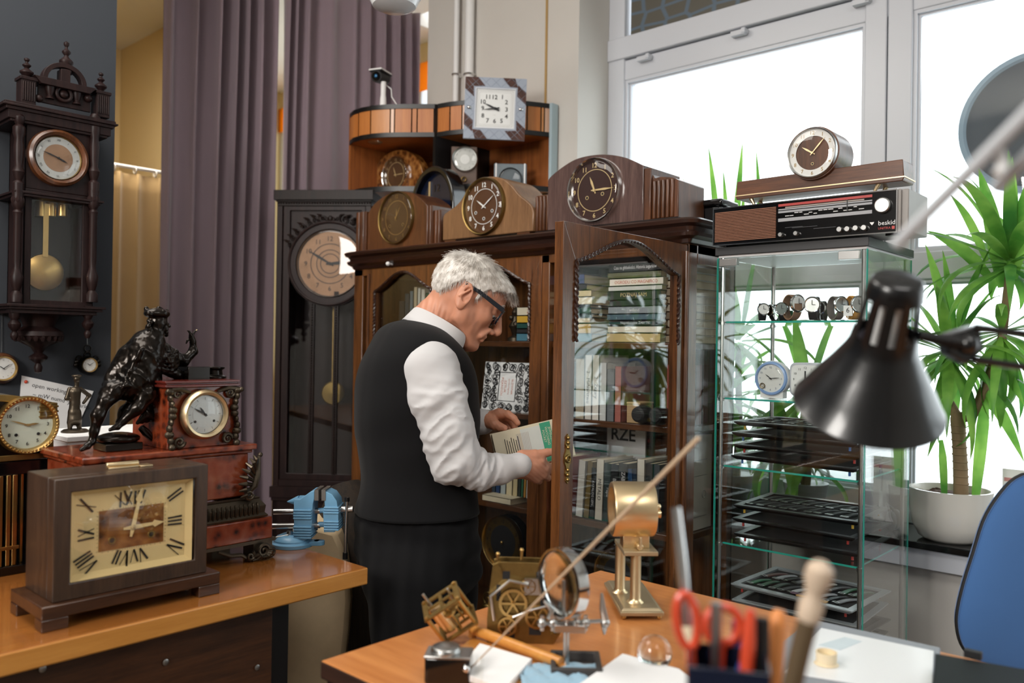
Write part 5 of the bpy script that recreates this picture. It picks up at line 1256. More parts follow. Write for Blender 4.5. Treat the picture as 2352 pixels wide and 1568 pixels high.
p = PD(906, -14, 2.5); t = thing('ceiling_lamp', 'round white ceiling pendant lamp cut by the top edge of the photo', 'lamp', tuple(p))
m = MB(); m.lathe([(.0001, -.052), (.04, -.050), (.065, -.038), (.074, -.020), (.078, -.010)], 36, 0, (0, 0, 0), caps=False); m.build('diffuser', plain('frosted_glass', 'cfd3d6', .25, coat=.4), t)
m = MB(); m.lathe([(.078, -.012), (.083, -.006), (.083, .01), (.03, .05), (.0001, .05)], 36, 0, (0, 0, 0), caps=False); m.build('rim', 'pvc', t)
m = MB(); m.cyl((0, 0, .05), (0, 0, 3.40 - p.z), .004, n=8); m.build('cord', 'white', t)
DX0, DX1, DY, DDP = -1.190, -.758, 2.213, .37
DTOP = PY(2000, 543, DY).z
y = DY - .012
a, b2 = PY(1640, 520, y), PY(2085, 520, y)
rz0, rz1 = DTOP + .001, PY(1860, 456, y).z
t = thing('radio', 'black tabletop radio receiver with wooden speaker slats and a large silver knob', 'radio', (a.x, y, DTOP))
RW = b2.x - a.x; RH = rz1 - DTOP; RDp = .165
def rq(px, py): p = PY(px, py, y) - Vector((a.x, y, DTOP)); return p.x, p.z
m = MB(); m.box(0, RW, .006, RDp, .006, RH); m.box(0, RW * .97, -.002, .004, .004, RH)
m.build('case', [plain('radio_case', '97938f', .45, var=.1)], t, bevel=.003)
m = MB(); m.box(.0, RW * .955, -.006, .006, .004, RH - .002); m.build('front_panel', 'blackgloss', t, bevel=.002)
m = MB(); m.ring([(0, -.008, .003), (RW * .957, -.008, .003), (RW * .957, -.008, RH), (0, -.008, RH)], [(.003, -.008, .006), (RW * .957 - .003, -.008, .006), (RW * .957 - .003, -.008, RH - .003), (.003, -.008, RH - .003)], (0, .004, 0)); m.build('chrome_trim', 'chrome', t)
gx1 = rq(1785, 520)[0]; n = 20; m = MB()
for i in range(n): z = .014 + (RH - .026) * i / n; m.box(.008, gx1, -.0095, -.005, z, z + (RH - .026) / n * .55)
m.build('speaker_grille', plain('slat_brown', '8a5a40', .5), t)
sx0, sx1 = rq(1790, 500)[0], rq(2005, 500)[0]; m = MB()
zz0 = lambda f: RH * f
m.box(sx0, sx1, -.0075, -.006, zz0(.87), zz0(.93), 1); 
for f0, f1 in ((.78, .81), (.71, .76), (.50, .58)): m.box(sx0, sx1, -.0075, -.006, zz0(f0), zz0(f1), 0)
m.box(sx0 + .02, sx1 - .02, -.0078, -.006, zz0(.82), zz0(.85), 3)
rn = random.Random(3)
for i in range(16): x = sx0 + .02 + i * (sx1 - sx0 - .04) / 16; z = zz0(rn.choice((.62, .655, .68))); m.box(x, x + .008 + .006 * rn.random(), -.0078, -.006, z, z + .0018, 2)
m.box(sx0 + (sx1 - sx0) * .745, sx0 + (sx1 - sx0) * .755, -.0085, -.006, zz0(.6), zz0(.87), 4)
for x, w_ in ((.02, .05), (.10, .06), (.04, .07)): m.box(sx0 + x, sx0 + x + w_, -.0078, -.006, zz0(.36 - x), zz0(.36 - x) + .0012, 5)
m.build('tuning_scale', [plain('scale_silver', '9a9ca0', .4), plain('scale_red', 'a8322c', .4), 'white', plain('scale_cream', '9b8f86', .4), 'ink', plain('scale_dim', '44464a', .4)], t)
for px_, py_, r_ in ((2031, 473, .020), (1798, 540, .0062), (1833, 537, .0062), (1933, 528, .0072), (1951, 527, .0072), (1970, 525, .0072), (1989, 524, .0072)):
    x, z = rq(px_, py_); m = MB(); m.lathe([(r_ * 1.02, 0), (r_, .012), (r_ * .86, .0145), (.0001, .0145)], 28, 0, (x, -.005, z), '-y', caps=False); m.build('tuning_knob' if r_ > .01 else 'knob', 'steel', t)
x, z = rq(2033, 512); m = MB(); m.text('beskid', .0165, (x + .006, -.0068, z)); m.prism([(x - .030, -.0068, z - .004), (x - .026, -.0068, z + .001), (x - .025, -.0068, z + .004), (x - .036, -.0068, z + .004), (x - .034, -.0068, z)], (0, .0004, 0))
x, z = rq(2037, 524); m.text('UNITRA', .0085, (x - .004, -.0068, z), mat=1); m.box(x + .014, x + .021, -.0069, -.006, z - .004, z + .004, 1)
m.build('lettering', ['white', plain('logo_red', 'b5342c', .4)], t)
for x in (.03, RW - .06):
    m = MB(); m.box(x, x + .03, .02, .04, 0, .007); m.build('foot', 'black', t)
y2 = DY + .015
RT = DTOP + RH
a2, b3 = PY(1690, 430, y2), PY(2073, 395, y2)
t = thing('long_mantel_clock', 'low long walnut clock with a drum dial on top of the radio', 'clock', ((a2.x + b3.x) / 2, y2, RT))
z0_, z1_ = PY(1880, 437, y2).z, PY(1880, 393, y2).z
hl2 = (b3.x - a2.x) / 2; zz_ = lambda z: z - RT
m = MB(); m.prism([(-hl2, 0, zz_(z0_) + .008), (-hl2 + .004, 0, zz_(z1_)), (hl2, 0, zz_(z1_) + .003), (hl2 + .004, 0, zz_(z0_) + .008), (hl2, 0, zz_(z0_)), (-hl2 + .002, 0, zz_(z0_))], (0, .085, 0)); m.build('case', 'walnut_x', t, bevel=.002)
m = MB(); m.box(-hl2 - .002, hl2 + .006, -.002, .087, zz_(z0_) + .009, zz_(z0_) + .012); m.build('brass_strip', 'gold', t)
cd_ = PY(1868, 352, y2 - .01); rd = (PY(1868, 291, y2 - .01).z - PY(1868, 412, y2 - .01).z) / 2
lx, lz = cd_.x - (a2.x + b3.x) / 2, cd_.z - RT
m = MB(); m.lathe([(.0001, .012), (rd, .012), (rd * 1.0, -.09), (.0001, -.09)], 48, 0, (lx, .0, lz), '-y', caps=False); m.build('drum', 'walnut', t)
dial(t, (lx, -.014, lz), rd * .9, 'walnut', 'goldtext', 'arabic', (10, 7), .17, rr=.86, bezel='steel', bz=.06, bd=.01, hand='gold', hw=.03, hl=(.55, .8), holes=((0, -.45),))
m = MB(); m.ring(circ(rd * .88, 48, -.0165, (lx, lz)), circ(rd * .64, 48, -.0165, (lx, lz)), (0, .0012, 0)); 
for i, s_ in enumerate([str(x) for x in [12] + list(range(1, 12))]): a = 2 * PI * i / 12; m.text(s_, rd * .2, (lx + rd * .76 * math.sin(a), -.0172, lz + rd * .76 * math.cos(a)), mat=1)
m.build('chapter_ring', ['dialwhite', 'brassdull'], t)
for x, s_ in ((-hl2 + .05, -1), (hl2 - .07, 1)):
    for yy in (.012, .07): m = MB(); m.cyl((x - s_ * .006, yy, .001), (x + s_ * .008, yy, zz_(z0_) + .002), .003, .006, n=10); m.build('brass_foot', 'gold', t)
_cm = {}
def cmat(c):
    if c not in _cm: _cm[c] = plain('cloth_' + c, c, .5, var=.06, vs=30, coat=.1)
    return _cm[c]
def book(x0, z0, w_, h_, d_, col, label, upright=True, y=None, tilt=0.0, txt=None, tcol='ink', y_off=0.0, name='book', group=None, rot90=False):
    """upright: w_ = thickness along x, h_ = height; flat: w_ = length along x, h_ = thickness"""
    yy = (BY + .03 if y is None else y) + y_off
    t = thing(name, label, 'book', (x0, yy, z0), 0, group); t.rotation_euler = (0, R(tilt), 0)
    c = .0018; m = MB(); th = w_ if upright else h_
    if upright:
        m.box(0, c, 0, d_, 0, h_); m.box(w_ - c, w_, 0, d_, 0, h_); m.box(0, w_, 0, c, 0, h_)
        if txt: m.text(txt, min(th * .62, .02), (w_ / 2, -.0006, h_ * .5), (0, 0, -1), (1, 0, 0), 1, fit=h_ * .72)
    else:
        m.box(0, w_, 0, d_, 0, c); m.box(0, w_, 0, d_, h_ - c, h_); m.box(0, w_, 0, c, 0, h_)
        if txt: m.text(txt, min(th * .62, .02), (w_ * .5, -.0006, h_ / 2), mat=1, fit=w_ * .8)
    m.build('cover', [cmat(col), M[tcol] if isinstance(tcol, str) and tcol in M else cmat(tcol)], t)
    m = MB()
    if upright: m.box(c, w_ - c, c, d_ - .004, .003, h_ - .003)
    else: m.box(.003, w_ - .003, c, d_ - .004, c, h_ - c)
    m.build('pages', 'cream', t)
    return t
yb = BY + .03
def xat(px, py=700): return PY(px, py, yb).x
cols = [('1c1f24', 'black'), ('23303a', 'blue-black'), ('5a6a70', 'grey-blue'), ('a89c82', 'tan'), ('b9bab2', 'pale grey'), ('c8c6bc', 'off-white'), ('1e4a35', 'green'), ('1d4f84', 'bright blue')]
xe = [xat(p) for p in (917, 930, 941, 950, 959, 967, 977, 986, 996)]
zsh = .0
for i, (c, nm_) in enumerate(cols):
    book(xe[i], ZA + .001, max(.012, xe[i + 1] - xe[i] - .003), (.16, .19, .20, .215, .21, .205, .19, .18)[i], .17, c, f'{nm_} upright book behind the left door, {["far left", "second from left", "third from left", "fourth from left", "fifth from left", "third from right", "second from right", "far right"][i]} of the row', group=None)
xA, xB_ = xat(1188), xat(1243)
xC, xD, xE = xat(1257), xat(1395), xat(1525)
zc = ZA + .001
S1 = [(.028, '4e7f92', 'N MALA', 'white', 'blue book with white capitals at the bottom of the stack'), (.034, 'c9a24a', '', 'ink', 'thick yellow picture book, second up in the stack'), (.018, 'd8c9a8', 'KIEWICZ HOWAC', 'ink', 'cream book, third from the bottom of the stack'), (.012, '17343a', 'Martin Kitchen', 'white', 'thin black-green book with small white letters'), (.020, '1f4a44', 'KLEJN', 'cream', 'dark green book lettered in cream'), (.010, '20263a', '', 'ink', 'thin navy book under the cream one with red capitals'), (.026, 'e2d6bd', 'LSKI', 'b5342c', 'cream book with large red capitals'), (.022, 'd7c7a0', 'SKA', 'ink', 'tan-cream book with brown letters')]
for i, (h_, c, tx, tc_, nm_) in enumerate(S1):
    book(xC - .002 - (.004 * (i % 3)), zc, min(xD - xC, .20) - .004, h_, .19, c, nm_ + ', right of the divider', False, txt=tx or None, tcol=tc_); zc += h_ + .0006
ztop = zc
book(xC, ztop + .0, .17, .020, .18, '15151a', 'black book near the top of the stack right of the divider', False); book(xC + .01, ztop + .0206, .15, .034, .17, '3a4a72', 'blue picture book on the very top of the stack right of the divider', False)
zc = ZA + .001
for i, (h_, c, nm_) in enumerate([(.028, '4e7f92', 'blue book at the foot of the short stack'), (.016, '2a2a2c', 'black book in the short stack'), (.02, '1f4a44', 'dark green book in the short stack'), (.026, 'd7a93c', 'yellow roll-edged book in the short stack'), (.03, 'e0d5bf', 'cream book with red letters on the short stack')]):
    book(xA, zc, xB_ - xA - .004, h_, .17, c, nm_ + ' beside the man\'s face', False, txt='ZI' if i == 4 else None, tcol='b5342c'); zc += h_ + .0006
zc = ZA + .001
S2 = [(.030, 'cbb27c', '', 'ink', 'gold and cream book at the foot of the stack'), (.022, 'ded6c2', '', 'ink', 'cream book, second in the stack'), (.018, '1a1a1e', 'Najpiękniejsze ZABYTKI', 'white', 'black book lettered in white, third in the stack'), (.02, '4b6470', '', 'ink', 'grey-blue book, fourth in the stack'), (.024, '8d959a', 'wiland', 'white', 'grey book with white script, fifth in the stack'), (.020, '22262a', '', 'ink', 'black book, sixth in the stack'), (.028, '20211f', 'POZNAJ SAM', 'goldtext', 'black book with gold letters, seventh in the stack'), (.016, 'c9c9c4', '', 'ink', 'pale grey book, eighth in the stack'), (.024, 'e6ddd0', 'OGRODU CO MAGNIFICO', 'c4503a', 'white book with orange-red capitals in the stack'), (.02, '5b5a3c', '', 'ink', 'olive patterned book near the top of the stack'), (.026, '121416', 'Czas na głębokości. Historia zegarków', 'white', 'black book with a white title on top of the stack')]
for i, (h_, c, tx, tc_, nm_) in enumerate(S2):
    if zc + h_ > 1.70: break
    book(xD + .004 * (i % 3), zc, xE - xD - .012, h_, .19, c, nm_ + ' seen through the open door', False, txt=tx or None, tcol=tc_ if tc_ in M else tc_); zc += h_ + .0006
MS = [(1256, '22305c', .20, 'blue and gold upright book next to the divider'), (1264, 'c08a3a', .19, 'thin golden-brown upright book near the divider'), (1270, '16171a', .21, 'black upright book near the divider'), (1284, 'd8c7ae', .20, 'cream upright book just left of the open door edge'), (1302, '2d2d2f', .19, 'charcoal upright book behind the open door edge'), (1322, 'c2b49a', .2, 'beige upright book behind the open door stile'), (1343, 'ece8de', .215, 'white upright volume marked 2, left of the pair on the middle shelf'), (1360, 'efeae0', .215, 'white upright volume marked 2, right of the pair on the middle shelf'), (1377, 'd0d2cf', .19, 'pale grey upright book right of the white pair'), (1394, '6a6f72', .17, 'dark grey upright book on the middle shelf'), (1412, '9a5a50', .18, 'muted red upright book on the middle shelf')]
for i, (p, c, h_, nm_) in enumerate(MS):
    x = xat(p, 900); xn = xat(MS[i + 1][0], 900) if i + 1 < len(MS) else x + .028
    book(x, ZB + .001, xn - x - .002, h_, .17, c, nm_, txt={6: '2   Meblarstwo', 7: '2   Zegary'}.get(i), tcol='ink')
x = xat(1500, 870); t = thing('opera_glasses', 'pair of dark round binocular cups on the middle shelf behind the open door', 'binoculars', (x, yb + .04, ZB + .001))
m = MB()
for dx_ in (-.032, .032): m.lathe([(.020, 0), (.028, .01), (.030, .03), (.024, .055), (.018, .06)], 20, 0, (dx_, -.02, .032), '-y'); 
m.cyl((-.03, 0, .032), (.03, 0, .032), .008); m.build('barrels', 'blackmatte', t)
x = xat(1440, 900); t = thing('cardboard_box', 'small brown carton on the middle shelf left of the dark binocular cups', 'box', (x, yb, ZB + .001))
m = MB(); m.box(0, .05, 0, .08, 0, .06); m.build('carton', cmat('a88c66'), t, bevel=.002)
m = MB(); m.box(-.001, .051, .0, .081, .061, .067); m.build('lid', cmat('b99c74'), t, bevel=.001)
p0, p1, p2, p3 = [PY(a, b, yb) for a, b in ((1098, 830), (1211, 826), (1211, 948), (1092, 940))]
bw_ = p1.x - p0.x; bh_ = p0.z - p3.z
t = thing('ornate_book', 'white book with black arabesque pattern standing face-out behind the middle door', 'book', (p0.x, yb + .02, ZB + .001), 0); t.rotation_euler = (R(-7), 0, 0)
m = MB(); m.box(0, bw_, 0, .003, 0, bh_); m.box(0, bw_, .018, .021, 0, bh_); m.box(0, .003, 0, .021, 0, bh_)
m.build('cover', 'paper', t)
m = MB(); rn = random.Random(11); yy = -.0009
def curl(x, z, r_, a0, s_, wd=.0013):
    P = []
    for i in range(22): a = a0 + s_ * i * .33; rr2 = r_ * (1 - i / 26); P.append((x + rr2 * math.cos(a), z + rr2 * math.sin(a), wd * (1.5 - i / 22)))
    vs = []
    for i, (a, b2, w__) in enumerate(P):
        q_ = P[min(i + 1, 21)]; o_ = P[max(i - 1, 0)]; d_ = Vector((q_[0] - o_[0], q_[1] - o_[1])); d_.normalize(); n_ = Vector((-d_.y, d_.x)) * w__
        vs += [(a + n_.x, yy, b2 + n_.y), (a - n_.x, yy, b2 - n_.y)]
    m.add(vs, [(2 * i, 2 * i + 1, 2 * i + 3, 2 * i + 2) for i in range(21)])
nx_, nz_ = 6, 6
for i in range(nx_):
    for j in range(nz_):
        cx_, cz_ = bw_ * (i + .5) / nx_, bh_ * (j + .5) / nz_
        if abs(cx_ / bw_ - .5) < .2 and abs(cz_ / bh_ - .5) < .3: continue
        s_ = 1 if (i < nx_ / 2) ^ (j < nz_ / 2) else -1
        for k in range(6): curl(min(bw_ - .016, max(.016, cx_ + rn.uniform(-.010, .010))), min(bh_ - .016, max(.016, cz_ + rn.uniform(-.010, .010))), rn.uniform(.008, .017), rn.uniform(0, 6), s_)
m.ring([(bw_ * .32, yy, bh_ * .2), (bw_ * .68, yy, bh_ * .2), (bw_ * .68, yy, bh_ * .8), (bw_ * .32, yy, bh_ * .8)], [(bw_ * .335, yy, bh_ * .215), (bw_ * .665, yy, bh_ * .215), (bw_ * .665, yy, bh_ * .785), (bw_ * .335, yy, bh_ * .785)], (0, .0004, 0))
for k, (s__, sz) in enumerate((('SŁOWNIK', .013), ('terminologiczny', .009), ('SZTUK', .015), ('PIĘKNYCH', .014))): m.text(s__, sz, (bw_ * (.6 - k * .07), yy, bh_ * .5), (0, 0, -1), (1, 0, 0), 1, fit=bh_ * .5)
m.build('cover_pattern', ['ink', cmat('d2745c')], t)
m = MB(); m.box(.003, bw_ - .003, .003, .018, .002, bh_ - .002); m.build('pages', 'cream', t)
x = xat(1252, 1150)
book(x, ZC + .002, .022, .20, .17, 'cdbfa6', 'cream upright book left of the pink one on the third shelf', tilt=2)
book(x + .036, ZC + .002, .036, .21, .17, 'b86a68', 'pink-red book leaning to the right under the held book', tilt=11, txt='PODSTAWY MECHANIKI', tcol='9c4a48')
TS = [(1322, 'dedbd2', .19, 6, None, 'white book leaning right on the third shelf behind the open glass'), (1340, '7d6a3e', .19, 8, None, 'gilt-brown leaning book on the third shelf'), (1354, '1e1f20', .17, 4, 'KATALOG LEPS', 'black book with white lettering, third shelf behind glass'), (1366, 'e8e2d2', .20, 3, 'METALO', 'white book lettered METALO on the third shelf'), (1385, '3c4a4a', .19, 2, 'rupe', 'dark green-grey book right of the METALO book'), (1402, '17181b', .19, 1, 'BAUMEISTER', 'black book with pale vertical title, third shelf'), (1420, '222428', .2, 0, 'ZABYTKI ELENDOW', 'wide black book with small white title, third shelf'), (1444, '234b76', .18, -8, None, 'blue book leaning left between black ones on the third shelf'), (1462, 'd9d4c6', .22, 0, '3 polska', 'tall white book with a dark emblem near the right of the third shelf'), (1482, '24262a', .21, 0, None, 'dark book right of the tall white one on the third shelf'), (1500, '3a3f45', .21, 0, None, 'slate-grey book at the right end of the third shelf')]
for i, (p, c, h_, tl_, tx, nm_) in enumerate(TS):
    x = xat(p, 1150); xn = xat(TS[i + 1][0], 1150) if i + 1 < len(TS) else x + .026
    book(x, ZC + .003 + (.004 if tl_ else 0), (xn - x) * .9, h_, .17, c, nm_, tilt=tl_ * .6, txt=tx, tcol='ink' if c in ('e8e2d2', 'd9d4c6') else 'white')
p = PY(1366, 1000, yb + .02); t = thing('magazine', 'white magazine with large letters RZE standing behind the third-shelf books', 'magazine', (p.x - .07, yb + .19, ZC + .002)); m = MB(); m.box(0, .16, 0, .006, 0, p.z - ZC + .02); m.text('RZE', .06, (.07, -.001, p.z - ZC - .01), mat=1, bold=.02); m.build('cover', ['paper', 'ink'], t)
m = MB(); m.box(.002, .158, .006, .011, .002, p.z - ZC + .018); m.build('pages', 'cream', t)
MB3 = [(1108, '2f3b46', .09), (1117, '1d3a63', .10), (1128, 'a9b2b4', .11), (1141, 'd6c8a6', .115), (1156, 'c7b78f', .12), (1168, '29332d', .12), (1175, '2e6a4a', .12), (1181, 'c08a3a', .125), (1187, 'e4e0d6', .12), (1193, '8a6238', .125), (1204, '8fc0b0', .12)]
nn = ['slate', 'navy', 'pale grey', 'cream', 'buff', 'black-green', 'green', 'ochre', 'thin white', 'brown patterned', 'mint green']
for i, (p, c, h_) in enumerate(MB3):
    x = xat(p, 1130); xn = xat(MB3[i + 1][0], 1130) if i + 1 < len(MB3) else x + .014
    book(x, ZC + .024, (xn - x) * .92, h_, .12, c, f'small {nn[i]} upright book in the row below the man\'s cuffs', y=yb + .05, tilt=2)
book(xat(1112, 1160), ZC + .001, .14, .022, .12, 'd9cdb2', 'cream book lying flat in front of the small upright row', False, y=yb - .01)
book(xat(1150, 1150), ZC + .001, .12, .020, .10, 'b89b66', 'tan book lying flat behind the cream one, under the small upright row', False, y=yb + .112)
def bare_dial(name, lab, px, py, ry, yy):
    c = PY(px, py, yy); r_ = (PY(px, py - ry, yy).z - PY(px, py + ry, yy).z) / 2
    t = thing(name, lab, 'clock', (c.x, yy, .421)); lz = c.z - .421
    m = MB(); m.box(-r_ * .5, r_ * .5, .01, .06, 0, lz); m.cyl((0, .008, lz), (0, .05, lz), r_ * .98, n=40); m.build('case', 'bronze', t, bevel=.002)
    dial(t, (0, 0, lz), r_ * .95, 'brassdull', 'ink', 'arabic', (12, 0), .18, rr=.82, centre='blackmatte', centre_r=.66, bezel='brass', bz=.03, skip_hands=True, glass=False)
    m = MB(); m.sph((0, -.006, lz), .006); m.build('centre_cap', 'brass', t)
bare_dial('round_dial_clock', 'round brass-ringed clock dial without hands at the bottom behind the middle door', 1155, 1245, 62, BY + .05)
bare_dial('round_dial_clock', 'round brass-ringed dial low behind the open glass door, above the desk edge', 1418, 1320, 62, BY + .05)
m = MB(); p = PY(1115, 1292, BY + .02); m.sph((0, 0, .02), (.03, .02, .02)); scroll(m, (.0, .05), .03, 1.6, .006, y=0); scroll(m, (.035, .03), .022, 1.6, .005, y=0, s=-1)
o = m.build('bronze_ornament', 'brassdull'); o.location = (xat(1118, 1290) - .0, BY + .04, .421); tag(o, 'small scrolled brass ornament on the floor of the bookcase beside the round dial', 'ornament')
x = xat(1172, 740); t = thing('figurine', 'shiny metal figurine on the top shelf just in front of the man\'s glasses', 'figurine', (x, yb + .03, ZA + .001))
m = MB(); m.lathe([(.030, 0), (.028, .012), (.012, .02), (.018, .04), (.026, .055), (.014, .075), (.010, .09), (.016, .105), (.008, .12), (.001, .125)], 16, 0); m.sph((.012, -.01, .06), .014); m.sph((-.01, -.012, .085), .010); m.build('figure', 'bronze2', t)
xs_ = BX1 - .085
rn = random.Random(5); zc = ZA + .001
names = ['lowest', 'second', 'third', 'fourth', 'fifth', 'sixth', 'seventh', 'eighth', 'ninth', 'topmost']
for i, c in enumerate(['b9ac92', '9c8f78', 'c6bda8', '8d7f6b', 'd1c9b6', 'b7a98c', 'a59a86', 'cfc6b0', '98a09c', 'b9b3a4']):
    book(xs_ - .03, zc, .085, .024, .20, c, f'{names[i]} paper-edged volume in the stack behind the bookcase side glass', False, y=BY + .062); zc += .0246
t = thing('folder_reflection', 'tall white folder with faint lines, standing in for a reflection at the side glass', 'folder', (BX1 - .075, BY + .07, ZC + .002))  # solid folder put where a mirrored white document shows in the glass
m = MB(); m.box(0, .03, 0, .17, 0, .30); 
for i, z in enumerate((.22, .17, .04)): m.box(.0301, .0306, .03, .14, z, z + .002, 1)
m.torus((.031, .12, .11), .012, .001, 1, 'x', n=20, m=5)
m.build('cover', [cmat('ded8ca'), 'steel'], t, bevel=.001)
for i, c in enumerate(['8a3a36', '7a2f2f', '93504a', '5e2a2a']):
    t_ = book(BX1 - .11, ZB + .001, .06, .19, .035, c, f'dark red upright book behind the bookcase side glass, {["nearest the front", "second from the front", "third from the front", "farthest back"][i]}', y=BY + .062 + i * .04)
t = thing('display_case', 'tall glass display case with black top holding trays of watch straps and alarm clocks', 'display case', (DX0, DY, 0))
DW = DX1 - DX0
m = MB(); m.box(-.004, DW + .004, -.004, DDP + .004, DTOP - .024, DTOP); m.build('top_board', plain('case_top', '2c2d2f', .45), t, bevel=.0015)
m = MB(); m.box(0.004, DW - .004, .004, DDP - .004, DTOP - .030, DTOP - .0241); m.build('top_underside', 'white', t)
m = MB(); m.box(-.004, DW + .004, -.004, DDP + .004, .02, .06); m.build('base_board', 'black', t, bevel=.002)
zt_ = DTOP - .030
for x, y in ((.014, .014), (DW - .014, .014), (.014, DDP - .014), (DW - .014, DDP - .014)):
    m = MB(); m.cyl((x, y, .06), (x, y, zt_), .0055, n=10); m.build('metal_post', 'steel', t)
e = .004
for nm_, bx in (('front_door', (0.001, DW - .001, 0, e, .07, zt_ - .004)), ('side_pane', (0, e, .005, DDP, .06, zt_)), ('side_pane', (DW - e, DW, .005, DDP, .06, zt_)), ('back_pane', (.005, DW - .005, DDP - e, DDP, .06, zt_))):
    m = MB(); m.box(*bx)
    if nm_ == 'front_door': m.box(bx[0] - .0003, bx[0] + .0012, 0, e, .07, bx[5], 1); m.box(bx[1] - .0012, bx[1] + .0003, 0, e, .07, bx[5], 1)
    elif nm_ == 'side_pane': m.box(bx[0], bx[1], .0045, .0055, .06, zt_, 1); m.box(bx[0], bx[1], DDP - .001, DDP + .0003, .06, zt_, 1)
    m.build(nm_, ['cabglass', 'edgeglass'], t)
for x in (.03, DW - .055):
    m = MB(); m.box(x - .02, x + .035, -.004, .012, zt_ - .026, zt_ - .004); m.build('hinge_block', 'steel', t, bevel=.001)
SH = [PY(1780, 737, DY + .02).z, PY(1780, 919, DY + .02).z, PY(1780, 1081, DY + .02).z, PY(1780, 1266, DY + .02).z, PY(1780, 1266, DY + .02).z - .36]
for z in SH:
    m = MB(); m.box(.022, DW - .022, .02, DDP - .02, z - .005, z)
    m.box(.022, DW - .022, .0195, .0202, z - .0052, z + .0002, 1); m.box(DW - .0222, DW - .0215, .02, DDP - .02, z - .005, z, 1)
    m.build('glass_shelf', ['cabglass', 'edgeglass'], t)
    m = MB()
    for x, y in ((.014, .016), (DW - .014, .016), (.014, DDP - .016), (DW - .014, DDP - .016)): m.cyl((x, y, z - .010), (x, y, z - .001), .009, n=10)
    m.build('shelf_clips', 'steel', t)
def in_case(px, py, dy): return PY(px, py, DY + dy)
c = in_case(1771, 868, .09); r_ = (in_case(1771, 829, .09).z - in_case(1771, 907, .09).z) / 2
t = thing('alarm_clock', 'round white alarm clock with light blue ring, left on the second glass shelf', 'clock', (c.x, DY + .09, SH[1] + .001)); lz = r_ + .008
m = MB(); m.lathe([(.0001, 0), (r_ * 1.02, 0), (r_ * 1.06, -.01), (r_ * .98, -.035), (.0001, -.035)], 40, 0, (0, 0, lz), '-y', caps=False); m.box(-r_ * .7, r_ * .7, .004, .032, 0, .022); m.build('case', 'white', t)
m = MB(); m.lathe([(r_ * .80, .001), (r_ * .86, .007), (r_ * .96, .006), (r_ * 1.01, 0)], 48, 0, (0, 0, lz), '-y', caps=False); m.build('blue_ring', plain('ring_blue', '7f9fcf', .35, coat=.3), t)
dial(t, (0, -.002, lz), r_ * .82, 'dialwhite', plain('blue_grey_ink', '5c6a86', .5), 'arabic', (10, 14), .19, rr=.80, hand='ink', hl=(.5, .72), hw=.03)
m = MB(); m.torus((-r_ * .5, -.004, lz - r_ * .45), r_ * .15, .0012, n=20, m=5); m.text('Q', .012, (-r_ * .5, -.005, lz - r_ * .45)); m.build('subdial', 'brassdull', t)
c = in_case(1850, 868, .10); t = thing('alarm_clock', 'square-cornered silver alarm clock half hidden by the black lamp', 'clock', (c.x, DY + .10, SH[1] + .001))
m = MB(); hw2 = r_ * .98
rc = [(hw2 * math.copysign(min(1, abs(math.cos(a)) ** .35), math.cos(a)), 0, lz + hw2 * math.copysign(min(1, abs(math.sin(a)) ** .35), math.sin(a))) for a in [2 * PI * i / 48 for i in range(48)]]
m.prism(rc, (0, .04, 0)); m.build('case', plain('silver_plastic', 'b9bcc4', .3, coat=.3), t, bevel=.004)
m = MB(); m.prism([(p[0] * .86, -.001, lz + (p[2] - lz) * .86) for p in rc], (0, .002, 0))
for i in range(12): a = 2 * PI * i / 12; m.text(str(i or 12), r_ * .19, (r_ * .68 * math.sin(a), -.0018, lz + r_ * .68 * math.cos(a)), mat=1)
m.build('dial', ['dialwhite', 'ink'], t)
m = MB(); m.prism([(-.002, -.003, lz), (.002, -.003, lz), (.002, -.003, lz + r_ * .5), (-.002, -.003, lz + r_ * .5)], (0, .0006, 0)); m.build('minute_hand', 'ink', t)
def watch(px, dy, rz_, label, strap, face, scale=1.0, stand=True):
    c = in_case(px, 735, dy); t = thing('wristwatch', label, 'watch', (c.x, DY + dy, SH[0] + .001), rz_); s_ = scale
    m = MB(); m.box(-.016 * s_, .016 * s_, 0, .03 * s_, 0, .003); m.hexa([(-.012 * s_, .012, .003), (.012 * s_, .012, .003), (.012 * s_, .016, .003), (-.012 * s_, .016, .003)], [(-.012 * s_, .004, .03 * s_), (.012 * s_, .004, .03 * s_), (.012 * s_, .008, .03 * s_), (-.012 * s_, .008, .03 * s_)]); m.build('clear_stand', 'cabglass', t)
    m = MB(); P = []; 
    for i in range(25): a = 2 * PI * i / 24; P.append((0, .010 + .019 * s_ * math.cos(a), .027 * s_ + .025 * s_ * math.sin(a)))
    vs = [];
    for p in P: vs += [(-.009 * s_, p[1], p[2]), (.009 * s_, p[1], p[2]), (.009 * s_, .010 + (p[1] - .010) * .9, .027 * s_ + (p[2] - .027 * s_) * .92), (-.009 * s_, .010 + (p[1] - .010) * .9, .027 * s_ + (p[2] - .027 * s_) * .92)]
    m.add(vs, [(4 * i + j, 4 * i + (j + 1) % 4, 4 * i + 4 + (j + 1) % 4, 4 * i + 4 + j) for i in range(24) for j in range(4)]); m.build('strap', strap, t)
    m = MB(); m.lathe([(.0001, -.004), (.0165 * s_, -.004), (.018 * s_, .002), (.016 * s_, .005), (.0145 * s_, .004)], 28, 0, (0, -.009 * s_, .034 * s_), '-y', caps=False); m.build('case', 'chrome', t)
    m = MB(); m.lathe([(.0145 * s_, .0035), (.0001, .0035)], 28, 0, (0, -.009 * s_, .034 * s_), '-y', caps=False); m.box(-.0006, .0006, -.0138 * s_, -.0132 * s_, .034 * s_, .044 * s_, 1); m.box(0, .007 * s_, -.0138 * s_, -.0132 * s_, .0335 * s_, .0345 * s_, 1); m.build('dial', [face, 'ink'], t)
    return t
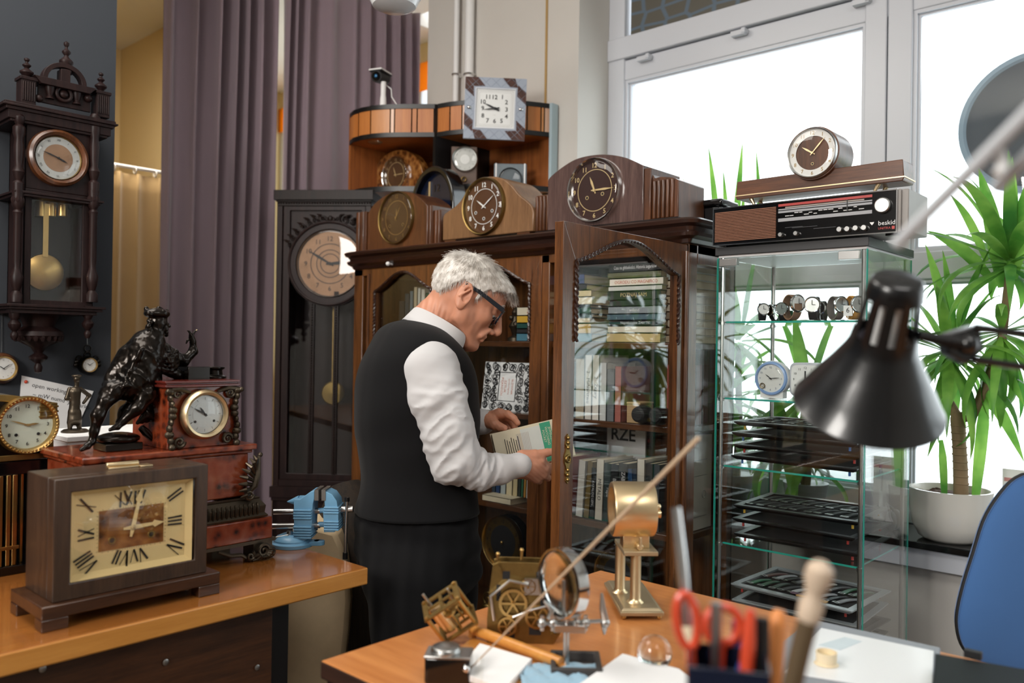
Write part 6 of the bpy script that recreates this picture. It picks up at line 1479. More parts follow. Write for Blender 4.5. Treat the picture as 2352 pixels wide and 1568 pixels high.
wl = [(1752, .05, .6, 'black strapped watch lying in a clear box, leftmost on the top glass shelf', 'blackmatte', 'dialwhite', 1.0), (1775, .12, -.5, 'dark watch leaning beside a green card on the top glass shelf', 'blackmatte', 'bronze', 1.0), (1797, .07, .2, 'watch with a dark green dial on a stand, third from the left', 'blackmatte', plain('green_dial', '1f3a30', .3, coat=.4), 1.05), (1824, .06, 1.1, 'brown-strapped steel watch seen edge-on, middle-left of the top glass shelf', plain('brown_leather', '8a6a52', .6), 'dialwhite', 1.45), (1868, .06, .15, 'black-strapped watch with a pale grey dial on a clear stand', 'blackmatte', 'silverdial', 1.3), (1884, .14, .0, 'dark watch standing behind the pale grey dialled one', 'blackmatte', 'bronze', 1.15), (1925, .07, 1.0, 'grey-brown strapped watch turned sideways, left of the orange one', plain('grey_leather', '6e6660', .6), 'steel', 1.3), (1965, .07, .9, 'orange-strapped watch at the right end of the top glass shelf', plain('orange_leather', 'c58a2c', .5), 'steel', 1.3)]
for w_ in wl: watch(*w_)
p = in_case(1791, 725, .06); t = thing('green_card', 'small green price card between the watches on the top glass shelf', 'card', (p.x - .0, DY + .10, SH[0] + .001), .3); m = MB(); m.box(-.02, .02, 0, .001, 0, .032); m.build('card', cmat('1f8a5a'), t)
m = MB(); m.box(-.015, .015, .001, .012, 0, .002); m.build('foot', 'white', t)
p = in_case(1948, 725, .05); t = thing('size_tag', 'small white tag marked 6 beside the orange-strapped watch', 'tag', (p.x, DY + .048, SH[0] + .001)); m = MB(); m.box(-.012, .012, 0, .001, .012, .04); m.text('6', .02, (0, -.0005, .028), mat=1); m.box(-.001, .001, 0, .001, 0, .012); m.build('tag_card', ['white', 'ink'], t)
trays = {}
def tray(c, rz_, w_, d_, z, label, light=False, key=None):
    t = thing('display_tray', label, 'tray', (c[0], c[1], z), rz_)
    f = .020; m = MB(); h_ = .012
    o_ = [(-w_ / 2, -d_ / 2), (w_ / 2, -d_ / 2), (w_ / 2, d_ / 2), (-w_ / 2, d_ / 2)]; i_ = [(a * (1 - 2 * f / w_), b2 * (1 - 2 * f / d_)) for a, b2 in o_]; b_ = [(a * .93, b2 * .93) for a, b2 in o_]
    vs = [(a, b2, 0) for a, b2 in b_] + [(a, b2, h_ * .7) for a, b2 in o_] + [(a, b2, h_) for a, b2 in o_] + [(a, b2, h_) for a, b2 in i_] + [(a, b2, h_ - .006) for a, b2 in i_]
    fs = [(0, 1, 2, 3)] + [(4 * k + i, 4 * k + (i + 1) % 4, 4 * k + 4 + (i + 1) % 4, 4 * k + 4 + i) for k in range(4) for i in range(4)]
    m.add(vs, fs); m.build('frame', 'tray_light' if light else 'black', t)
    m = MB(); m.box(i_[0][0], i_[2][0], i_[0][1], i_[2][1], h_ - .008, h_ - .0055); m.build('felt_bed', 'felt', t)
    m = MB()
    for a, b2 in b_:
        m.cyl((a * .92, b2 * .92, -.012), (a * .92, b2 * .92, 0), .0035, n=8); m.cyl((a * .92, b2 * .92, -.0005), (a * .92, b2 * .92, .0), .006, n=8)
    m.build('spacer_pegs', cmat(random.choice(['b23a34', '3a6aa8', 'c9a23a'])), t)
    return t
M['tray_light'] = plain('tray_grey', '8f9396', .35, coat=.3); M['felt'] = plain('tray_felt', '1d1e20', .9, bump=.2, vs=300)
def strap(T0, u, v, a, L_, wd, mat, label, group):
    c = wmat(T0) @ Vector((u, v, .0075)); t = thing('watch_strap', label, 'watch strap', tuple(c), T0.rotation_euler.z + a, group)
    m = MB(); N = 6; vs = []
    for i in range(N + 1):
        x = -L_ / 2 + L_ * i / N; z = .002 + .0035 * math.sin(PI * i / N); ww = wd * (1 - .25 * i / N) / 2
        vs += [(x, -ww, z), (x, ww, z), (x, ww, z + .003), (x, -ww, z + .003)]
    m.add(vs, [(4 * i + j, 4 * i + (j + 1) % 4, 4 * i + 4 + (j + 1) % 4, 4 * i + 4 + j) for i in range(N) for j in range(4)] + [(0, 1, 2, 3), (4 * N, 4 * N + 1, 4 * N + 2, 4 * N + 3)]); m.build('band', mat, t)
    m = MB(); x = -L_ / 2; m.ring([(x - .010, -wd * .6, .005), (x + .002, -wd * .6, .005), (x + .002, wd * .6, .005), (x - .010, wd * .6, .005)], [(x - .008, -wd * .45, .005), (x, -wd * .45, .005), (x, wd * .45, .005), (x - .008, wd * .45, .005)], (0, 0, .002)); m.build('buckle', 'steel', t)
cx = (DX0 + DX1) / 2
TZ = SH[2] + .014
T1 = [tray((cx + o_, DY + .19), a, .37, .27, TZ + i * .034, lab) for i, (o_, a, lab) in enumerate([(-.004, -.02, 'bottom black tray of the upper stack of strap trays'), (.0, .03, 'second black tray of the upper stack of strap trays'), (-.002, -.03, 'third black tray of the upper stack of strap trays'), (.002, .02, 'topmost black tray of the upper stack, strap pieces lying on it')])]
TZ = SH[3] + .014
T2 = [tray((cx + o_, DY + .19), a, .36, .28, TZ + i * .042, lab) for i, (o_, a, lab) in enumerate([(.004, .03, 'bottom black tray of the middle stack of strap trays'), (.0, -.02, 'second black tray of the middle stack of strap trays'), (0, .05, 'topmost black tray of the middle stack, full of black straps')])]
zq = PY(1780, 1370, DY + .06).z
TZ = SH[4] + .014
k = max(2, int((zq - TZ) / .04) + 1); T3 = []
for i in range(k): T3.append(tray((cx, DY + .19), .04 * ((-1) ** i), .36, .28, TZ + i * (zq - TZ) / max(1, k - 1), f'grey-framed strap tray in the lowest stack, {["at the very bottom", "second from the bottom", "third from the bottom", "fourth from the bottom", "fifth from the bottom", "sixth from the bottom", "seventh from the bottom", "eighth from the bottom"][i]}' if i < k - 1 else 'topmost grey-framed tray of the lowest stack, with coloured straps', light=(i >= k - 2)))
rn = random.Random(9)
for i in range(6):
    for j in range(2): strap(T1[3], -.13 + i * .052 + rn.uniform(-.005, .005), -.05 + j * .09, 1.2 + rn.uniform(-.3, .3), .06, .016, 'blackmatte', 'black strap piece lying on the topmost tray of the upper stack', 'straps on the upper tray')
for i in range(9):
    for j in range(2): strap(T2[2], -.13 + i * .033 + rn.uniform(-.003, .003), -.055 + j * .10, 1.25 + rn.uniform(-.12, .12), .085, .017, 'blackmatte' if rn.random() < .8 else 'black', 'black leather watch strap with steel buckle on the middle display tray', 'black straps on the middle tray')
clr = ['2f6a4a', '3c5f4a', '4a5a52', '4a4a4e', 'c9c9cc', '6b4a4a', 'b9b9bd', '2c2c30', '8a8a8e', 'a9884a', 'd6d3cc', '4a4446']
cn = ['green', 'grey-green', 'sage', 'charcoal', 'silver-white', 'maroon', 'light grey', 'black', 'mid-grey', 'tan', 'off-white', 'dark brown']
for i in range(9):
    for j in range(2):
        q_ = (i + j * 5) % 12; strap(T3[-1], -.13 + i * .033 + rn.uniform(-.004, .004), -.055 + j * .10, 1.25 + rn.uniform(-.2, .2), .08, .016, cmat(clr[q_]), f'{cn[q_]} watch strap on the lowest display tray', f'{cn[q_]} straps on the lowest tray')
for nm_, px_, c_, lab in (('tan_card', 1905, 'c39a5c', 'tan leather strip across the front of the lowest display tray'), ('purple_strip', 1870, '6e5566', 'dull purple strip beside the tan one on the lowest display tray')):
    T0 = T3[-1]; u = (px_ - 1880) / 1900 * 2.4; m = MB(); m.box(-.045, .045, -.008, .008, 0, .003); o = m.build('leather_strip', cmat(c_), bevel=.001); c = wmat(T0) @ Vector((.04 + u * .5, -.112 - (.0 if px_ > 1880 else -.012), .012)); o.location = c; o.rotation_euler = (0, 0, -.1); tag(o, lab, 'strip')
M['leaf'] = leafmat('yucca_leaf', '4f8c35', '98c95c'); M['leaf2'] = leafmat('yucca_leaf_dark', '3f7a36', '7db04c')
M['trunk'] = plain('yucca_bark', '8a7358', .9, var=.35, vs=30, bump=.6); M['soil'] = plain('bark_mulch', '4a3020', .95, var=.4, vs=60, bump=.6)
def leaf(m, base, az, el, L_, wd, droop, mat=0, twist=0.0):
    N = 12; p = Vector(base); vs = []; e_ = el; st_ = L_ / N
    for i in range(N + 1):
        u = i / N; d_ = Vector((math.cos(az) * math.cos(e_), math.sin(az) * math.cos(e_), math.sin(e_)))
        side = Vector((-math.sin(az), math.cos(az), 0)); side = (Matrix.Rotation(twist * u, 3, d_) @ side)
        nrm = side.cross(d_); w_ = wd * (.35 + .65 * min(1, u / .25)) * (1 - max(0, (u - .35) / .65) ** 1.7) + .0006
        vs += [p - side * w_ + nrm * w_ * .35, p, p + side * w_ + nrm * w_ * .35]
        p = p + d_ * st_; e_ -= droop * (u + .15) / N * 2
    m.add(vs, [(3 * i + j, 3 * i + j + 1, 3 * i + 3 + j + 1, 3 * i + 3 + j) for i in range(N) for j in range(2)], mat)
def crown(t, c, n, L_, wd, seed, lo=-.5, hi=1.3, ymax=3.04, ymin=0):
    rn = random.Random(seed)
    for i in range(n):
        az = i * 2.39996 + rn.uniform(-.25, .25); u = i / n; el = hi - (hi - lo) * u ** .8 + rn.uniform(-.12, .12); l_ = L_ * rn.uniform(.8, 1.1)
        if math.sin(az) > 0: l_ = min(l_, max(.10, (ymax - (wmat(t).translation.y + c[1])) / max(.2, math.sin(az) * math.cos(min(el, 1.2)))))
        dr_ = rn.uniform(.5, 1.3) * (1.6 - .9 * max(0, el))
        m = MB(); leaf(m, (c[0] + .012 * math.cos(az), c[1] + .012 * math.sin(az), c[2] + .05 * (1 - u)), az, el, l_, wd * rn.uniform(.8, 1.15), dr_, 0, rn.uniform(-.4, .4))
        ty = t.location.y; m.v = [(x, min(ymax - ty + .001 * z, max(ymin - ty, y)), max(.012, z)) for x, y, z in m.v]
        m.build('leaf', 'leaf' if rn.random() < .65 else 'leaf2', t, sharp=60)
SZ = .822
pp = PZ(2205, 1225, SZ); pp.y = min(pp.y, 2.93)
t = thing('potted_yucca', 'large potted yucca in a white ceramic pot on the window sill', 'plant', (pp.x, 2.90, SZ))
Dp = 2.70
m = MB(); m.lathe([(.0001, 0), (.072, 0), (.092, .012), (.110, .05), (.118, .10), (.120, .150), (.122, .163), (.113, .163), (.108, .14), (.0001, .138)], 40, 0, caps=False); m.build('pot', plain('pot_glaze', 'e2dfd6', .25, coat=.5), t)
m = MB(); m.lathe([(.110, .138), (.08, .146), (.0001, .150)], 24, 0, caps=False); rn = random.Random(2)
for i in range(50): a = rn.uniform(0, 6.28); q = rn.uniform(0, .1); m.sph((q * math.cos(a), q * math.sin(a), .146), (.008, .006, .004), n=6, m=4)
m.build('soil', 'soil', t)
tz = lambda px, py, dy=0.0: (lambda p: Vector((p.x - t.location.x, dy, p.z - SZ)))(PY(px, py, 2.90 + dy))
b0 = tz(2208, 1110); b1 = tz(2200, 960); 
m = MB(); m.tube([(b0.x, 0, .14), b0.lerp(b1, .3), b0.lerp(b1, .6), b1, b1 + Vector((0, 0, .02))], [.022, .021, .020, .022, .016], 14)
for i in range(9): q = b0.lerp(b1, i / 9); m.torus((q.x, 0, q.z), .021, .0022, ax='z', n=18, m=5)
c1 = tz(2180, 830, -.01); c2 = tz(2300, 790, .0); c3 = tz(2320, 620, .0)
m.tube([b1, tz(2178, 920), c1], [.016, .015, .013], 10); m.tube([b1, tz(2232, 960), tz(2262, 890), c2, c3], [.016, .014, .014, .013, .012], 10)
m.build('trunk', 'trunk', t)
crown(t, c1, 36, .33, .0165, 1, lo=-1.1, hi=1.25); crown(t, c2, 28, .32, .0165, 2, lo=-1.2, hi=.6); crown(t, c3, 34, .36, .018, 3, lo=-.5, hi=1.45)
def aimed(px0, py0, px1, py1, wd, dy0=0.0, dy1=-.05, bend=.06):
    a, b_ = tz(px0, py0, dy0), tz(px1, py1, dy1); N = 12; m = MB(); d_ = b_ - a; side = d_.cross(Vector((.4, 1, .1))).normalized(); nrm = side.cross(d_).normalized(); vs = []
    for i in range(N + 1):
        u = i / N; p = a + d_ * u + Vector((0, 0, bend * math.sin(PI * u))) ; w_ = wd * (.5 + .5 * min(1, u / .25)) * (1 - max(0, (u - .4) / .6) ** 1.8) + .0006
        vs += [p - side * w_ + nrm * w_ * .35, p, p + side * w_ + nrm * w_ * .35]
    m.add(vs, [(3 * i + j, 3 * i + j + 1, 3 * i + 3 + j + 1, 3 * i + 3 + j) for i in range(N) for j in range(2)]); m.build('leaf', 'leaf', t, sharp=60)
for a in ((2300, 660, 2247, 385, .028), (2318, 640, 2325, 360, .020), (2325, 640, 2352, 430, .026), (2265, 600, 2183, 447, .014), (2275, 640, 2130, 530, .020), (2180, 780, 2125, 560, .018), (2190, 790, 2165, 575, .014), (2190, 780, 2255, 600, .016), (2262, 900, 2230, 1240, .020), (2200, 860, 2130, 1050, .018), (2175, 850, 2122, 1010, .016), (2250, 890, 2352, 1060, .020), (2160, 1010, 2170, 1210, .014), (2280, 840, 2352, 930, .018)):
    aimed(*a[:4], a[4], bend=.02)
def yucca2(px, label, n, L_, seed, zc_, y=2.93, r_=.075):
    global t
    q = PY(px, 1150, y); t = thing('potted_yucca', label, 'plant', (q.x, y, SZ))
    m = MB(); m.lathe([(.0001, 0), (r_ * .75, 0), (r_, .10), (r_ * 1.05, .12), (r_ * .95, .12), (.0001, .11)], 28, 0, caps=False); m.build('pot', plain('clay_pot', '8c8f92', .5), t)
    m = MB(); m.tube([(0, 0, .1), (.01, 0, zc_ * .5), (0, 0, zc_)], [.016, .014, .012], 10); m.tube([(0, 0, .1), (-.05, 0, .25), (-.08, -.01, zc_ * .6)], [.014, .012, .01], 8); m.build('trunk', 'trunk', t)
    crown(t, (0, 0, zc_), n, L_, .022, seed, lo=-.9, hi=1.4, ymin=2.61); crown(t, (-.08, -.01, zc_ * .6), n, L_ * .9, .020, seed + 1, lo=-.8, hi=1.3, ymin=2.61); crown(t, (.0, 0, zc_ * .42), n - 8, L_ * .9, .018, seed + 3, lo=-.6, hi=1.1, ymin=2.61)
yucca2(1690, 'yucca with leaf tips rising left of the long clock behind the display case', 26, .40, 21, .60, r_=.07)
for a in ((1640, 560, 1618, 330, .018), (1660, 560, 1652, 385, .014), (1668, 600, 1697, 318, .020), (1690, 560, 1700, 420, .012), (1740, 600, 1728, 338, .014), (1590, 560, 1557, 395, .010)): aimed(*a, bend=.0)
yucca2(1850, 'yucca with hanging leaves directly behind the middle of the display case', 24, .36, 31, .42)
p = PZ(2118, 1195, SZ); t = thing('headphones', 'black rounded headset lying on the sill beside the white pot', 'headphones', (p.x - .02, 2.88, SZ))
m = MB(); m.sph((0, 0, .035), (.018, .022, .034)); m.sph((.0, .05, .035), (.018, .022, .034)); m.build('ear_cup', 'blackmatte', t)
m = MB(); m.tube([(0, 0, .06), (-.02, .02, .085), (0, .05, .06)], .005, 8); m.build('headband', 'blackmatte', t)
p = PZ(2040, 1170, SZ); m = MB(); m.tube([(-.05, .01, .02), (-.02, 0, .045), (.03, 0, .05), (.07, .01, .02)], [.008, .02, .022, .006], 12, flat=.6)
o = m.build('red_stapler', cmat('b23a34')); o.location = (p.x - .02, 2.87, SZ); tag(o, 'red rounded stapler-like tool on the sill behind the display case', 'tool')
p = PY(2345, 1100, 3.06); t = thing('desk_calendar', 'small paper calendar leaning on the window right of the yucca', 'calendar', (p.x, 3.05, SZ)); hz = p.z - SZ
m = MB(); m.box(-.05, .06, 0, .003, 0, hz + .03); m.box(-.045, .055, -.001, 0, hz - .01, hz + .002, 1); m.box(-.04, .05, -.001, 0, hz - .05, hz - .02, 2); m.build('page', ['paper', cmat('c98a8a'), cmat('c9cdd4')], t)
p = PY(2362, 285, 3.62); q = PY(2205, 285, 3.62); r_ = p.x - q.x; r_ = (PY(2352, 128, 3.62).z - PY(2352, 452, 3.62).z) / 2
t = thing('round_sign', 'large round black sign hanging outside the right window', 'sign', (q.x + r_ * 1.0, 3.60, p.z))
m = MB(); m.lathe([(.0001, 0), (r_ * .9, 0), (r_ * .9, .0)], 64, 0, (0, 0, 0), '-y', caps=False); m.lathe([(.0001, -.04), (r_ * .95, -.04), (r_ * .95, -.002), (.0001, -.002)], 64, 0, (0, 0, 0), '-y', caps=False); m.build('disc', plain('sign_black', '34373b', .5), t)
m = MB(); m.lathe([(r_ * .9, 0), (r_ * .93, .012), (r_, .008), (r_, -.05), (r_ * .9, -.05)], 64, 0, (0, 0, 0), '-y', caps=False); m.build('rim', plain('sign_rim', '7d8a92', .5), t)
m = MB(); m.cyl((0, -.02, r_), (0, -.02, 1.6), .012); m.build('hanger', 'steel', t)
LD = .95
def lq(px, py, o=0.0): return PD(px, py, LD + o)
top, bot = lq(2062, 640), lq(1990, 935)
base = Vector((.42, 1.0, DZ))
t = thing('desk_lamp', 'black articulated desk lamp with slotted conical shade, hanging in the right foreground', 'lamp', tuple(base))
axis = (lq(1994, 930, .085) - lq(2062, 645)); Ls = axis.length; ax_ = axis.normalized()
u_ = ax_.cross(Vector((AX[0][2], AX[1][2], AX[2][2]))).normalized(); v_ = ax_.cross(u_)
o0 = lq(2062, 645); pxm = LD / FPX
def shade(prof, mat, name, n=60, slots=False, inner=False):
    m = MB(); vs = []
    for r_, h_ in prof:
        for j in range(n): a = 2 * PI * j / n; vs.append(o0 + ax_ * (h_ * Ls) + (u_ * math.cos(a) + v_ * math.sin(a)) * r_ * pxm)
    fs = []
    for i in range(len(prof) - 1):
        for j in range(n):
            if slots and i == slots[0] and j % 5 in (1, 2): continue
            fs.append((i * n + j, i * n + (j + 1) % n, (i + 1) * n + (j + 1) % n, (i + 1) * n + j))
    m.add(vs, fs); return m.build(name, mat, t, world=True, sharp=50)
shade([(2, -.02), (50, -.02), (57, .0), (61, .04), (65, .12), (74, .40), (78, .48), (86, .54), (112, .68), (146, .84), (176, 1.0), (180, 1.01)], 'lamp_black', 'shade', slots=(4,))
shade([(164, .97), (134, .83), (102, .67), (74, .53), (56, .44)], plain('lining_grey', '6a6c70', .4), 'shade_lining')
m = MB(); m.sph(o0 + ax_ * Ls * .62, .030); m.cyl(o0 + ax_ * Ls * .05, o0 + ax_ * Ls * .5, .016); m.build('bulb', 'dialwhite', t, world=True)
jn = lq(2225, 792); m = MB(); m.tube([lq(2110, 770), lq(2160, 780), jn], [.006, .007, .009], 10); m.build('shade_bracket', 'lamp_black', t, world=True)
m = MB()
pa = [lq(2172, 768), lq(2250, 745), lq(2262, 800), lq(2222, 838), lq(2180, 812)]; m.prism(pa, fw * .022); m.sph(lq(2222, 790), .012); m.build('joint', 'lamp_black', t, world=True, bevel=.002)
el = lq(2620, 760, .05)
for (a, b_) in (((2240, 752), (2600, 800)), ((2235, 825), (2600, 880))):
    m = MB(); m.cyl(lq(*a), lq(*b_), .0045, n=10); m.build('arm_rod', 'lamp_black', t, world=True)
e2_ = lq(2600, 840); 
m = MB(); m.sph(e2_, .022); m.build('elbow', 'lamp_black', t, world=True)
for dx_ in (-.012, .012):
    m = MB(); m.cyl(e2_ + Vector((dx_, 0, 0)), Vector((base.x + dx_, base.y, DZ + .04)), .0045, n=10); m.build('arm_rod', 'lamp_black', t, world=True)
m = MB(); m.lathe([(.07, 0), (.07, .012), (.02, .02), (.018, .05), (.0001, .05)], 28, 0, caps=False); m.build('lamp_base', 'lamp_black', t)
t = thing('magnifier_lamp', 'pale grey sprung lamp arm crossing the upper right corner, much out of focus', 'lamp', tuple(PD(2420, 195, .60)))
m = MB(); m.cyl(PD(2060, 560, .66), PD(2460, 160, .52), .0052, n=10); m.build('arm_rod', plain('arm_white', 'c9cdd2', .4), t, world=True)
m = MB(); m.cyl(PD(2290, 430, .62), PD(2480, 240, .52), .0048, n=10); m.build('arm_rod', plain('arm_white2', 'c0c5ca', .4), t, world=True)
m = MB(); m.tube([PD(2290, 345, .58), PD(2300, 365, .58), PD(2302, 385, .58), PD(2290, 402, .58)], .004, 8); m.build('spring_hook', 'arm_white' if 'arm_white' in M else 'white', t, world=True)
m = MB(); m.cyl(PD(2460, 160, .52), PD(2700, 700, .55), .006, n=10); m.build('arm_rod', 'white', t, world=True)
e3 = PD(2700, 700, .55); m = MB(); m.cyl(e3, (e3.x, e3.y, DZ), .007, n=10); m.lathe([(.03, 0), (.03, .01), (.0001, .012)], 20, 0, (e3.x, e3.y, DZ), caps=False); m.build('arm_stem', 'white', t, world=True)
CDp = 1.75
t = thing('office_chair', 'office chair with a rounded blue fabric backrest behind the right end of the desk', 'chair', (PD(2400, 1400, CDp + .1).x, PD(2400, 1400, CDp + .1).y, 0))
bl = [(2352, 1092), (2325, 1108), (2290, 1150), (2262, 1200), (2240, 1270), (2218, 1340), (2204, 1400), (2202, 1440), (2212, 1480), (2236, 1510), (2275, 1530), (2352, 1556), (2460, 1560), (2540, 1530), (2575, 1470), (2570, 1400), (2540, 1270), (2500, 1170), (2450, 1110), (2400, 1088)]
bl = smoothtop(bl + [bl[0]], 3)[:-1]
cx_, cy_ = 2390, 1330; m = MB(); vs = []; n = len(bl)
lay = [(1.0, .0), (1.0, .012), (.985, .022), (.9, .034), (.6, .044), (.25, .048)]
def bp(px, py, o): return PD(px, py, CDp) + fw * o
for s_, o_ in [(.25, -.012), (.6, -.010), (.9, -.004), (.99, .002)] + lay:
    for x, y in bl: vs.append(bp(cx_ + (x - cx_) * s_, cy_ + (y - cy_) * s_, o_))
R_ = 10; fs = [(i * n + j, i * n + (j + 1) % n, (i + 1) * n + (j + 1) % n, (i + 1) * n + j) for i in range(R_ - 1) for j in range(n)] + [tuple(range(n)), tuple(range((R_ - 1) * n, R_ * n))]
m.add(vs, fs); m.build('backrest', fabric('blue_upholstery', '4a74ae', .05, 700, .9, .3), t, world=True)
m = MB(); rim = [bp(cx_ + (x - cx_) * 1.004, cy_ + (y - cy_) * 1.004, .006) for x, y in bl]; m.tube(rim + [rim[0]], .004, 6); m.build('black_piping', 'blackmatte', t, world=True)
cc_ = t.location; m = MB(); m.lathe([(.0001, .44), (.22, .44), (.25, .47), (.24, .50), (.0001, .51)], 32, 0, caps=False); m.build('seat', fabric('blue_upholstery_seat', '4a74ae', .05, 700, .9, .3), t)
zb_ = bp(2390, 1500, .03); m = MB(); m.tube([zb_ + Vector((0, 0, .1)), zb_ + fw * .03, Vector((cc_.x, cc_.y, .46))], .016, 10); m.build('back_bracket', 'blackmatte', t, world=True)
m = MB(); m.cyl((0, 0, .08), (0, 0, .45), .025); m.build('gas_lift', 'steel', t)
for i in range(5): a = 2 * PI * i / 5; m = MB(); m.tube([(0, 0, .10), (.15 * math.cos(a), .15 * math.sin(a), .09), (.28 * math.cos(a), .28 * math.sin(a), .06)], [.025, .02, .015], 8); m.cyl((.28 * math.cos(a) - .012, .28 * math.sin(a), .028), (.28 * math.cos(a) + .012, .28 * math.sin(a), .028), .027); m.build('leg', 'blackmatte', t)
MD = 2.2
def mp(px, py, w_=0.0): return PD(px, py, MD + w_)
rth = Vector((rt.x, rt.y, 0)).normalized(); fwh = Vector((fw.x, fw.y, 0)).normalized()
TH = R(20)
fac = rth * math.cos(TH) + fwh * math.sin(TH)          # where he faces
sid = -rth * math.sin(TH) + fwh * math.cos(TH)         # his left, away from the camera
Bm = mp(965, 1165)
man = thing('person', 'grey-haired man in black glasses, white shirt and black waistcoat reading an open book', 'person', (Bm.x, Bm.y, 0))
minv = Matrix.Translation((-Bm.x, -Bm.y, 0))
def grid(pts, pad, h):
    lo = [min(p[i] for p in pts) - pad for i in range(3)]; hi = [max(p[i] for p in pts) + pad for i in range(3)]
    return SDF(lo, hi, h)
PT, YW = R(35), R(10)
hx = (rth * math.cos(YW) + fwh * math.sin(YW)) * math.cos(PT) - Vector((0, 0, 1)) * math.sin(PT)
hy = -rth * math.sin(YW) + fwh * math.cos(YW)
hz_ = hx.cross(hy)
HO = mp(1072, 684, -.065) + hy * .076
HM = Matrix(((hx.x, hy.x, hz_.x, HO.x), (hx.y, hy.y, hz_.y, HO.y), (hx.z, hy.z, hz_.z, HO.z), (0, 0, 0, 1)))
SC = 1.03
HMs = minv @ HM @ Matrix.Scale(SC, 4)
def headform(s, off=0.0, face=True):
    s.ell((-.004, 0, .036), (.092 + off, .074 + off, .080 + off), .01)
    s.ell((-.030, 0, .028), (.064 + off, .070 + off, .066 + off), .01)
    s.ell((.040, 0, .044), (.055 + off, .060 + off, .056 + off), .02)
    if not face: return
    s.ell((.040, 0, -.020), (.054, .056, .062), .02)
    for y in (-1, 1):
        s.cone((.02, y * .048, -.035), (.074, y * .016, -.082), .022, .018, .02)          # jaw
        s.cone((-.004, y * .056, -.012), (.015, y * .052, -.045), .018, .018, .02)
        s.ell((.064, y * .038, -.008), (.022, .020, .018), .015)                           # cheek
        s.cone((.078, y * .038, .034), (.092, y * .010, .032), .009, .009, .010)           # brow
        s.ell((.088, y * .031, .014), (.014, .016, .010), .006, sub=True)                  # socket
        s.ell((.077, y * .031, .014), (.013, .015, .011), .003)                            # lid over the eye
        s.ell((.108, y * .011, -.026), (.009, .0075, .0075), .004)                         # nostril wing
        s.cone((.100, y * .018, -.026), (.090, y * .028, -.052), .005, .005, .008)          # fold
    s.ell((.082, 0, -.050), (.022, .028, .026), .012)
    s.cone((.092, 0, .030), (.121, 0, -.014), .009, .0115, .008)                           # nose
    s.ell((.119, 0, -.019), (.011, .010, .010), .005)
    s.cone((.101, -.016, -.047), (.101, .016, -.047), .0055, .0055, .004)                  # lips
    s.cone((.099, -.014, -.058), (.099, .014, -.058), .006, .006, .004)
    s.ell((.112, 0, -.0525), (.010, .019, .0016), .001, sub=True)
    s.ell((.089, 0, -.083), (.017, .020, .016), .010)                                       # chin
    s.cone((.04, 0, -.070), (.072, 0, -.090), .026, .016, .015)
hs = SDF((-.13, -.12, -.20), (.15, .12, .14), .0024)
headform(hs)
nb = HMs.inverted() @ (minv @ mp(975, 760, .03)); nt_ = Vector((-.018, 0, -.015))
hs.cone(nt_, tuple(nb), .054, .062, .02)
hs.cone((.0, 0, -.05), tuple(nb + Vector((.045, 0, -.01))), .040, .045, .02)
for y in (-1, 1):                                                                           # ears
    rot = Matrix.Rotation(R(14 * y), 3, 'Z') @ Matrix.Rotation(R(-12), 3, 'Y')
    s_ = hs
    s_.ell((-.010, y * .077, .002), (.020, .0085, .036), .003, rot)
    s_.ell((-.004, y * .084, .006), (.0115, .007, .020), .002, rot, sub=True)
    s_.cone((-.018, y * .083, -.006), (-.006, y * .084, .020), .0035, .003, .003)
    s_.ell((-.002, y * .078, -.026), (.009, .006, .010), .004)
    s_.ell((.004, y * .078, -.006), (.004, .005, .007), .003)
rn = random.Random(4)
def wr(X_, Y_, Z_):
    d = np.zeros_like(X_)
    for k, (fx, fy, fz, a) in enumerate(((210, 90, 160, .0002), (330, 120, 60, .00015))): d = d + a * np.sin(X_ * fx + Y_ * fy + Z_ * fz + k)
    d = d + .0006 * vn(X_ * 60, Y_ * 60, Z_ * 60, 9) + .0009 * np.exp(-((Z_ + .075) / .03) ** 2) * np.sin((X_ + .4 * Z_) * 420) * (X_ < -.005)
    return d
body = []
hs.mesh('x', 'skin', None, HMs, wr, body)
def hand(joints, palm, wrist, h=.0022):
    P = [p for c in joints for p in c[0]] + palm + wrist
    s = grid(P, .035, h)
    for pts, rs in joints: s.chain([tuple(p) for p in pts], rs, .004)
    for a, b_, ra, rb in PALM: s.cone(tuple(a), tuple(b_), ra, rb, .010)
    s.mesh('x', 'skin', None, minv, lambda X_, Y_, Z_: .0005 * np.sin(X_ * 500) * np.sin(Z_ * 430 + Y_ * 300), body)
q = mp
w0 = q(1186, 1072, -.07); K = [q(1240, 1060, -.045), q(1250, 1074, -.035), q(1247, 1088, -.03), q(1232, 1098, -.03)]
PALM = [(w0, K[0], .024, .016), (w0, K[1], .026, .015), (w0, K[2], .025, .014), (w0, K[3], .022, .013), (q(1200, 1050, -.06), q(1222, 1048, -.05), .020, .015), (q(1165, 1074, -.08), w0, .028, .027)]
hand([([q(1205, 1052, -.055), q(1230, 1044, -.048), q(1256, 1039, -.044), q(1277, 1037, -.043)], [.017, .0125, .0105, .0092]),
      ([K[0], q(1264, 1074, -.015), q(1266, 1068, .025), q(1258, 1052, .045)], [.012, .0105, .009, .008]),
      ([K[1], q(1266, 1081, -.010), q(1268, 1074, .03), q(1260, 1058, .05)], [.0115, .0105, .009, .008]),
      ([K[2], q(1258, 1096, -.005), q(1256, 1088, .032), q(1250, 1072, .05)], [.011, .010, .009, .008]),
      ([K[3], q(1238, 1104, .0), q(1238, 1096, .030), q(1236, 1082, .045)], [.010, .009, .008, .0075])], K, [w0])
w1 = q(1108, 970, .06); K = [q(1146, 950, .045), q(1148, 955, .06), q(1146, 962, .07), q(1142, 970, .08)]
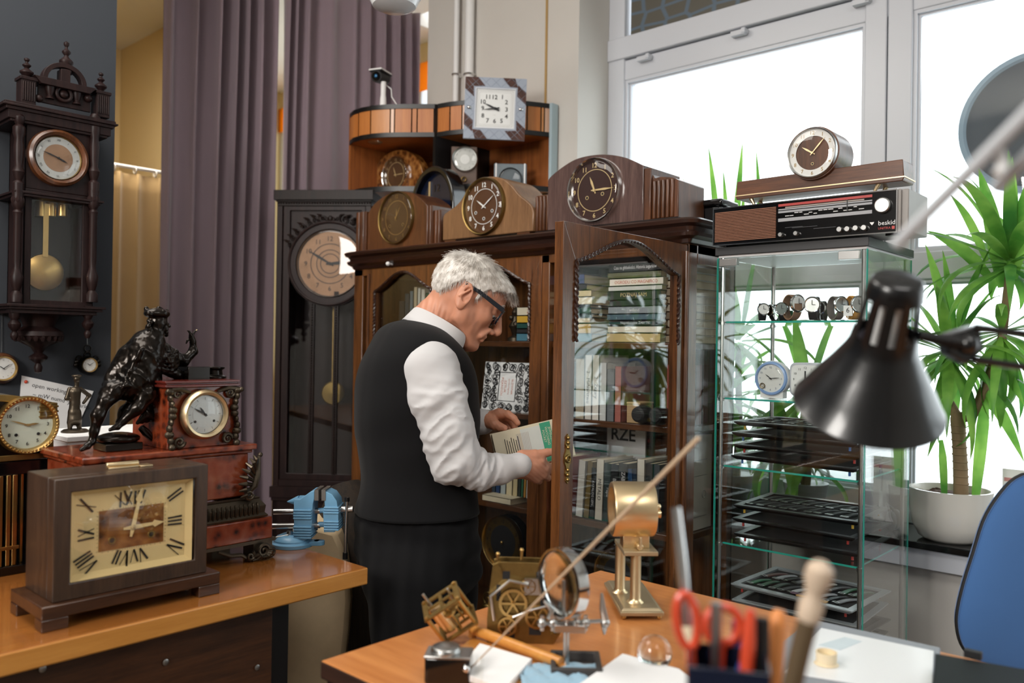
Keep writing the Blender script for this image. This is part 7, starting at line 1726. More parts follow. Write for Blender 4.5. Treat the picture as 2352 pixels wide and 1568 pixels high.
PALM = [(w1, K[0], .024, .014), (w1, K[1], .025, .014), (w1, K[2], .024, .013), (w1, K[3], .022, .012), (q(1088, 972, .07), w1, .026, .026), (q(1118, 966, .04), q(1134, 974, .02), .018, .013)]
hand([([q(1120, 966, .04), q(1136, 974, .022), q(1148, 980, .012), q(1158, 983, .008)], [.016, .0125, .0110, .0095]),
      ([K[0], q(1166, 951, .035), q(1180, 960, .03), q(1189, 971, .028)], [.0125, .0105, .009, .0078]),
      ([K[1], q(1168, 960, .05), q(1180, 972, .045), q(1184, 985, .04)], [.012, .0105, .009, .008]),
      ([K[2], q(1164, 970, .065), q(1172, 984, .055), q(1174, 996, .045)], [.0115, .010, .009, .008]),
      ([K[3], q(1156, 980, .075), q(1162, 992, .065), q(1162, 1004, .055)], [.0105, .009, .008, .0075])], K, [w1])
cs = SDF((Bm.x - .50, Bm.y - .55, .03), (Bm.x + .55, Bm.y + .55, 1.62), .012)
def Hq(u, w_, z): p = Vector((Bm.x, Bm.y, 0)) + rth * u + fwh * w_; return (p.x, p.y, z)
zw = Bm.z
sh = mp(985, 850, -.12); el_ = mp(1040, 1075, -.15); wr_ = mp(1190, 1072, -.07)
cs.chain([tuple(sh), tuple(el_), tuple(wr_)], [.045, .036, .024], .02)
cs.chain([tuple(mp(955, 830, .17)), tuple(mp(1020, 1010, .20)), tuple(mp(1100, 971, .065))], [.045, .036, .024], .02)
for y_, hl in ((830, .05), (900, .06), (980, .065), (1060, .065), (1150, .065)):
    c = mp(955 + (y_ > 900) * 4, y_, 0); cs.cone(tuple(c - sid * hl), tuple(c + sid * hl), .07, .07, .02)
HIPS = [(-.005, -.09), (.045, .09)]
for u, w_ in HIPS: cs.chain([Hq(u, w_ * .7, zw - .12), Hq(u + .01, w_, .50), Hq(u - .02, w_, .09)], [.055, .05, .04], .01)
cs.mesh('x', 'skin', None, minv, None, body)
joined('body', body, 'skin', man)
hh = SDF((-.14, -.12, -.12), (.15, .12, .16), .0024)
headform(hh, .006, False)
hh.ell((.066, -.01, .072), (.044, .048, .032), .02)
def hairline(x): return np.where(x > .012, .034 + (x - .012) * .62, np.where(x > -.034, .034, .034 - (-.034 - x) * 2.1))
def cutline(X_, Y_, Z_):
    g = np.maximum(hairline(X_), -.052) - Z_ + .004 * np.sin(X_ * 300) * np.sin(Y_ * 200)
    g = np.where((np.abs(Y_) > .045) & (X_ > .016) & (X_ < .027), np.minimum(g, .012 - Z_), g)
    g2 = g * .7
    lump = .0012 * vn(X_ * 45, Y_ * 60, Z_ * 45, 7) + .0005 * vn(X_ * 110, Y_ * 160, Z_ * 110, 8)
    return np.maximum(hh.D + lump, g2) - hh.D
hp = []
hh.mesh('x', 'skin', None, HMs, cutline, hp)
HV, HF = hp[0]; rn = random.Random(12)
inv = HMs.inverted(); SV, SF = [], []
idxs = rn.sample(range(len(HV)), min(8500, len(HV)))
for i in idxs:
    p = inv @ Vector(HV[i]); 
    nrm = Vector(((p.x + .004) / .092 ** 2, p.y / .074 ** 2, (p.z - .036) / .08 ** 2)).normalized()
    if (p - Vector((-.004, 0, .036))).length < .062: continue
    cr_ = Vector((-.045, 0, .115)); d_ = (p - cr_); d_ = d_ - nrm * d_.dot(nrm)
    if d_.length < 1e-4: d_ = Vector((1, 0, 0))
    d_.normalize()
    if p.x > .03 and p.z > .07: d_ = (d_ + Vector((.5, 0, -.2)) * 1.0).normalized()
    d_ = (d_ + Vector((rn.uniform(-.35, .35), rn.uniform(-.35, .35), rn.uniform(-.2, .3))) * .55).normalized()
    L_ = rn.uniform(.014, .027) * (1.35 if p.z > .08 else .8); side = d_.cross(nrm).normalized() * .00055
    base = len(SV); pt = p.copy() - nrm * .0015
    if p.x > .07: lift = .05
    else: lift = rn.uniform(.05, .4) if p.z > .07 else rn.uniform(.02, .13)
    for k in range(4):
        u = k / 3; c_ = pt + d_ * L_ * u + nrm * (L_ * lift * (u - .35 * u * u)); wd = side * (1 - .85 * u)
        for v_ in (c_ - wd, c_ + wd + nrm * .0004): SV.append(tuple(HMs @ v_))
    for k in range(3): SF.append((base + 2 * k, base + 2 * k + 1, base + 2 * k + 3, base + 2 * k + 2))
hp.append((np.array(SV), np.array(SF)))
mm, nt, b = newmat('grey_hair'); b.inputs['Base Color'].default_value = hexc('cfc8c0'); b.inputs['Roughness'].default_value = .55; b.inputs['Sheen Weight'].default_value = .3
tc = nd(nt, 'ShaderNodeTexCoord'); n_ = nd(nt, 'ShaderNodeTexNoise', Scale=60.0, Detail=4.0); nt.links.new(tc.outputs['Object'], n_.inputs['Vector'])
r_ = nd(nt, 'ShaderNodeValToRGB'); r_.color_ramp.elements[0].position = .3; r_.color_ramp.elements[0].color = hexc('a39a90'); r_.color_ramp.elements[1].position = .65; r_.color_ramp.elements[1].color = hexc('e3dfd9')
nt.links.new(n_.outputs[0], r_.inputs[0]); nt.links.new(r_.outputs[0], b.inputs['Base Color']); M['hair'] = mm
joined('hair', hp, 'hair', man)
m = MB(); m.T = HMs
for y in (-1, 1): m = MB(); m.T = HMs; m.sph((.0795, y * .031, .010), (.0105, .012, .0095), 0, 14, 9); m.sph((.0875, y * .031, .006), (.004, .0045, .0045), 1, 10, 7); m.build('eye', ['dialwhite', 'ink'], man)
rn = random.Random(2)
for y in (-1, 1):
    m = MB(); m.T = HMs
    for i in range(60): u = rn.random(); p = Vector((.086 + .012 * (1 - u), y * (.012 + .034 * u), .038 + .006 * math.sin(PI * u) + rn.uniform(-.003, .003))); m.tube([p, p + Vector((.003, y * .006, rn.uniform(-.001, .002)))], [.0005, .0001], 4)
    m.build('eyebrow', 'hair', man)
gl = MB(); gl.T = HMs
for y in (-1, 1):
    gl.hexa([(.094, y * .072, .036), (.094, y * .068, .036), (.094, y * .068, .024), (.094, y * .072, .024)], [(.020, y * .079, .036), (.020, y * .076, .036), (.020, y * .076, .026), (.020, y * .079, .026)])
    gl.hexa([(.020, y * .079, .036), (.020, y * .076, .036), (.020, y * .076, .026), (.020, y * .079, .026)], [(-.022, y * .081, .030), (-.022, y * .078, .030), (-.022, y * .078, .024), (-.022, y * .081, .024)])
    ro = [(.099 - .006 * abs(math.cos(a)), y * .036 + .031 * math.copysign(abs(math.cos(a)) ** .7, math.cos(a)), .012 + .023 * math.copysign(abs(math.sin(a)) ** .75, math.sin(a))) for a in [2 * PI * i / 28 for i in range(28)]]
    ri = [(p[0], y * .036 + (p[1] - y * .036) * .84, .012 + (p[2] - .012) * .80) for p in ro]
    gl.ring(ro, ri, (.0045, 0, 0))
gl.tube([(.104, -.008, .020), (.107, 0, .022), (.104, .008, .020)], .0025, 8)
gl.build('glasses_frame', plain('glasses_black', '0e141e', .18, coat=.5), man, bevel=.0006)
m = MB(); m.T = HMs
for y in (-1, 1): m.prism([(.100, y * .036 + .026 * math.cos(a), .012 + .018 * math.sin(a)) for a in [2 * PI * i / 24 for i in range(24)]], (.0012, 0, 0))
m.build('glasses_lens', 'domeglass', man)
pts = [mp(930, 780, -.25), mp(1210, 1130, .3), mp(900, 760, .3), mp(1200, 1120, -.28)]
ss = grid(pts, .03, .0042)
A_ = [mp(985, 848, -.120), mp(1003, 905, -.140), mp(1025, 985, -.150), mp(1042, 1050, -.150)]
ss.chain([tuple(p) for p in A_], [.074, .070, .063, .062], .015)
ss.cone(tuple(mp(965, 835, -.09)), tuple(A_[0]), .062, .072, .02)
F1 = [mp(1046, 1058, -.150), mp(1100, 1078, -.120), mp(1150, 1077, -.095), mp(1184, 1069, -.075)]
ss.chain([tuple(p) for p in F1], [.060, .046, .036, .033], .018)
ss.cone(tuple(mp(1172, 1072, -.08)), tuple(mp(1192, 1068, -.070)), .034, .035, .004)
ss.ell(tuple(mp(1145, 1100, -.095)), (.030, .02, .012), .01)
B_ = [mp(955, 835, .14), mp(990, 920, .18), mp(1030, 985, .19), mp(1075, 975, .10), mp(1098, 970, .068)]
ss.chain([tuple(p) for p in B_], [.07, .066, .055, .038, .034], .015)
ss.cone(tuple(mp(1100, 970, .066)), tuple(mp(1110, 968, .058)), .0345, .035, .003)
ea, eb, ec = [np.array(p) for p in (A_[0], A_[3], F1[3])]
def folds(X_, Y_, Z_):
    def par(a, b_):
        v = b_ - a; L_ = np.linalg.norm(v); v = v / L_
        t_ = (X_ - a[0]) * v[0] + (Y_ - a[1]) * v[1] + (Z_ - a[2]) * v[2]
        c = np.cross(v, np.array([fwh.x, fwh.y, 0])); c /= np.linalg.norm(c)
        s1 = (X_ - a[0]) * c[0] + (Y_ - a[1]) * c[1] + (Z_ - a[2]) * c[2]
        return t_, s1, L_
    t1, s1, L1 = par(ea, eb); t2, s2, L2 = par(eb, ec)
    q1 = vn(t1 * 34 + s1 * 16, s1 * 9, Y_ * 6, 1) + .35 * vn(t1 * 70 - s1 * 30, s1 * 14, Y_ * 10, 2)
    q2 = vn(t2 * 62 + s2 * 30, s2 * 12, Y_ * 8, 3) + .4 * vn(t2 * 110 - s2 * 40, s2 * 20, Y_ * 12, 4)
    f1 = (1 - 2 * np.abs(q1)); f2 = (1 - 2 * np.abs(q2))
    w1_ = np.clip(t1 / .10, .15, 1) * np.clip((.03 - t2) / .04, 0, 1); w2_ = np.clip(t2 / .03, 0, 1) * np.clip((L2 - .035 - t2) / .05, 0, 1)
    d = -.0078 * f1 * w1_ - .006 * f2 * w2_
    d = d + .003 * vn(X_ * 12, Y_ * 12, Z_ * 12, 5)
    return d
M['shirt'] = fabric('white_shirt_cloth', 'c6c5c6', .02, 900, .8, .2, .05)
ss.mesh('shirt', 'shirt', man, minv, folds)
def loft(name, mat, secs, nseg=64, wob=None, thick=0.0, closed_top=False):
    vs = []; 
    for (py, l, r_, bb, wo) in secs:
        c = mp((l + r_) / 2, py, wo); hwp = (r_ - l) / 2 / FPX * (MD + wo)
        aa = math.sqrt(max(.0004, (hwp ** 2 - (bb * math.sin(TH)) ** 2))) / math.cos(TH)
        for j in range(nseg):
            a = 2 * PI * j / nseg; ca, sa = math.cos(a), math.sin(a)
            x = aa * math.copysign(abs(ca) ** .88, ca); y = bb * math.copysign(abs(sa) ** .88, sa)
            p = c + fac * x + sid * y
            if wob: d = wob(a, py); p += (fac * ca + sid * sa) * d
            vs.append(tuple(minv @ p))
    k = len(secs); fs = [(i * nseg + j, i * nseg + (j + 1) % nseg, (i + 1) * nseg + (j + 1) % nseg, (i + 1) * nseg + j) for i in range(k - 1) for j in range(nseg)]
    m = MB(); m.add(vs, fs); 
    if closed_top: m.f.append(tuple(range(nseg))); m.m.append(0)
    o = m.build(name, mat, man, sharp=70)
    if thick: s_ = o.modifiers.new('t', 'SOLIDIFY'); s_.thickness = thick; s_.offset = 1
    return o
def dens(secs, n=5):
    out = []
    for i in range(len(secs) - 1):
        for k in range(n):
            u = k / n; u2 = u
            p0 = secs[max(i - 1, 0)]; p1 = secs[i]; p2 = secs[i + 1]; p3 = secs[min(i + 2, len(secs) - 1)]
            out.append(tuple(.5 * (2 * p1[c] + (p2[c] - p0[c]) * u + (2 * p0[c] - 5 * p1[c] + 4 * p2[c] - p3[c]) * u * u + (3 * p1[c] - p0[c] - 3 * p2[c] + p3[c]) * u ** 3) for c in range(5)))
    return out + [secs[-1]]
vest = [(738, 925, 960, .035, .0), (746, 893, 990, .085, 0), (762, 868, 1022, .135, 0), (790, 850, 1052, .165, 0), (830, 833, 1078, .175, 0), (880, 823, 1094, .172, 0), (930, 820, 1097, .165, 0), (1000, 824, 1093, .155, 0), (1080, 832, 1088, .150, 0), (1130, 830, 1091, .158, 0), (1172, 821, 1096, .168, 0)]
def vw(a, py): return -.0025 * math.exp(-((a - 3.5) / .05) ** 2) + .0035 * math.sin(2.5 * a + py * .035) * math.sin(py * .011)  + .0022 * math.sin(3 * a + py * .02) + .0016 * math.sin(py * .055 + 2 * a) * (py > 1000)
M['vest'] = fabric('black_waistcoat_cloth', '0d0d0f', .1, 1200, .85, .06, .12)
M['trousers'] = fabric('black_trouser_cloth', '0c0c0e', .1, 1200, .9, .04, .12)
loft('waistcoat', 'vest', dens(vest), wob=vw, thick=.004, closed_top=True)
m = MB(); P = [mp(x, y, 0) for x, y in ((892, 752), (868, 800), (858, 880), (856, 960), (860, 1060), (858, 1170))]
ts_ = SDF((Bm.x - .42, Bm.y - .42, .03), (Bm.x + .42, Bm.y + .42, zw + .03), .007)
for y_, l, r_, bb in ((1160, 826, 1090, .155), (1200, 816, 1102, .165), (1250, 814, 1107, .17), (1310, 820, 1108, .165)):
    c = mp((l + r_) / 2, y_, 0); hwp = (r_ - l) / 2 / FPX * MD; aa = math.sqrt(hwp ** 2 - (bb * math.sin(TH)) ** 2) / math.cos(TH)
    rot = Matrix((tuple(fac), tuple(sid), (0, 0, 1))).transposed()
    ts_.ell(tuple(c), (aa, bb, .075), .03, rot)
for (u, w_), kk in zip(HIPS, (0, 1)):
    ts_.chain([Hq(u - .005, w_, zw - .16), Hq(u + .005, w_ * 1.02, .50), Hq(u - .02, w_ * 1.05, .07)], [.118, .090, .078], .03)
def tf(X_, Y_, Z_): return .0025 * np.sin(Z_ * 38 + X_ * 22) * np.sin(Y_ * 30 + Z_ * 12) + .0015 * np.sin(X_ * 120 + Y_ * 90)
ts_.mesh('trousers', 'trousers', man, minv, tf)
for (u, w_) in HIPS:
    m = MB(); b0 = Vector(Hq(u - .02, w_ * 1.05, 0)); hd = b0 - Vector((Bm.x, Bm.y, 0)); n = 20
    def ft(s_, z, x0=-.07, x1=.20): return [tuple(Vector((hd.x, hd.y, z)) + fac * (x0 + (x1 - x0) * (.5 + .5 * math.cos(2 * PI * i / n))) + sid * (.048 * s_ * math.sin(2 * PI * i / n) * (1 + .12 * math.cos(2 * PI * i / n)))) for i in range(n)]
    rings = [ft(1, .001), ft(1.03, .012), ft(1, .04, -.07, .195), ft(.85, .065, -.065, .15), ft(.75, .09, -.06, .06), ft(.7, .11, -.055, .03)]
    vs = sum(rings, []); m.add(vs, [(i * n + j, i * n + (j + 1) % n, (i + 1) * n + (j + 1) % n, (i + 1) * n + j) for i in range(5) for j in range(n)] + [tuple(range(n)), tuple(range(5 * n, 6 * n))]); m.build('shoe', 'blackgloss', man)
nback, nfront = mp(948, 716, .0), mp(1062, 786, -.0)
cc_ = (nback + nfront) / 2; e1 = (nfront - nback).normalized(); e2 = sid; e3 = e1.cross(e2).normalized()
if e3.z < 0: e3 = -e3
n = 60; m = MB(); ra = (nfront - nback).length / 2
rows = []
def cring(sa_, sb, h_, hf=0.0):
    out = []
    for j in range(n + 1):
        a = PI + (j / n - .5) * 2 * PI * .93     # open at the throat
        x, y = math.cos(a), math.sin(a); fr = (x + 1) / 2
        out.append(cc_ + e1 * ra * sa_ * x + e2 * sb * y + e3 * (h_ + hf * fr))
    return out
rows = [cring(.93, .060, -.012), cring(.95, .062, .012), cring(.99, .066, .016), cring(1.03, .070, .012, .0), cring(1.10, .084, -.014, -.008), cring(1.15, .095, -.030, -.016)]
vs = sum(rows, []); k = n + 1
m.add([tuple(minv @ p) for p in vs], [(i * k + j, i * k + j + 1, (i + 1) * k + j + 1, (i + 1) * k + j) for i in range(5) for j in range(n)])
o = m.build('shirt_collar', 'shirt', man, sharp=80); s_ = o.modifiers.new('t', 'SOLIDIFY'); s_.thickness = .0016
p = mp(924, 1184, -.14); m = MB(); m.sph(tuple(minv @ p), .004, n=8, m=6)
TL, TR_, BR_, BL_ = mp(1129, 996, -.01), mp(1302, 955, .04), mp(1302, 1055, .035), mp(1152, 1088, -.018)
e1 = (TR_ - TL).normalized(); e2 = (BL_ - TL); e2 = (e2 - e1 * e2.dot(e1)).normalized(); nb_ = e1.cross(e2)
if nb_.dot(fw) < 0: nb_ = -nb_
BWd, BHt = (TR_ - TL).length, (BL_ - TL).length
t = thing('open_book', 'open book with a teal patch on its page, held in the man\'s two hands', 'book', tuple(TL))
Tb = Matrix(((e1.x, nb_.x, e2.x, TL.x), (e1.y, nb_.y, e2.y, TL.y), (e1.z, nb_.z, e2.z, TL.z), (0, 0, 0, 1)))
m = MB(); m.T = Tb; m.box(0, BWd, 0, .0025, 0, BHt); m.box(0, BWd, .026, .0285, 0, BHt); m.box(BWd - .002, BWd, 0, .0285, 0, BHt); m.build('cover', cmat('d9cfb4'), t, world=True, bevel=.001)
m = MB(); m.T = Tb; m.box(.003, BWd - .003, .0025, .026, .003, BHt - .003); m.build('pages', cmat('b98f58'), t, world=True)
m = MB(); m.T = Tb; yy = -.0006
def patch(u0, u1, v0, v1, mat): m.box(BWd * u0, BWd * u1, yy, 0, BHt * v0, BHt * v1, mat)
patch(.62, .76, .02, .98, 0); patch(.36, .62, .06, .9, 3)
for i in range(7): m.box(BWd * .14 + i * .006, BWd * .14 + i * .006 + .0016, yy - .0002, 0, BHt * (.2 + .04 * (i % 3)), BHt * (.85 - .06 * (i % 2)), 1)
for i in range(9): m.box(BWd * .30 + i * .004, BWd * .30 + i * .004 + .0018, yy - .0002, 0, BHt * .15, BHt * .85, 2)
for i, s__ in enumerate(("JEWELLERY", "WATCHING", "POCKET")): m.text(s__, .009, (BWd * (.735 - .042 * i), yy - .0003, BHt * .36), tuple((0, 0, 1)), (1, 0, 0), 4, fit=BHt * .6)
m.build('page_print', [cmat('3f9a78'), 'ink', cmat('b9b2aa'), cmat('cfd2cb'), cmat('d9d2b8')], t, world=True)
def dk(px, py): return PZ(px, py, DZ)
def scale_at(p): return (AX.transposed() @ (p - O)).z / FPX
a = dk(1425, 1425); b_ = dk(1525, 1425); c_ = dk(1455, 1330) if False else dk(1385, 1325)
e1 = (b_ - a); BWd_ = e1.length; e1.normalize(); rz_ = math.atan2(e1.y, e1.x)
t = thing('brass_instrument', 'brass drum-shaped instrument on two pillars and a silvery rectangular base with ball feet', 'instrument', tuple((a + b_) / 2), rz_)
ti = wmat(t).inverted(); D1 = (AX.transposed() @ ((a + b_) / 2 - O)).z
bk = (ti @ c_); dl = max(.12, min(.20, bk.y))
shx = bk.x + BWd_ / 2
hb = BWd_ / 2
m = MB(); m.hexa([(-hb, 0, .008), (hb, 0, .008), (hb, dl, .008), (-hb, dl, .008)], [(-hb, 0, .016), (hb, 0, .016), (hb, dl, .016), (-hb, dl, .016)])
m.hexa([(-hb + .002, .002, .016), (hb - .002, .002, .016), (hb - .002, dl - .002, .016), (-hb + .002, dl - .002, .016)], [(-hb + .008, .008, .022), (hb - .008, .008, .022), (hb - .008, dl - .008, .022), (-hb + .008, dl - .008, .022)])
m.build('base', plain('pewter_gold', 'b9a888', .35, .7, var=.1), t, bevel=.0015)
for x in (-hb + .008, hb - .008):
    for y in (.008, dl - .008): m = MB(); m.sph((x, y, .005), (.005, .005, .005)); m.build('ball_foot', 'brass', t)
tp = lambda px, py, o=0.0: ti @ PD(px, py, D1 + o)
for px_, dy_ in ((1470, .045), (1440, .11)):
    q_ = tp(px_, 1370); x = q_.x + (.0 if dy_ < .1 else .006); m = MB(); m.lathe([(.017, .022), (.012, .026), (.0105, .03), (.0105, tp(1470, 1285).z + .004)], 20, 0, (x, dy_, 0)); m.build('pillar', 'gold', t)
zpl = tp(1470, 1283).z; q_ = tp(1478, 1285)
m = MB(); m.box(q_.x - .033, q_.x + .033, .02, .13, zpl, zpl + .008); m.build('stage', plain('pewter_gold2', 'b9a888', .35, .7), t, bevel=.001)
z1 = tp(1470, 1248).z
m = MB(); m.box(q_.x - .03, q_.x + .022, .05, .085, zpl + .008, z1 + .004); m.cyl((q_.x, .046, (zpl + z1) / 2), (q_.x, .03, (zpl + z1) / 2), .006); m.cyl((q_.x, .03, (zpl + z1) / 2 - .006), (q_.x, .03, (zpl + z1) / 2 + .02), .003); m.build('clamp_block', 'gold', t, bevel=.001)
dcz = tp(1470, 1185).z; rr_ = (tp(1470, 1120).z - tp(1470, 1250).z) / 2; dcx = tp(1468, 1185).x; hwid = .041
m = MB(); m.lathe([(rr_ * .8, -hwid + .01), (rr_ * .8, -hwid), (rr_ * .97, -hwid), (rr_, -hwid + .004), (rr_, hwid - .004), (rr_ * .97, hwid), (rr_ * .8, hwid), (rr_ * .78, hwid - .012), (.0001, hwid - .012)], 44, 0, (dcx, .07, dcz), 'x', caps=False); m.build('drum', 'gold', t)
m = MB(); m.lathe([(.0001, -hwid + .008), (rr_ * .8, -hwid + .008)], 44, 0, (dcx, .07, dcz), 'x', caps=False); m.build('drum_glass', 'domeglass', t)
m = MB(); k_ = tp(1512, 1195); m.cyl((dcx + hwid, .06, k_.z), (dcx + hwid + .014, .06, k_.z), .008, n=14); m.sph((dcx + hwid + .008, .06, k_.z + .014), .007); m.build('set_knob', 'gold', t)
mg = dk(1322, 1545); t = thing('magnifier_stand', 'round magnifying glass on a steel helping-hand stand in a dark square base', 'magnifier', tuple(mg), R(40))
D2 = (AX.transposed() @ (mg - O)).z; ti = wmat(t).inverted(); tq = lambda px, py, o=0.0: ti @ PD(px, py, D2 + o)
m = MB(); w_ = .040; m.ring([(-w_, -w_, 0), (w_, -w_, 0), (w_, w_, 0), (-w_, w_, 0)], [(-w_ + .008, -w_ + .008, 0), (w_ - .008, -w_ + .008, 0), (w_ - .008, w_ - .008, 0), (-w_ + .008, w_ - .008, 0)], (0, 0, .022)); m.box(-w_ + .004, w_ - .004, -w_ + .004, w_ - .004, 0, .006); m.build('base', plain('dark_cast_iron', '3a3634', .6), t, bevel=.002)
m = MB(); s0 = tq(1300, 1525); s1 = tq(1300, 1435); m.cyl((s0.x, s0.y, .006), (s0.x, s0.y, s1.z), .005, n=12); m.cyl((s0.x, s0.y, s1.z), tuple(tq(1303, 1330)), .0035, n=10)
m.box(s0.x - .02, s0.x + .03, s0.y - .008, s0.y + .008, s1.z - .01, s1.z + .002); m.build('stem', 'steel', t, bevel=.001)
m = MB(); a = tq(1240, 1432); b_ = tq(1395, 1425); m.cyl(tuple(a), tuple(b_), .003, n=10)
for px_ in (1245, 1270, 1325, 1345, 1390): q_ = tq(px_, 1430); m.sph(tuple(q_), .008, n=10, m=7); m.cyl(tuple(q_ + Vector((0, 0, -.012))), tuple(q_ + Vector((0, 0, .012))), .0035, n=8)
m.build('cross_bar', 'steel', t)
for pts, nm_ in ((((1325, 1420), (1330, 1400), (1322, 1380)), 'clip'), (((1262, 1420), (1268, 1400), (1250, 1380)), 'clip'), (((1390, 1425), (1384, 1395), (1382, 1362)), 'clip'), (((1390, 1425), (1388, 1440), (1388, 1456)), 'clip')):
    m = MB(); m.tube([tuple(tq(*p)) for p in pts], [.006, .005, .002], 8); m.build('clip', 'steel', t)
lc = tq(1293, 1338); la = Vector((math.cos(R(200)), math.sin(R(200)), .05))
vd = (ti.to_3x3() @ (fw * .55 + rt * .83)).normalized()     # lens axis turned well away from the viewer
rl = (tq(1293, 1258).z - tq(1293, 1418).z) / 2
def disc(m, c, ax_, prof, n=48):
    ax_ = Vector(ax_).normalized(); u = ax_.cross(Vector((0, 0, 1))).normalized(); v = ax_.cross(u); vs = []
    for r_, h_ in prof:
        for j in range(n): a = 2 * PI * j / n; vs.append(Vector(c) + ax_ * h_ + (u * math.cos(a) + v * math.sin(a)) * r_)
    m.add(vs, [(i * n + j, i * n + (j + 1) % n, (i + 1) * n + (j + 1) % n, (i + 1) * n + j) for i in range(len(prof) - 1) for j in range(n)])
ls = []
for i in range(7): a = i / 6; ls.append((rl * .93 * math.sin(a * PI / 2) + .0001, -.004 - .005 * math.cos(a * PI / 2)))
for i in range(7): a = 1 - i / 6; ls.append((rl * .93 * math.sin(a * PI / 2) + .0001, .004 + .005 * math.cos(a * PI / 2)))
gm, nt, b = newmat('lens_glass'); b.inputs['Transmission Weight'].default_value = 1; b.inputs['Roughness'].default_value = .01; b.inputs['IOR'].default_value = 1.45; b.inputs['Base Color'].default_value = (.95, .98, .98, 1); M['lens'] = gm
m = MB(); disc(m, lc, vd, ls); m.build('lens', 'lens', t)
m = MB(); disc(m, lc, vd, [(rl * .93, -.010), (rl, -.010), (rl * 1.01, 0), (rl, .010), (rl * .93, .010), (rl * .93, -.010)]); m.build('lens_rim', 'chrome', t)
a = dk(1118, 1475); b_ = dk(1288, 1480); e1 = (b_ - a); W2 = e1.length; e1.normalize()
t = thing('clock_movement', 'tall two-plate brass clock movement standing on the desk, left of the magnifying glass', 'clock movement', tuple((a + b_) / 2), math.atan2(e1.y, e1.x))
ti = wmat(t).inverted(); D3 = (AX.transposed() @ ((a + b_) / 2 - O)).z; H3 = (ti @ PD(1203, 1292, D3)).z; w2 = W2 / 2
pl = [(-w2, .0), (-w2, H3 * .3), (-w2 * .95, H3 * .65), (-w2 * .86, H3 * .97), (-w2 * .7, H3), (w2 * .75, H3), (w2 * .88, H3 * .96), (w2 * .9, H3 * .6), (w2, H3 * .35), (w2, .02), (w2 * .8, 0), (-w2 * .7, 0)]
for y in (0, .035): m = MB(); m.prism([(x, y, z) for x, z in pl], (0, .003, 0)); m.build('plate', 'brassdull', t, bevel=.0005)
for x, z in ((-w2 * .8, .012), (w2 * .8, .015), (-w2 * .72, H3 * .92), (w2 * .72, H3 * .92)):
    m = MB(); m.cyl((x, -.004, z), (x, .042, z), .004, n=12); m.cyl((x, -.006, z), (x, 0, z), .006, n=12); m.build('pillar', 'brassdull', t)
def gear(x, z, r_, y, n=36, mat='brass'):
    m = MB(); pts = []
    for i in range(n * 2): a = 2 * PI * i / (n * 2); q_ = r_ * (1 if i % 2 else .93); pts.append((x + q_ * math.cos(a), y, z + q_ * math.sin(a)))
    inn = [(x + r_ * .78 * math.cos(2 * PI * i / (n * 2)), y, z + r_ * .78 * math.sin(2 * PI * i / (n * 2))) for i in range(n * 2)]
    m.ring(pts, inn, (0, .002, 0))
    for k in range(3): a = PI * k / 3; d_ = Vector((math.cos(a), 0, math.sin(a))); s__ = Vector((d_.z, 0, -d_.x)) * r_ * .06; c = Vector((x, y, z)); m.prism([c - d_ * r_ * .8 - s__, c + d_ * r_ * .8 - s__, c + d_ * r_ * .8 + s__, c - d_ * r_ * .8 + s__], (0, .002, 0))
    m.cyl((x, y - .006, z), (x, y + .012, z), r_ * .12, n=10); m.build('gear', mat, t)
for x, z, r_, y in ((-.3, .5, .4, -.006), (.35, .35, .33, -.010), (.1, .72, .22, -.008), (-.45, .22, .26, -.008), (.5, .75, .18, -.006), (-.1, .3, .38, .015), (.2, .6, .3, .02)): gear(x * w2, z * H3, r_ * w2, y)
m = MB(); m.tube([(-w2 * .8, -.01, H3 * .3), (-w2 * .9, -.012, H3 * .6), (-w2 * .4, -.012, H3 * .8), (w2 * .1, -.01, H3 * .75)], .003, 8); m.tube([(-w2 * .3, -.012, H3 * .35), (w2 * .2, -.014, H3 * .45), (w2 * 1.0, -.012, H3 * .55)], .0025, 8); m.box(w2 * .0, w2 * .5, -.008, -.002, H3 * .62, H3 * .82); m.build('lever_work', 'steel', t)
for x, z, a_, b2 in ((.45, .84, .14, .05), (-.5, .84, .1, .05), (.55, .5, .12, .07), (-.7, .62, .06, .1), (.3, .16, .16, .05), (-.35, .1, .1, .04)): m = MB(); m.box((x - a_) * w2, (x + a_) * w2, -.0006, .0002, (z - b2) * H3, (z + b2) * H3); m.build('dark_hole_patch', 'blackmatte', t)  # black patches on the solid plate paint the dark of cut-outs
m = MB()
for x, L_, dx_ in ((-w2 * .1, .018, .0), (w2 * .85, .022, .015), (-w2 * .75, .01, 0)): m.cyl((x, .015, H3), (x + dx_, .015, H3 + L_), .0025, n=8); m.sph((x + dx_, .015, H3 + L_), .004, n=8, m=6)
m.build('arbor_tip', 'brass', t)
p = dk(1000, 1478); t = thing('small_movement', 'small skeletal brass movement tipped on its corner near the left of the desk', 'clock movement', (p.x + .015, p.y + .02, DZ + .004), R(45))
Tm = Matrix.Translation((0, 0, .047)) @ Matrix.Rotation(R(-34), 4, 'Y') @ Matrix.Rotation(R(15), 4, 'X')
for z in (-.028, .028):
    m = MB(); m.T = Tm; m.ring([(-.036, -.03, z), (.036, -.03, z), (.036, .03, z), (-.036, .03, z)], [(-.026, -.02, z), (.026, -.02, z), (.026, .02, z), (-.026, .02, z)], (0, 0, .003)); m.box(-.03, .03, -.003, .003, z, z + .003); m.box(-.003, .003, -.025, .025, z, z + .003); m.build('plate', 'brassdull', t)
for x in (-.031, .031):
    for y in (-.025, .025): m = MB(); m.T = Tm; m.cyl((x, y, -.032), (x, y, .034), .0035, n=10); m.build('pillar', 'brass', t)
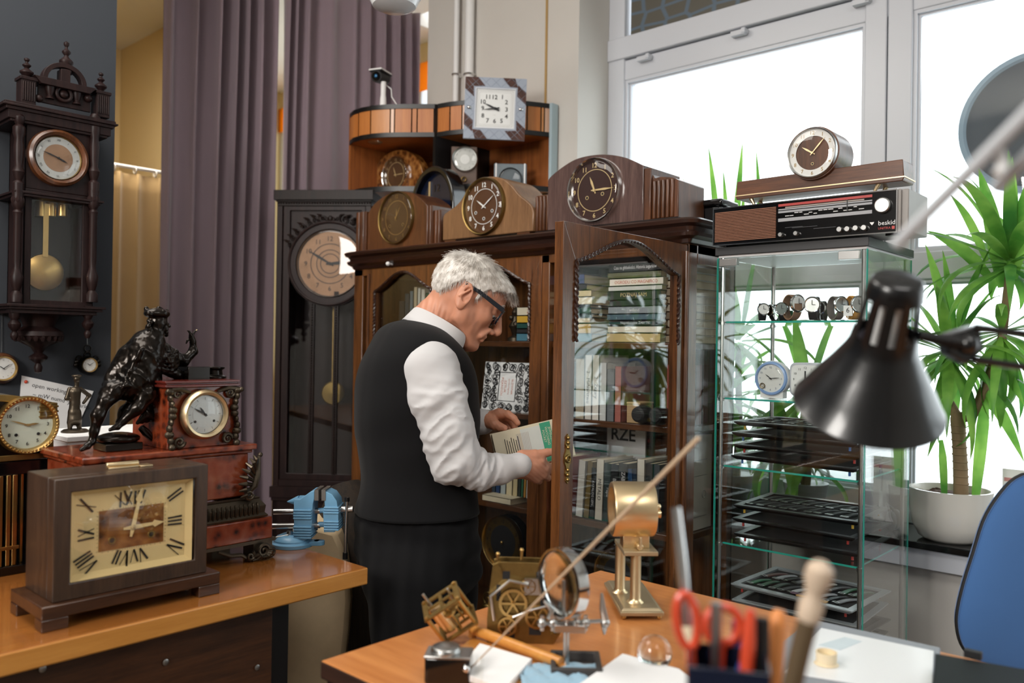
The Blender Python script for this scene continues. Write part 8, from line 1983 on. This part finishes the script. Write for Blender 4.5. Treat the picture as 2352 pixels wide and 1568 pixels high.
m = MB(); m.T = Tm; m.cyl((-.012, 0, -.024), (-.012, 0, .024), .014, n=20); m.build('barrel', 'gold', t)
for x, y, r_ in ((.014, .005, .016), (.004, -.012, .012), (.018, .016, .009)):
    m = MB(); m.T = Tm; m.cyl((x, y, .005 + r_ * .2), (x, y, .008 + r_ * .2), r_, n=28); m.cyl((x, y, -.028), (x, y, .028), .002, n=8); m.build('gear', 'brass', t)
m = MB(); m.T = Tm; m.cyl((-.02, .01, .028), (-.02, .01, .055), .0025, n=8); m.cyl((.02, -.01, .028), (.024, -.012, .05), .002, n=8); m.build('arbor_tip', 'steel', t)
def slab(name, lab, cat, pts, h_, mat, z0=0.0, bevel=.001, extra=None):
    P = [dk(*p) for p in pts]; c = sum(P, Vector()) / len(P)
    m = MB(); m.prism([(q_.x - c.x, q_.y - c.y, z0) for q_ in P], (0, 0, h_)); o = m.build(name, mat, bevel=bevel); o.location = (c.x, c.y, DZ + .0005); return tag(o, lab, cat)
t = thing('wooden_tray', 'shallow light wooden tray with a raised rail behind the white note pad', 'tray', tuple(dk(1180, 1520)))
ti = wmat(t).inverted()
P = [ti @ dk(*p) for p in ((1085, 1468), (1290, 1548), (1262, 1640), (1010, 1540))]
m = MB(); m.prism([(q_.x, q_.y, 0) for q_ in P], (0, 0, .006)); m.build('tray_base', 'desk_edge', t, bevel=.001)
m = MB(); a, b_ = P[0], P[1]; m.tube([(a.x, a.y, .018), (b_.x, b_.y, .018)], .009, 14); d_ = (b_ - a).normalized() * .0; m.box(0, .0001, 0, .0001, 0, .0001)
for q_ in (a, b_): m.cyl((q_.x, q_.y, .004), (q_.x, q_.y, .016), .007, n=10)
m.build('rail', 'desk_edge', t)
def padz(pts, z0, h_, name, lab, cat, mat):
    P = [PZ(p[0], p[1], DZ + z0 + h_) for p in pts]; c = sum(P, Vector()) / len(P); m = MB(); m.prism([(q_.x - c.x, q_.y - c.y, 0) for q_ in P], (0, 0, h_)); o = m.build(name, mat, bevel=.0006); o.location = (c.x, c.y, DZ + z0); return tag(o, lab, cat)
padz(((1102, 1476), (1222, 1512), (1160, 1580), (1050, 1540)), .0065, .010, 'note_pad', 'white note pad on the wooden tray, left of centre of the desk', 'note pad', 'paper')
padz(((1430, 1500), (1560, 1535), (1640, 1600), (1330, 1570)), .0005, .018, 'paper_block', 'thick white block of paper at the bottom edge, beside the crystal ball', 'paper', 'paper')
m = MB(); N = 16; c = dk(1290, 1560); vs = []
rn = random.Random(6)
for i in range(N + 1):
    for j in range(N + 1):
        u, v = i / N - .5, j / N - .5; vs.append((u * .13, v * .09, .004 + .010 * abs(math.sin(u * 13 + v * 5)) * math.cos(v * 3) + .006 * math.sin(v * 16 + u * 4) ** 2 * (1 - abs(u))))
m.add(vs, [(i * (N + 1) + j, i * (N + 1) + j + 1, (i + 1) * (N + 1) + j + 1, (i + 1) * (N + 1) + j) for i in range(N) for j in range(N)]); o = m.build('cleaning_cloth', fabric('blue_cloth', '8fb0c4', .1, 300), sharp=80); o.location = (c.x, c.y, DZ + .001); o.rotation_euler = (0, 0, R(45)); tag(o, 'crumpled pale blue cloth at the bottom edge beside the magnifier base', 'cloth'); s_ = o.modifiers.new('t', 'SOLIDIFY'); s_.thickness = .001
p = dk(1503, 1540); m = MB(); m.sph((0, 0, .029), .028, 0, 32, 20); o = m.build('glass_ball', 'lens'); o.location = (p.x, p.y, DZ + .0); tag(o, 'clear glass ball on the desk behind the white paper block', 'ball')
p = dk(1030, 1570); t = thing('black_gauge', 'small black box gauge with a steel rim left of the note pad', 'gauge', (p.x - .01, p.y + .01, DZ), R(38))
m = MB(); m.box(-.035, .035, -.022, .022, 0, .042); m.build('body', 'blackgloss', t, bevel=.004)
m = MB(); m.lathe([(.022, 0), (.024, .004), (.022, .010), (.018, .012), (.0001, .012)], 28, 0, (-.005, 0, .042), caps=False); m.box(-.036, .036, -.023, .023, .040, .044); m.build('steel_top', 'steel', t, bevel=.001)
m = MB(); m.sph((.03, -.024, .028), .006); m.build('button', 'chrome', t)
p = dk(1092, 1590); m = MB(); m.tube([(0, 0, .004), (.005, 0, .02), (.0, .01, .05)], [.011, .008, .005], 12); o = m.build('glass_stopper', 'domeglass'); o.location = (p.x, p.y, DZ); tag(o, 'small clear stopper beside the black gauge', 'stopper')
r0, r1 = PZ(1080, 1535, DZ + .02), PD(1605, 1005, .98)
m = MB(); m.cyl((0, 0, 0), tuple(r1 - r0), .0010, .0031, n=12); o = m.build('pointer_rod', plain('beige_rod', 'c3ab90', .4), None); o.location = r0; tag(o, 'long thin beige rod slanting up from the tray across the brass instrument', 'rod')
pc = PD(1672, 1520, .72); pc = Vector((pc.x, pc.y, DZ))
PDp = .72
t = thing('tool_pot', 'dark navy rectangular pot full of tools at the bottom edge of the desk', 'pot', tuple(pc), R(28))
ti = wmat(t).inverted(); ztop = PD(1660, 1508, PDp).z - DZ
wl_, wr_ = (ti @ PD(1590, 1508, PDp - .0)).x, (ti @ PD(1762, 1555, PDp - .02)).x
hwx = .034; m = MB(); m.ring([(-hwx, -.03, 0), (hwx, -.03, 0), (hwx, .03, 0), (-hwx, .03, 0)], [(-hwx + .003, -.027, 0), (hwx - .003, -.027, 0), (hwx - .003, .027, 0), (-hwx + .003, .027, 0)], (0, 0, ztop)); m.box(-hwx + .001, hwx - .001, -.029, .029, 0, .004); m.build('pot_body', 'navy', t, bevel=.002)
zb_ = DZ + .008
def inpot(px, py, D, mat, name, lab, cat, r0_, r1_, off=(0, 0), parts=None, zb2=None):
    tp_ = PD(px, py, D); bt = Vector((pc.x + off[0], pc.y + off[1], zb_)); m = MB(); L_ = tp_ - bt
    if parts is None: m.cyl((0, 0, 0), tuple(L_), r0_, r1_); o = m.build(name, mat); o.location = bt; return tag(o, lab, cat)
    t_ = thing(name, lab, cat, tuple(bt))
    for pn, mt, prof in parts:
        m = MB(); m.tube([tuple(L_ * u) for u, r_ in prof], [r_ for u, r_ in prof], 14); m.build(pn, mt, t_)
    return t_
inpot(1551, 1165, .80, None, 'paint_brush', 'long brush with a steel ferrule and pale wooden handle standing in the navy pot', 'brush', 0, 0, (-.012, .012), [('wooden_handle', 'cream', [(0, .003), (.4, .0045), (.70, .0052)]), ('ferrule', 'chrome', [(.70, .0055), (.86, .0062), (1.0, .005)])])
inpot(1888, 1290, .66, None, 'mallet_handle', 'dark brown handle with a pale round knob leaning out of the navy pot', 'tool', 0, 0, (.008, -.008), [('shaft', plain('olive_wood', '5d4d38', .45, coat=.2), [(0, .006), (.5, .0082), (.86, .0082)]), ('knob', plain('pale_wood', 'cdb8a2', .5), [(.86, .0092), (.90, .0098), (.915, .007), (.93, .0076), (.96, .0112), (.985, .0104), (1.0, .005)])])
inpot(1870, 1385, .70, None, 'wooden_stick', 'thin pale stick behind the dark handle', 'stick', 0, 0, (.012, .0), [('shaft', 'cream', [(0, .004), (.9, .0045)]), ('tip', 'white', [(.9, .006), (1.0, .004)])])
inpot(1752, 1420, .74, None, 'pliers', 'black-handled pliers standing in the navy pot', 'pliers', 0, 0, (.008, .014), [('handle', 'blackmatte', [(0, .004), (.5, .006), (.9, .008), (1.0, .006)])])
inpot(1700, 1415, .75, None, 'blue_pen', 'blue pen standing in the middle of the navy pot', 'pen', 0, 0, (-.004, .016), [('barrel', cmat('2450a8'), [(0, .004), (.9, .004), (1.0, .003)])])
inpot(1690, 1425, .76, None, 'pink_pen', 'pink-capped pen beside the blue pen in the navy pot', 'pen', 0, 0, (-.008, .018), [('barrel', cmat('d8508a'), [(0, .0035), (1.0, .0035)])])
inpot(1790, 1400, .76, None, 'screwdriver', 'orange and clear handled screwdriver standing in the navy pot', 'screwdriver', 0, 0, (.012, .012), [('shank', 'steel', [(0, .002), (.6, .002)]), ('handle', cmat('d98a4a'), [(.6, .006), (.8, .009), (.97, .008), (1.0, .005)])])
inpot(1645, 1385, .74, None, 'tweezers', 'grey metal tweezers with a dull tip in the navy pot', 'tweezers', 0, 0, (-.012, .006), [('arms', 'steel', [(0, .002), (.6, .005), (1.0, .005)])])
inpot(1725, 1400, .73, None, 'red_marker', 'orange-red marker standing behind the scissors in the navy pot', 'marker', 0, 0, (.0, .006), [('barrel', 'redplastic', [(0, .005), (.9, .0065), (1.0, .004)])])
def scissors(lab, loops, D, off):
    t_ = thing('scissors', lab, 'scissors', (pc.x + off[0], pc.y + off[1], zb_))
    b0 = Vector((pc.x + off[0], pc.y + off[1], zb_))
    for k, (cx_, cy_, rx, ry, ang) in enumerate(loops):
        pts = []
        for i in range(29):
            a = 2 * PI * i / 28; x, y = rx * math.cos(a), ry * math.sin(a); ca, sa = math.cos(ang), math.sin(ang)
            pts.append(tuple(PD(cx_ + x * ca - y * sa, cy_ + x * sa + y * ca, D) - b0))
        m = MB(); m.tube(pts, .0042, 8, caps=False)
        ex_ = min(pts, key=lambda p: p[2]); m.tube([ex_, tuple((Vector(ex_) * .6 + Vector((0, 0, .0)))), (0, 0, .04)], [.0045, .005, .004], 8); m.build('handle', 'redplastic', t_)
        m = MB(); m.prism([(-.004 + k * .004, 0, .05), (.002 + k * .004, 0, .05), (0, 0, 0)], (0, .0015, 0)); m.build('blade', 'steel', t_)
scissors('orange-red handled scissors with the tall oval loop, left in the navy pot', [(1578, 1425, 24, 62, -.12), (1660, 1435, 40, 42, .3)], .745, (-.016, -.004))
t = thing('light_table', 'grey-framed tracing board with a white top on the right of the desk', 'tracing board', tuple(dk(2000, 1520)))
ti = wmat(t).inverted(); h_ = .018
Z1 = DZ + h_
P = [ti @ PZ(*p, Z1) for p in ((1862, 1422), (2300, 1500), (2200, 1680), (1700, 1560))]
I_ = [ti @ PZ(*p, Z1) for p in ((1886, 1444), (2145, 1497), (2140, 1600), (1800, 1545))]
P2 = [ti @ PZ(*p, Z1) for p in ((1858, 1420), (2160, 1486), (2155, 1640), (1700, 1560))]
m = MB(); m.prism([(q_.x, q_.y, 0) for q_ in P2], (0, 0, h_)); m.build('frame', plain('frame_grey', '8a8f96', .5), t, bevel=.002)
m = MB(); m.prism([(q_.x, q_.y, h_ + .0002) for q_ in I_], (0, 0, .002)); m.build('white_panel', plain('panel_white', 'eceef0', .3, coat=.3), t, bevel=.0005)
c = PZ(1898, 1525, Z1 + .002); t = thing('wax_cup', 'small cream cup standing on the white tracing board', 'cup', tuple(c)); m = MB(); m.lathe([(.015, 0), (.019, .001), (.0155, .003), (.0165, .020), (.0145, .020), (.013, .004), (.0001, .004)], 28, 0, caps=False); m.build('cup_body', plain('cream_plastic', 'ead9b8', .5), t)
m = MB(); m.lathe([(.0001, .004), (.013, .004), (.0135, .012), (.0001, .012)], 20, 0, caps=False); m.build('contents', plain('wax', 'd8c490', .5), t)
padz(((1940, 1462), (1980, 1472), (1930, 1492), (1880, 1480)), h_ + .0022, .0008, 'clear_sheet', 'thin clear sheet at the back corner of the tracing board', 'sheet', cmat('c9d6dc'))
t = thing('black_case', 'black case with a blueish glossy edge at the bottom right corner of the photo', 'case', tuple(PZ(2260, 1530, DZ)))
ti = wmat(t).inverted(); P = [ti @ PZ(*p, DZ + .05) for p in ((2148, 1500), (2420, 1548), (2500, 1800), (2135, 1700))]
m = MB(); m.prism([(q_.x, q_.y, 0) for q_ in P], (0, 0, .045)); m.build('body', plain('case_black', '0a0c0e', .5, spec=.2), t, bevel=.003)
m = MB(); m.prism([(q_.x, q_.y, .0455) for q_ in P], (0, 0, .005)); m.build('lid', plain('case_lid', '080b0d', .5, spec=.15), t, bevel=.002)
m = MB(); q_ = ti @ PZ(2235, 1508, DZ + .05); m.box(q_.x - .012, q_.x + .012, q_.y - .006, q_.y + .006, .048, .060); m.build('latch', 'blackmatte', t, bevel=.001)
padz(((1770, 1540), (1850, 1550), (1840, 1600), (1740, 1590)), .0005, .004, 'white_card', 'small white card beside the navy pot at the bottom edge', 'card', 'paper')
